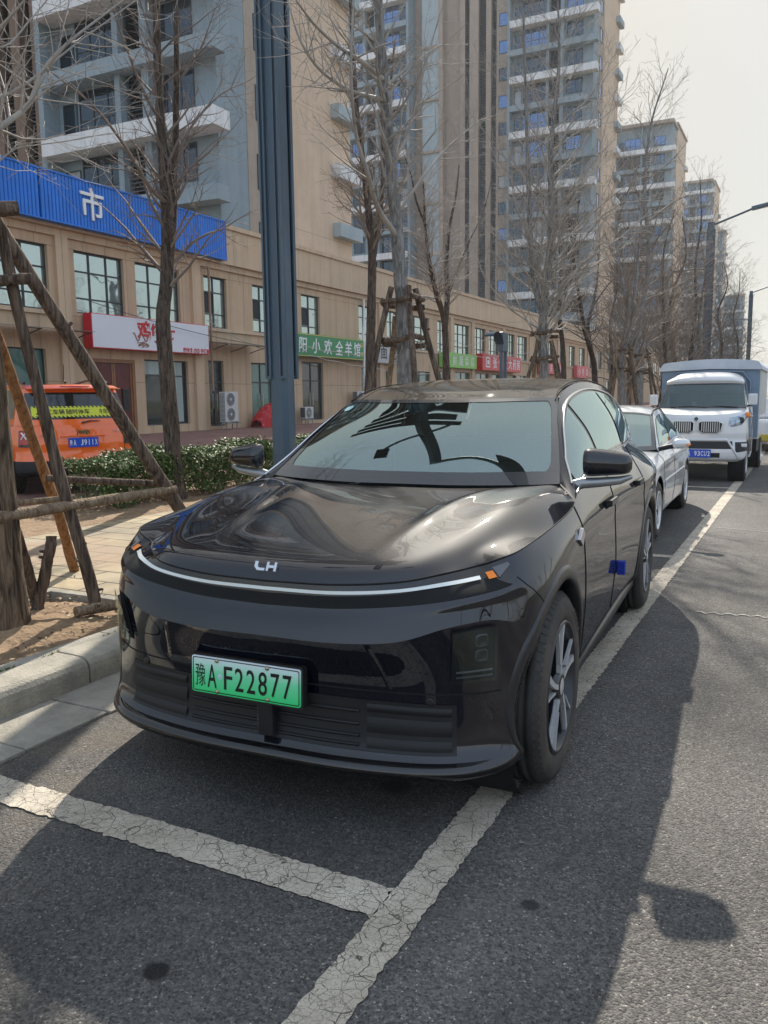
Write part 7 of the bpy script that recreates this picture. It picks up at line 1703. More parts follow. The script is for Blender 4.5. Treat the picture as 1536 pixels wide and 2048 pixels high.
sws = surf('windscreen', swf, 16, 12, tinted_glass('sedan_windscreen', (0.42, 0.46, 0.45), 0.36, 0.0, 0.08), sed, off=0.003)
for (u0, u1, v0, v1) in ((0, 1, 0, .10), (0, 1, .95, 1.0)): surf('frit_band', swf, 12, 4, M_FRIT, sws, off=0.006, umin=u0, umax=u1, vmin=v0, vmax=v1)
surf('frit_band', swf, 4, 10, M_FRIT, sws, off=0.006, umin=.93, umax=1.0, vmin=.10, vmax=.95, merge=False)
ST = [(.742, 1.42, .915), (.665, 1.79, 1.125), (.592, 2.16, 1.288), (.570, 2.5, 1.335), (.562, 2.9, 1.34), (.560, 3.3, 1.30), (.580, 3.7, 1.19), (.62, 4.05, 1.03)]
SR = [[(0, 1.98, 1.325), (.26, 2.0, 1.322), (.44, 2.06, 1.312), ST[2]], [(0, 2.35, 1.385), (.26, 2.35, 1.383), (.43, 2.4, 1.370), ST[3]], [(0, 2.85, 1.40), (.26, 2.85, 1.398), (.43, 2.88, 1.38), ST[4]], [(0, 3.3, 1.365), (.26, 3.3, 1.363), (.43, 3.3, 1.345), ST[5]], [(0, 3.55, 1.29), (.26, 3.58, 1.285), (.43, 3.62, 1.26), ST[6]]]
srf = surf('roof', lambda u, v: net2(SR, u * 3, v * 4), 16, 30, M_SILV, sed)
surf('rear_window', lambda u, v: net2([[(0, 3.55, 1.29), (.26, 3.58, 1.285), (.43, 3.62, 1.26), ST[6]], [(0, 4.0, 1.06), (.26, 4.0, 1.06), (.45, 4.03, 1.05), ST[7]]], u * 3, v), 10, 10, M_PRIVG, sed)
surf('boot_lid', lambda u, v: net2([[(0, 4.0, 1.06), (.26, 4.0, 1.06), (.45, 4.03, 1.05), ST[7]], [(0, 4.50, .97), (.30, 4.48, .97), (.53, 4.42, .98), (.67, 4.27, .99)]], u * 3, v), 10, 10, M_SILV, sed)
for sg in (1, -1): MB().tube([(p[0] * sg * 0.985, p[1], p[2] + 0.010) for p in [catmull(ST, 2.0 + 3.9 * k / 30) for k in range(31)]], 0.009, 6).build('roof_gutter', M_MATTK, srf)
SGB = [(.775, 1.42, .895), R7(9), R7(10), R7(11), R7(12), R7(13), (.72, 4.05, .985)]
SGT = [(.742, 1.44, .925), (.668, 1.80, 1.13), (.590, 2.2, 1.295), (.566, 2.7, 1.338), (.561, 3.1, 1.325), (.572, 3.6, 1.225), ST[7]]
SGM = [tuple(0.5 * (a + b) + (k if i == 0 else 0) for i, (a, b) in enumerate(zip(p, q))) for p, q, k in zip(SGB, SGT, (0, .012, .02, .024, .024, .02, .0))]
gfn = lambda u, v: net2([SGB, SGM, SGT], u * 6, v * 2)
sgh = surf('pillar_frame', gfn, 60, 12, M_SILV, sed)
vt_ = lambda u: interp(u, [.03, .15, .3, .5, .7, .80, .86], [.25, .82, .87, .87, .84, .65, .35])
for sg in (1, -1):
    side_glass('window_surround', [(u, .05, vt_(u)) for u in [.06 + .80 * k / 30 for k in range(31)]], M_GLOSSK, sg, sgh, off=0.002)
    for (a, b_) in ((.09, .43), (.455, .80)): side_glass('side_window', [(u, .08, vt_(u) - .03) for u in [lerp(a, b_, k / 14) for k in range(15)]], M_SIDEG, sg, sgh, off=0.005)
    mr = MB(); P = []
    for k in range(13):
        f = k / 12; x = lerp(.90, 1.09, f); sh = (1 - abs(2 * f - 1) ** 3) ** 0.45 if 0 < f < 1 else 0.03; cz_ = 0.985 + 0.01 * f; row = []
        for q in range(17):
            a = 2 * PI * q / 16; row.append((x * sg, 1.46 + 0.03 * f - 0.07 * sh * max(0, -math.cos(a)) + 0.03 * sh * max(0, math.cos(a)), cz_ + 0.062 * sh * (1 - 0.25 * f) * math.sin(a)))
        P.append(row)
    mr.grid(P, flip=sg < 0); mo = mr.build('mirror', M_SILV, sed); MB().tube([(.76 * sg, 1.47, .925), (.88 * sg, 1.47, .955), (.95 * sg, 1.47, .965)], 0.028, 8).build('mirror_arm', M_MATTK, mo)
    MB().tube([(1.06 * sg, 1.425, .975), (1.09 * sg, 1.47, .98)], [0.014, 0.01], 6).build('indicator', M_AMBER, mo)
    hl = patch_st('headlight', 3.3, 5.9, lambda s: 5.2 + 0.18 * (s - 3.3), lambda s: 6.6, mat('sedan_headlight_%d' % (sg + 1), (0.45, 0.47, 0.48), 0.08, coat=1.0), sed, 0.004, ns=16, sides=(sg,), merge=False)
    for (cy, cz) in WC:
        make_wheel(sed, .852, cy, .315, sg, R=.315, W=.20, rim=.205, style='alloy'); MB().lathe([(0.0, 0.005), (0.0, 0.362), (0.30 * sg, 0.362)], 30, 'x', (.50 * sg, cy, cz)).build('wheel_well', M_WELL, sed)
gr = patch_st('grille', 0, 2.2, lambda s: 4.6, lambda s: 6.2, M_MATTK, sed, 0.003, ns=20)
patch_st('lower_grille', 0, 2.6, lambda s: 1.6, lambda s: 3.0, M_MATTK, sed, 0.003, ns=20)
MB().box(-.72, .72, .45, 4.3, .18, .26).build('underbody', M_WELL, sed); MB().box(-.70, .70, 1.25, 3.9, .5, .55).box(-.66, .66, 1.35, 1.65, .80, .885).box(-.55, -.15, 2.35, 2.5, .6, 1.15).box(.15, .55, 2.35, 2.5, .6, 1.15).box(-.60, .60, 3.2, 3.35, .6, 1.08).build('cabin_interior', mat('grey_interior', (.12, .12, .115), .8), sed, bevel=0.02)
pts = [Vector((0.33, 1.75, .92)) + Matrix.Rotation(-0.4, 3, 'X') @ Vector((0.18 * math.cos(a), 0, 0.18 * math.sin(a))) for a in [2 * PI * k / 24 for k in range(25)]]; MB().tube(pts, 0.013, 6, caps=False).build('steering_wheel', M_DASH, sed)

# ======== white cargo truck with a covered bed
M_TWHT = car_paint('truck_silver_white', (0.66, 0.66, 0.665), 0.08, dcol=(0.45, 0.42, 0.38), metal=0.05, rough=0.4)
set_shell([(0, 0), (.25, .005), (.45, .03), (.60, .07), (.71, .14), (.775, .24), (.795, .36), (.80, .55), (.80, .80), (.80, 1.0), (.80, 1.2), (.80, 1.35), (.80, 1.5), (.80, 1.6), (.80, 1.7), (.79, 1.74), (.60, 1.76), (.3, 1.76), (0, 1.76)],
 {0: [.36] * 5 + [.37] * 3 + [.34] * 11, 1: [.42] * 6 + [.43] * 2 + [.42] * 11, 2: [.56] * 19, 3: [.72] * 19, 4: [.84] * 19, 5: [1.00, 1.00, 1.00, 1.0, 1.0, 1.0] + [1.0] * 13, 6: [1.10, 1.10, 1.11, 1.12, 1.13, 1.14, 1.15, 1.16] + [1.16] * 11, 7: [1.16, 1.165, 1.175, 1.19, 1.20, 1.215, 1.225, 1.25] + [1.27] * 11},
 {0: [.05] * 19, 1: [-.02] * 6 + [.01] * 13, 2: [-.03] * 6 + [.0] * 13, 3: [.0] * 19, 4: [.0] * 19, 5: [.01] * 19, 6: [.03] * 6 + [.01] * 13, 7: [.08] * 6 + [.05] * 2 + [.035] * 11},
 ((.58, .33), (-9, 0)), .40)
trk = empty('cargo_truck', (.02, 13.1, 0), 0.0, 'white cargo truck with a covered bed, parked behind the silver sedan', 'truck')
tb = join_meshes(shell_part('body', 0, NST - 1, 0, 7, M_TWHT, trk, ds=0.08, dt=0.12, crease=False), 'cab_body')
TH = [[NET[i][7] for i in range(6)], [(0, .30, 1.23), (.25, .30, 1.235), (.43, .31, 1.24), (.58, .33, 1.245), (.68, .36, 1.245), R7(6.4)], [(0, .60, 1.275), (.25, .60, 1.275), (.45, .61, 1.275), (.60, .62, 1.275), (.70, .63, 1.272), R7(7.4)]]
TH = [[tuple(p) for p in r] for r in TH]; surf('hood', lambda u, v: net2(TH, u * 5, v * 2), 20, 14, M_TWHT, trk)
TW = [[(0, .58, 1.275), (.3, .585, 1.275), (.55, .60, 1.275), (.725, .64, 1.275)], [(0, .80, 1.50), (.3, .805, 1.50), (.53, .825, 1.50), (.70, .87, 1.50)], [(0, 1.0, 1.71), (.28, 1.005, 1.71), (.50, 1.03, 1.705), (.655, 1.08, 1.695)]]
twf = lambda u, v: net2(TW, u * 3, v * 2); tws = surf('windscreen', twf, 16, 12, tinted_glass('truck_windscreen', (0.30, 0.36, 0.38), 0.08, 0.0, 0.02), trk, off=0.003)
surf('frit_band', twf, 12, 4, M_FRIT, tws, off=.006, umin=0, umax=1, vmin=0, vmax=.07); surf('frit_band', twf, 12, 4, M_FRIT, tws, off=.006, umin=0, umax=1, vmin=.95, vmax=1.0); surf('frit_band', twf, 4, 10, M_FRIT, tws, off=.006, umin=.94, umax=1, vmin=.07, vmax=.95, merge=False)
surf('roof', lambda u, v: net2([[(0, 1.0, 1.71), (.28, 1.005, 1.71), (.5, 1.03, 1.705), (.665, 1.08, 1.69)], [(0, .97, 1.79), (.28, .98, 1.785), (.5, 1.01, 1.775), (.67, 1.08, 1.745)], [(0, 1.12, 1.875), (.28, 1.13, 1.87), (.48, 1.15, 1.85), (.64, 1.2, 1.79)], [(0, 1.45, 1.93), (.28, 1.45, 1.92), (.48, 1.46, 1.895), (.63, 1.47, 1.82)], [(0, 1.76, 1.92), (.28, 1.76, 1.91), (.48, 1.76, 1.88), (.64, 1.76, 1.80)]], u * 3, v * 4), 16, 24, M_TWHT, trk)
TGB = [(.752, .62, 1.255), (.768, .85, 1.272), (.768, 1.1, 1.272), (.768, 1.4, 1.272), (.768, 1.76, 1.272)]; TGT = [(.735, .66, 1.29), (.695, .90, 1.53), (.660, 1.12, 1.715), (.636, 1.45, 1.80), (.64, 1.76, 1.80)]
TGM = [tuple(0.5 * (a + b) for a, b in zip(p, q)) for p, q in zip(TGB, TGT)]
gfn = lambda u, v: net2([TGB, TGM, TGT], u * 4, v * 2); tgh = surf('pillar_frame', gfn, 30, 12, M_TWHT, trk)
vt2 = lambda u: interp(u, [.03, .25, .5, .9], [.2, .80, .88, .84])
for sg in (1, -1):
    side_glass('window_surround', [(u, .05, vt2(u)) for u in [.08 + .72 * k / 20 for k in range(21)]], M_GLOSSK, sg, tgh, off=0.002); side_glass('side_window', [(u, .09, vt2(u) - .04) for u in [.12 + .64 * k / 14 for k in range(15)]], M_SIDEG, sg, tgh, off=0.005)
    mo = MB().box(.84 * sg - .075, .84 * sg + .075, .70, .78, 1.32, 1.52).build('mirror', M_TWHT, trk, bevel=.03, seg=3); MB().tube([(.74 * sg, .78, 1.30), (.84 * sg, .76, 1.33)], .016, 6).build('mirror_arm', M_MATTK, mo)
    # door outline and handle
    do = MB(); pts = [Vector(shell(s_at_y(.62 + .0), lerp(1.2, 6.9, k / 16))) for k in range(17)]; do.tube([((p.x + .001) * sg, 1.02, p.z) for p in pts], .004, 4); do.tube([((.80) * sg, 1.66, .45), (.80 * sg, 1.66, 1.25)], .004, 4); do.build('shut_line', M_WELL, tb)
    MB().box(.80 * sg - .02, .80 * sg + .02, 1.42, 1.56, 1.10, 1.13).build('handle', M_TWHT, tb, bevel=.006)
    # headlamp: swept-back clear lens
    hl = MB(); poly = [(2.35, 4.95), (2.75, 4.72), (4.1, 4.95), (5.9, 5.9), (6.3, 6.45), (4.6, 6.35), (2.6, 5.95)]
    cs, ct = 4.0, 5.5; V = []
    def pst(s, t, o): p = Vector(shell(s, t)) + shell_n(s, t) * o; return (p.x * sg, p.y, p.z)
    N = 6; rings = []
    full = []
    for i in range(len(poly)):
        a, b_ = poly[i], poly[(i + 1) % len(poly)]
        for k in range(5): full.append((lerp(a[0], b_[0], k / 5), lerp(a[1], b_[1], k / 5)))
    for r in range(N + 1): V += [pst(lerp(cs, s, 1 - r / N), lerp(ct, t, 1 - r / N), .006 + .012 * math.sin(PI / 2 * r / N)) for s, t in full]
    n = len(full); hl.add(V, [(r * n + i, r * n + (i + 1) % n, (r + 1) * n + (i + 1) % n, (r + 1) * n + i) for r in range(N) for i in range(n)], 0, True)
    ho = hl.build('headlight', mat('truck_headlight_%d' % (sg + 1), (0.14, 0.20, 0.28), 0.12, 0.4, coat=1.0, c2=(0.50, 0.56, 0.62), vscale=22), trk, fixn=False)
    p = pst(3.9, 5.5, .022); MB().lathe([(0.0, .055), (-.008, .05), (-.004, .03), (-.012, .001)], 20, 'y', p).build('projector_lamp', M_DASH, ho)
    p = pst(5.6, 6.05, .02); MB().lathe([(0.0, .05), (-.012, .04), (-.016, .001)], 16, 'y', p).build('indicator', M_AMBER, ho)
    patch_st('fog_recess', 3.2, 6.2, lambda s: 1.75 + .10 * (s - 3.2), lambda s: 2.85, M_MATTK, trk, .006, ns=14, sides=(sg,), merge=False)
    p = pst(4.2, 2.5, .012); MB().box(p[0] - .07, p[0] + .07, p[1] - .012, p[1] + .01, p[2] - .03, p[2] + .03).build('fog_lamp', M_SILV, trk, bevel=.01)
    # kidney grille
    gx = .235 * sg; gm = MB(); ring = []
    gpoly = [(-.19, .085), (-.15, .115), (.12, .115), (.185, .075), (.165, -.06), (.11, -.115), (-.13, -.115), (-.185, -.07)]
    outl = [(gx + a * 1.15 * sg, 0.955 + b_) for a, b_ in gpoly]
    m1 = MB(); n = len(outl); cxx = sum(a for a, b_ in outl) / n; czz = .955
    def yf(x, z): return -.012 + .10 * abs(x) ** 2 + (.03 if z > 1.0 else 0.0) * (z - 1.0) * 8
    m1.add([(a, yf(a, b_), b_) for a, b_ in outl] + [(cxx + (a - cxx) * .88, yf(a, b_) - .012, czz + (b_ - czz) * .84) for a, b_ in outl] + [(cxx + (a - cxx) * .84, yf(a, b_) + .012, czz + (b_ - czz) * .80) for a, b_ in outl], [(i, (i + 1) % n, n + (i + 1) % n, n + i) for i in range(n)] + [(n + i, n + (i + 1) % n, 2 * n + (i + 1) % n, 2 * n + i) for i in range(n)], 0)
    m1.add([(cxx + (a - cxx) * .86, yf(a, b_) + .004, czz + (b_ - czz) * .82) for a, b_ in outl], [tuple(range(n))], 1)
    for k in range(9):
        xx = gx + sg * (-.14 + .28 * k / 8); m1.box(xx - .007, xx + .007, yf(xx, .95) - .008, yf(xx, .95) + .004, .955 - .082 + .012 * (abs(k - 4) > 3), .955 + .088, 2)
    m1.build('grille', [M_TWHT, M_WELL, mat('grille_silver_%d' % (sg + 1), (.45, .46, .48), .3, .6)], trk)
    make_wheel(trk, .79, .58, .325, sg, R=.325, W=.17, rim=.19, style='alloy')
    make_wheel(trk, .88, 3.55, .325, sg, R=.325, W=.30, rim=.19, style='alloy')
    MB().lathe([(0.0, 0.005), (0.0, 0.402), (0.26 * sg, 0.402)], 30, 'x', (.52 * sg, .58, .33)).build('wheel_well', M_WELL, trk)
bd = MB(); bd.add([(-.03, -.035, 1.085), (.03, -.035, 1.085), (.035, -.030, 1.11), (0.0, -.018, 1.135), (-.035, -.030, 1.11), (0, -.032, 1.05)], [(0, 1, 2, 3, 4), (0, 5, 1)]); bd.build('badge', M_GLOSSK, trk)
# bumper: pale skid frame round dark intakes
patch_st('lower_intake', 0, 2.9, lambda s: 2.15, lambda s: 2.95, M_MATTK, trk, .006, ns=16); patch_st('bottom_intake', 0, 1.7, lambda s: 1.15, lambda s: 1.7, M_MATTK, trk, .006, ns=12)
P = []
for k in range(-30, 31):
    s = abs(k) / 30 * 3.6; tt = 3.15 if s < 2.3 else lerp(3.15, 1.1, (s - 2.3) / 1.3); row = []
    for (dt, o_) in ((-.22, .004), (-.10, .022), (.10, .022), (.22, .004)):
        p = Vector(shell(s, tt + dt)) + shell_n(s, tt + dt) * o_; row.append((math.copysign(p.x, k) if k else 0, p.y, p.z))
    P.append(row)
MB().grid(P).build('bumper_frame', M_TWHT, trk, fixn=False)
plt_ = empty('number_plate', (.04, -.055, .505)); plt_.parent = trk
M_PBLUE = mat('plate_blue', (.006, .07, .50), .4); M_PW = mat('plate_white', (.75, .75, .75), .4)
MB().prism(rrect(.44, .14, .01), 0, -.004, lambda a, b, d: (a, d, b)).build('plate_panel', M_PBLUE, plt_)
def row_txt(s, x0, dx, h, w_, par, M, m):
    for k, ch in enumerate(s):
        if ch == ' ': continue
        me = text_mesh(ch, .1, bold=.0015); xs_ = [v.co.x for v in me.vertices]; ys_ = [v.co.y for v in me.vertices]
        me.transform(Matrix.Diagonal((w_ * (0.25 if ch in '1I' else 1) / (max(xs_) - min(xs_)), h / (max(ys_) - min(ys_)), 1, 1))); me.transform(M @ Matrix.Translation((x0 + dx * k, 0, 0))); me.materials.clear(); me.materials.append(m)
        o = bpy.data.objects.new('plate_character', me); col.objects.link(o); o.parent = par
row_txt('豫A 93CU2', -.185, .053, .085, .040, plt_, frame_M((0, -.0055, 0), (1, 0, 0), (0, 0, 1)), M_PW)
tw_ = MB()
for (x0, x1) in ((.10, .62), (-.52, .12)):
    tw_.tube([(x1, .585, 1.285), ((x0 + x1) / 2, .60, 1.305), (x0, .60, 1.290)], .009, 5)
tw_.build('wiper', M_MATTK, trk)
MB().box(-.16, -.09, .70, .72, 1.30, 1.38).build('dash_card', M_TWHT, trk); MB().lathe([(0, .001), (.0, .05), (.035, .045), (.05, .001)], 12, 'z', (-.36, .72, 1.285)).build('blue_ornament', mat('sky_blue_toy', (.12, .45, .6), .6), trk)
MB().box(-.72, .72, .66, .95, 1.15, 1.262).box(-.55, -.1, 1.35, 1.5, 1.0, 1.52).box(.1, .55, 1.35, 1.5, 1.0, 1.52).box(-.7, .7, 1.70, 1.74, 1.0, 1.55).build('cabin_interior', mat('dark_grey_interior', (.05, .05, .055), .8), trk, bevel=.02)
# bed and cover
M_BLUEG = mat('blue_grey_cover_front', (.20, .27, .36), .6, vary=.12, vscale=2); M_COVER = mat('pale_cover_top', (.46, .51, .57), .55, c2=(.58, .61, .65), vscale=2.5, bump=.4, bscale=5); M_COVS = mat('pale_cover_side', (.50, .50, .47), .6, vary=.1, streak=.2)
bed = MB(); bed.box(-.90, .90, 1.95, 4.95, .66, .74); bed.box(.87, .90, 1.95, 4.95, .741, 1.10); bed.box(-.90, -.87, 1.95, 4.95, .741, 1.10); bed.build('cargo_bed', M_TWHT, trk, bevel=.008)
ch = MB(); ch.box(-.35, -.27, 1.7, 4.9, .45, .60); ch.box(.27, .35, 1.7, 4.9, .45, .60); ch.box(.60, .86, 2.2, 3.1, .40, .64); ch.build('chassis', M_MATTK, trk)
fp = MB(); fp.box(-.88, .88, 1.90, 1.948, .70, 1.99); fp.build('cover_front_panel', M_BLUEG, trk)
sd_ = MB(); sd_.box(.862, .885, 1.95, 4.93, 1.101, 1.99); sd_.box(-.885, -.862, 1.95, 4.93, 1.101, 1.99); sd_.box(-.86, .86, 4.90, 4.93, .75, 1.99); sd_.build('cover_side', M_COVS, trk)
tp = MB(); P = []
for k in range(31):
    a = k / 30; x = lerp(-.915, .915, a); e = abs(2 * a - 1); zt = 2.17 - .045 * e ** 2 - (.10 * max(0, (e - .9) / .1) ** 2); P.append([(x, yy, zt + (.010 * math.sin(yy * 4 + x * 3))) for yy in [1.84 + .16 * q for q in range(20)]])
tp.grid(P); fr_ = [r[0] for r in P]; tp.add([(p[0], p[1], p[2]) for p in fr_] + [(p[0], p[1], 1.965 + .03 * (1 - abs(p[0]) / .915) ) for p in fr_], [(i, i + 1, 31 + i + 1, 31 + i) for i in range(30)])
for x_ in (-.915, .915): tp.add([(x_, 1.84, 2.03), (x_, 4.88, 2.03), (x_, 4.88, 1.965), (x_, 1.84, 1.965)], [(0, 1, 2, 3)])
tp.build('cover_top', M_COVER, trk, fixn=False)
bw_ = MB(); bw_.tube([(-.72, 1.87, 1.3), (-.72, 1.86, 1.75), (-.58, 1.85, 1.93), (0, 1.84, 1.955), (.58, 1.85, 1.93), (.72, 1.86, 1.75), (.72, 1.87, 1.3)], .018, 6); bw_.build('cover_hoop', M_BLUEG, trk)

# ======== orange SUV seen from behind
M_ORG = car_paint('orange_paint', (0.86, 0.14, 0.010), 0.03, dcol=(.45, .25, .15), rough=.5, spec=.2); M_REDL = mat('red_tail_lamp', (.42, .010, .012), .2, coat=.5); M_DKL = mat('dark_lamp_frame', (.02, .02, .022), .3, coat=.4)
set_shell([(0, 0), (.28, .006), (.50, .02), (.66, .05), (.78, .11), (.85, .20), (.885, .32), (.898, .55), (.90, .9), (.90, 1.4), (.90, 1.9), (.90, 2.4), (.90, 2.8), (.90, 3.2), (.89, 3.6), (.84, 3.9), (.65, 4.12), (.35, 4.2), (0, 4.22)],
 {0: [.30] * 19, 1: [.36] * 19, 2: [.52] * 19, 3: [.62] * 19, 4: [.76] * 19, 5: [.90] * 19, 6: [.97] * 19, 7: [1.03] * 8 + [1.04] * 11},
 {0: [.05] * 19, 1: [.0] * 19, 2: [.0] * 19, 3: [.03] * 7 + [.01] * 12, 4: [.035] * 7 + [.01] * 12, 5: [.05] * 7 + [.012] * 12, 6: [.06] * 7 + [.02] * 12, 7: [.075] * 7 + [.05] * 12}, ((.85, .36), (3.42, .36)), .42)
JR = Vector((-7.83, 6.74, 0.155)); jp = empty('parked_suv', JR, math.radians(156 - 90), 'boxy orange SUV seen from behind, parked on the plaza behind the stakes', 'car')
jb = join_meshes(shell_part('body', 0, NST - 1, 2, 7, M_ORG, jp, ds=.08, dt=.12, crease=False), 'body'); join_meshes(shell_part('bumper', 0, NST - 1, 0, 2, M_MATTK, jp, ds=.08, dt=.12, crease=False), 'lower_cladding')
M_JGL = mat('black_rear_glass', (.012, .014, .016), .06, coat=.6)
# upper body: rear, side and roof in one loft
JU = [[(0, .075, 1.03), (.30, .08, 1.03), (.55, .095, 1.03), (.70, .13, 1.03), (.78, .20, 1.03), (.825, .34, 1.03), (.845, .60, 1.035), (.85, 1.2, 1.04), (.85, 2.2, 1.04), (.84, 3.0, 1.03)],
      [(0, .135, 1.20), (.30, .14, 1.20), (.54, .155, 1.20), (.68, .19, 1.20), (.755, .25, 1.20), (.795, .38, 1.20), (.81, .62, 1.21), (.815, 1.2, 1.21), (.815, 2.2, 1.21), (.80, 2.85, 1.18)],
      [(0, .215, 1.42), (.30, .22, 1.42), (.51, .235, 1.42), (.635, .265, 1.42), (.70, .32, 1.42), (.735, .43, 1.42), (.75, .64, 1.43), (.755, 1.2, 1.44), (.755, 2.1, 1.44), (.74, 2.55, 1.40)],
      [(0, .27, 1.56), (.30, .275, 1.56), (.49, .285, 1.555), (.60, .31, 1.55), (.655, .36, 1.545), (.69, .46, 1.545), (.70, .66, 1.55), (.71, 1.2, 1.57), (.70, 1.9, 1.56), (.68, 2.25, 1.50)],
      [(0, .33, 1.62), (.28, .34, 1.62), (.44, .36, 1.615), (.52, .40, 1.61), (.56, .46, 1.605), (.58, .56, 1.61), (.60, .75, 1.625), (.61, 1.2, 1.64), (.60, 1.8, 1.63), (.58, 2.2, 1.55)]]
juf = lambda u, v: net2(JU, u * 9, v * 4)
ju = surf('upper_body', juf, 70, 26, M_ORG, jp)
surf('roof', lambda u, v: tuple(lerp(a, b_, v) for a, b_ in zip((0, lerp(.33, 2.2, u), 1.625 + .035 * math.sin(PI * u)), catmull(JU[4], u * 8.999))), 24, 10, M_ORG, jp)
def jpatch(name, u0, u1, v0, v1, m, off, par, sides=(1, -1), merge=True, nu=16, nv=8): return surf(name, juf, nu, nv, m, par, off=off, umin=u0, umax=u1, vmin=v0, vmax=v1, sides=sides, merge=merge)
jw = jpatch('rear_window', 0, .455, .13, 2.55 / 4, M_JGL, .004, ju, nu=24); jw.location.y += -.0
sp_ = surf('roof_spoiler', lambda u, v: (lerp(0, .68, u), lerp(.12, .42, v) + .05 * u * u, lerp(1.575, 1.63, v) - .02 * u * u), 12, 6, M_ORG, jp, flip=False); MB().box(-.66, .66, .14, .40, 1.555, 1.572).build('spoiler_underside', M_ORG, sp_)
jpatch('side_window', .62, .86, .14, .72, M_SIDEG, .004, ju, merge=False)
for sg in (1, -1):
    MB().tube([(.62 * sg, .55, 1.645), (.64 * sg, .75, 1.69), (.66 * sg, 1.6, 1.705), (.64 * sg, 2.2, 1.65)], .020, 6).build('roof_rail', M_SATK, jp)
    tl = patch_st('tail_light', 3.05, 5.45, lambda s: 3.75, lambda s: 5.85, M_DKL, jp, .012, ns=12, nt_=6, sides=(sg,), merge=False)[0]
    patch_st('red_lens', 3.25, 5.2, lambda s: 4.0, lambda s: 5.6, M_REDL, tl, .022, ns=12, nt_=6, sides=(sg,), merge=False)
    for kk in (1, -1):
        P = []
        for q in range(9):
            s = lerp(3.9, 4.7, q / 8); t = 4.9 + kk * .42 * (q / 8 - .5) * 2; P.append(pst2 if False else tuple(Vector(shell(s, t)) + shell_n(s, t) * .028))
        MB().tube([(p[0] * sg, p[1], p[2]) for p in P], .012, 5).build('lamp_cross', M_SILV, tl)
    for (cy, cz) in WC: make_wheel(jp, .885, cy, .345, sg, R=.345, W=.22, rim=.215, style='alloy')
    pts = []
    for k in range(33):
        a = math.radians(lerp(-10, 190, k / 32)); pts.append((.905 * sg, .85 + .45 * math.cos(a), .36 + .45 * math.sin(a)))
    MB().tube(pts, .045, 6).build('wheel_arch', M_MATTK, jp)
pts = [Vector(shell(3.1, lerp(2.3, 6.9, k / 20))) + shell_n(3.1, lerp(2.3, 6.9, k / 20)) * .0005 for k in range(21)]
for sg in (1, -1): MB().tube([(p.x * sg, p.y, p.z) for p in pts], .004, 5).build('shut_line', M_WELL, jb)
# local frame: seen from behind, +x is to the car's right when y runs forward
def rear_y(x, z):
    # y of the tail at height z
    best = None
    for k in range(121):
        t = 2 + 5 * k / 120; p = shell(abs(x) / .28 if abs(x) < .28 else 1 + (abs(x) - .28) / .22, t)
        if best is None or abs(p[2] - z) < best[0]: best = (abs(p[2] - z), p[1])
    return best[1]
pz_ = .77; pq = empty('number_plate', (.02, rear_y(0, pz_) - .012, pz_)); pq.parent = jp
MB().prism(rrect(.44, .14, .01), 0, -.005, lambda a, b, d: (a, d, b)).build('plate_panel', M_PBLUE, pq)
row_txt('豫A J911X', -.185, .053, .085, .038, pq, frame_M((0, -.0065, 0), (1, 0, 0), (0, 0, 1)), M_PW)
MB().box(-.30, .36, rear_y(0, .86) - .022, rear_y(0, .86) + .01, .855, .875).build('plate_brow', M_ORG, jp, bevel=.006)
text_obj('emblem', 'Jeep', .115, frame_M((.02, rear_y(0, .935) - .010, .925), (1, 0, 0), (0, -.08, 1)), M_CHROME, jp, extrude=.008, bold=.003)
text_obj('model_badge', 'RENEGADE', .042, frame_M((-.48, rear_y(.48, .90) - .012, .885), (1, 0, 0), (0, 0, 1)), M_CHROME, jp, extrude=.003)
text_obj('trim_badge', 'TURBO', .042, frame_M((.55, rear_y(.55, .93) - .014, .93), (1, 0, 0), (0, 0, 1)), M_CHROME, jp, extrude=.003)
MB().box(.50, .64, rear_y(.55, .60) - .014, rear_y(.55, .60), .575, .605).build('lower_badge', M_CHROME, jp)
# yellow hazard sticker across the glass
def wy(x, z):
    v = interp(z, [1.03, 1.20, 1.42, 1.56], [0, 1, 2, 3]); p = net2(JU, min(abs(x) / .30, 1) if abs(x) < .3 else 1 + (abs(x) - .3) / .24, v); return p[1] - .010
yk = bpy.data.materials.new('yellow_black_hazard'); yk.use_nodes = True; n_ = yk.node_tree.nodes; l_ = yk.node_tree.links; p_ = n_['Principled BSDF']; p_.inputs['Roughness'].default_value = .5
tcx = n_.new('ShaderNodeTexCoord'); s3 = n_.new('ShaderNodeSeparateXYZ'); l_.new(tcx.outputs['Object'], s3.inputs[0])
dg_ = math_node(n_, 'ADD', s3.outputs[0], s3.outputs[2], l_); pg_ = math_node(n_, 'PINGPONG', dg_, .030, l_); st_ = math_node(n_, 'GREATER_THAN', pg_, .015, l_)
ab_ = math_node(n_, 'ABSOLUTE', math_node(n_, 'SUBTRACT', s3.outputs[2], 1.225, l_), None, l_); ed_ = math_node(n_, 'GREATER_THAN', ab_, .058, l_); f_ = math_node(n_, 'MULTIPLY', st_, ed_, l_)
mx_ = n_.new('ShaderNodeMix'); mx_.data_type = 'RGBA'; l_.new(f_, mx_.inputs[0]); mx_.inputs[6].default_value = (.62, .66, .04, 1); mx_.inputs[7].default_value = (.02, .02, .02, 1); l_.new(mx_.outputs[2], p_.inputs['Base Color'])
P = [[(x, wy(x, z), z) for z in (1.145, 1.185, 1.225, 1.265, 1.305)] for x in [lerp(-.66, .66, k / 30) for k in range(31)]]
sk = MB().grid(P).build('hazard_sticker', yk, jp, fixn=False)
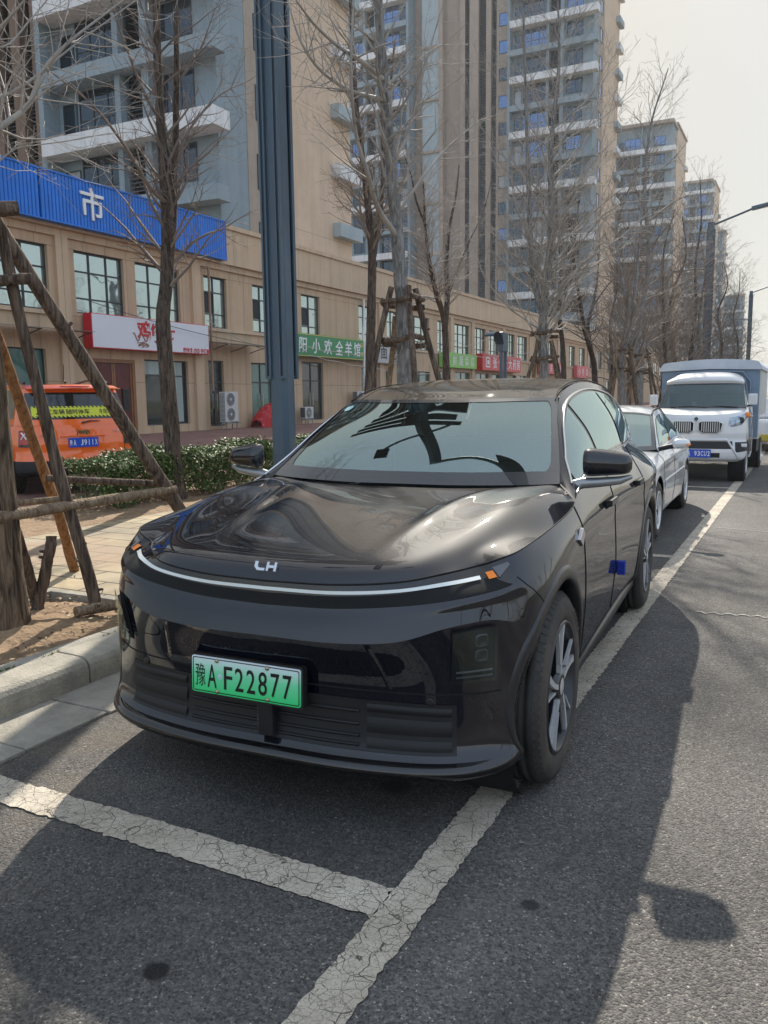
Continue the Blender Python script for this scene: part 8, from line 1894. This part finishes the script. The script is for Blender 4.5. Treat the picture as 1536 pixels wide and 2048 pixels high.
for k, chs in enumerate(('施工车辆', '随时停车', '保持车距')): text_obj('sticker_lettering', chs, .088, frame_M((-.40 + .37 * k + .03, wy(-.30 + .37 * k, 1.225) - .006, 1.225), (1, 0, 0), (0, .38, 1)), M_TK, jp, bold=.001)
MB().add([(-.60, wy(-.6, 1.19) - .004, 1.185), (-.51, wy(-.5, 1.19) - .004, 1.185), (-.555, wy(-.55, 1.27) - .004, 1.27)], [(0, 1, 2)]).build('warning_triangle', M_TK, jp)
MB().tube([(.02, .05, 1.06), (.16, .06, 1.085), (.30, .07, 1.08)], [.014, .010, .006], 6).build('wiper', M_MATTK, jp)
MB().tube([(0, .62, 1.66), (.0, .70, 1.70), (-.03, .55, 1.93)], [.020, .008, .004], 6).build('antenna', M_MATTK, jp)
MB().box(-.24, .18, .10, .15, 1.585, 1.60).build('high_brake_light', M_REDL, sp_)
MB().box(-.75, .75, .5, 3.9, .30, .5).box(-.6, .6, .9, 3.0, .6, 1.1).build('interior_block', M_WELL, jp)

# a car far down the lane, a sliver beyond the truck
dc = empty('distant_car', (1.15, 21.5, 0), 0, 'sliver of a pale car with a yellow bumper beyond the cargo truck', 'car')
mb = MB(); mb.box(-.85, .85, 0, 4.2, .30, .85); mb.box(-.72, .72, .9, 3.6, .85, 1.40); mb.build('body', M_SILV, dc, bevel=.10, seg=4)
MB().box(-.80, .86, -.03, .12, .28, .46).build('bumper', mat('yellow_bumper', (.5, .38, .05), .5), dc, bevel=.03); MB().box(.55, .82, -.02, .10, .62, .76).build('headlight', M_SILV, dc, bevel=.02)
for sg in (1, -1):
    for cy in (.75, 3.35): make_wheel(dc, .84, cy, .31, sg, R=.31, W=.18, rim=.2, style='alloy')

# ------------------------------------------------------------------ spring haze over the whole street
hz = bpy.data.materials.new('spring_haze'); hz.use_nodes = True; n_ = hz.node_tree.nodes; l_ = hz.node_tree.links; n_.clear()
o_ = n_.new('ShaderNodeOutputMaterial'); v_ = n_.new('ShaderNodeVolumePrincipled'); v_.inputs['Color'].default_value = (0.80, 0.86, 0.94, 1); v_.inputs['Density'].default_value = 0.00038; v_.inputs['Anisotropy'].default_value = 0.35
l_.new(v_.outputs[0], o_.inputs['Volume'])
hb = MB().box(-700, 700, -400, 1300, -1.2, 75).build('haze', hz); tag(hb, kind='stuff', label='thin pale spring haze hanging over the street', cat='haze')
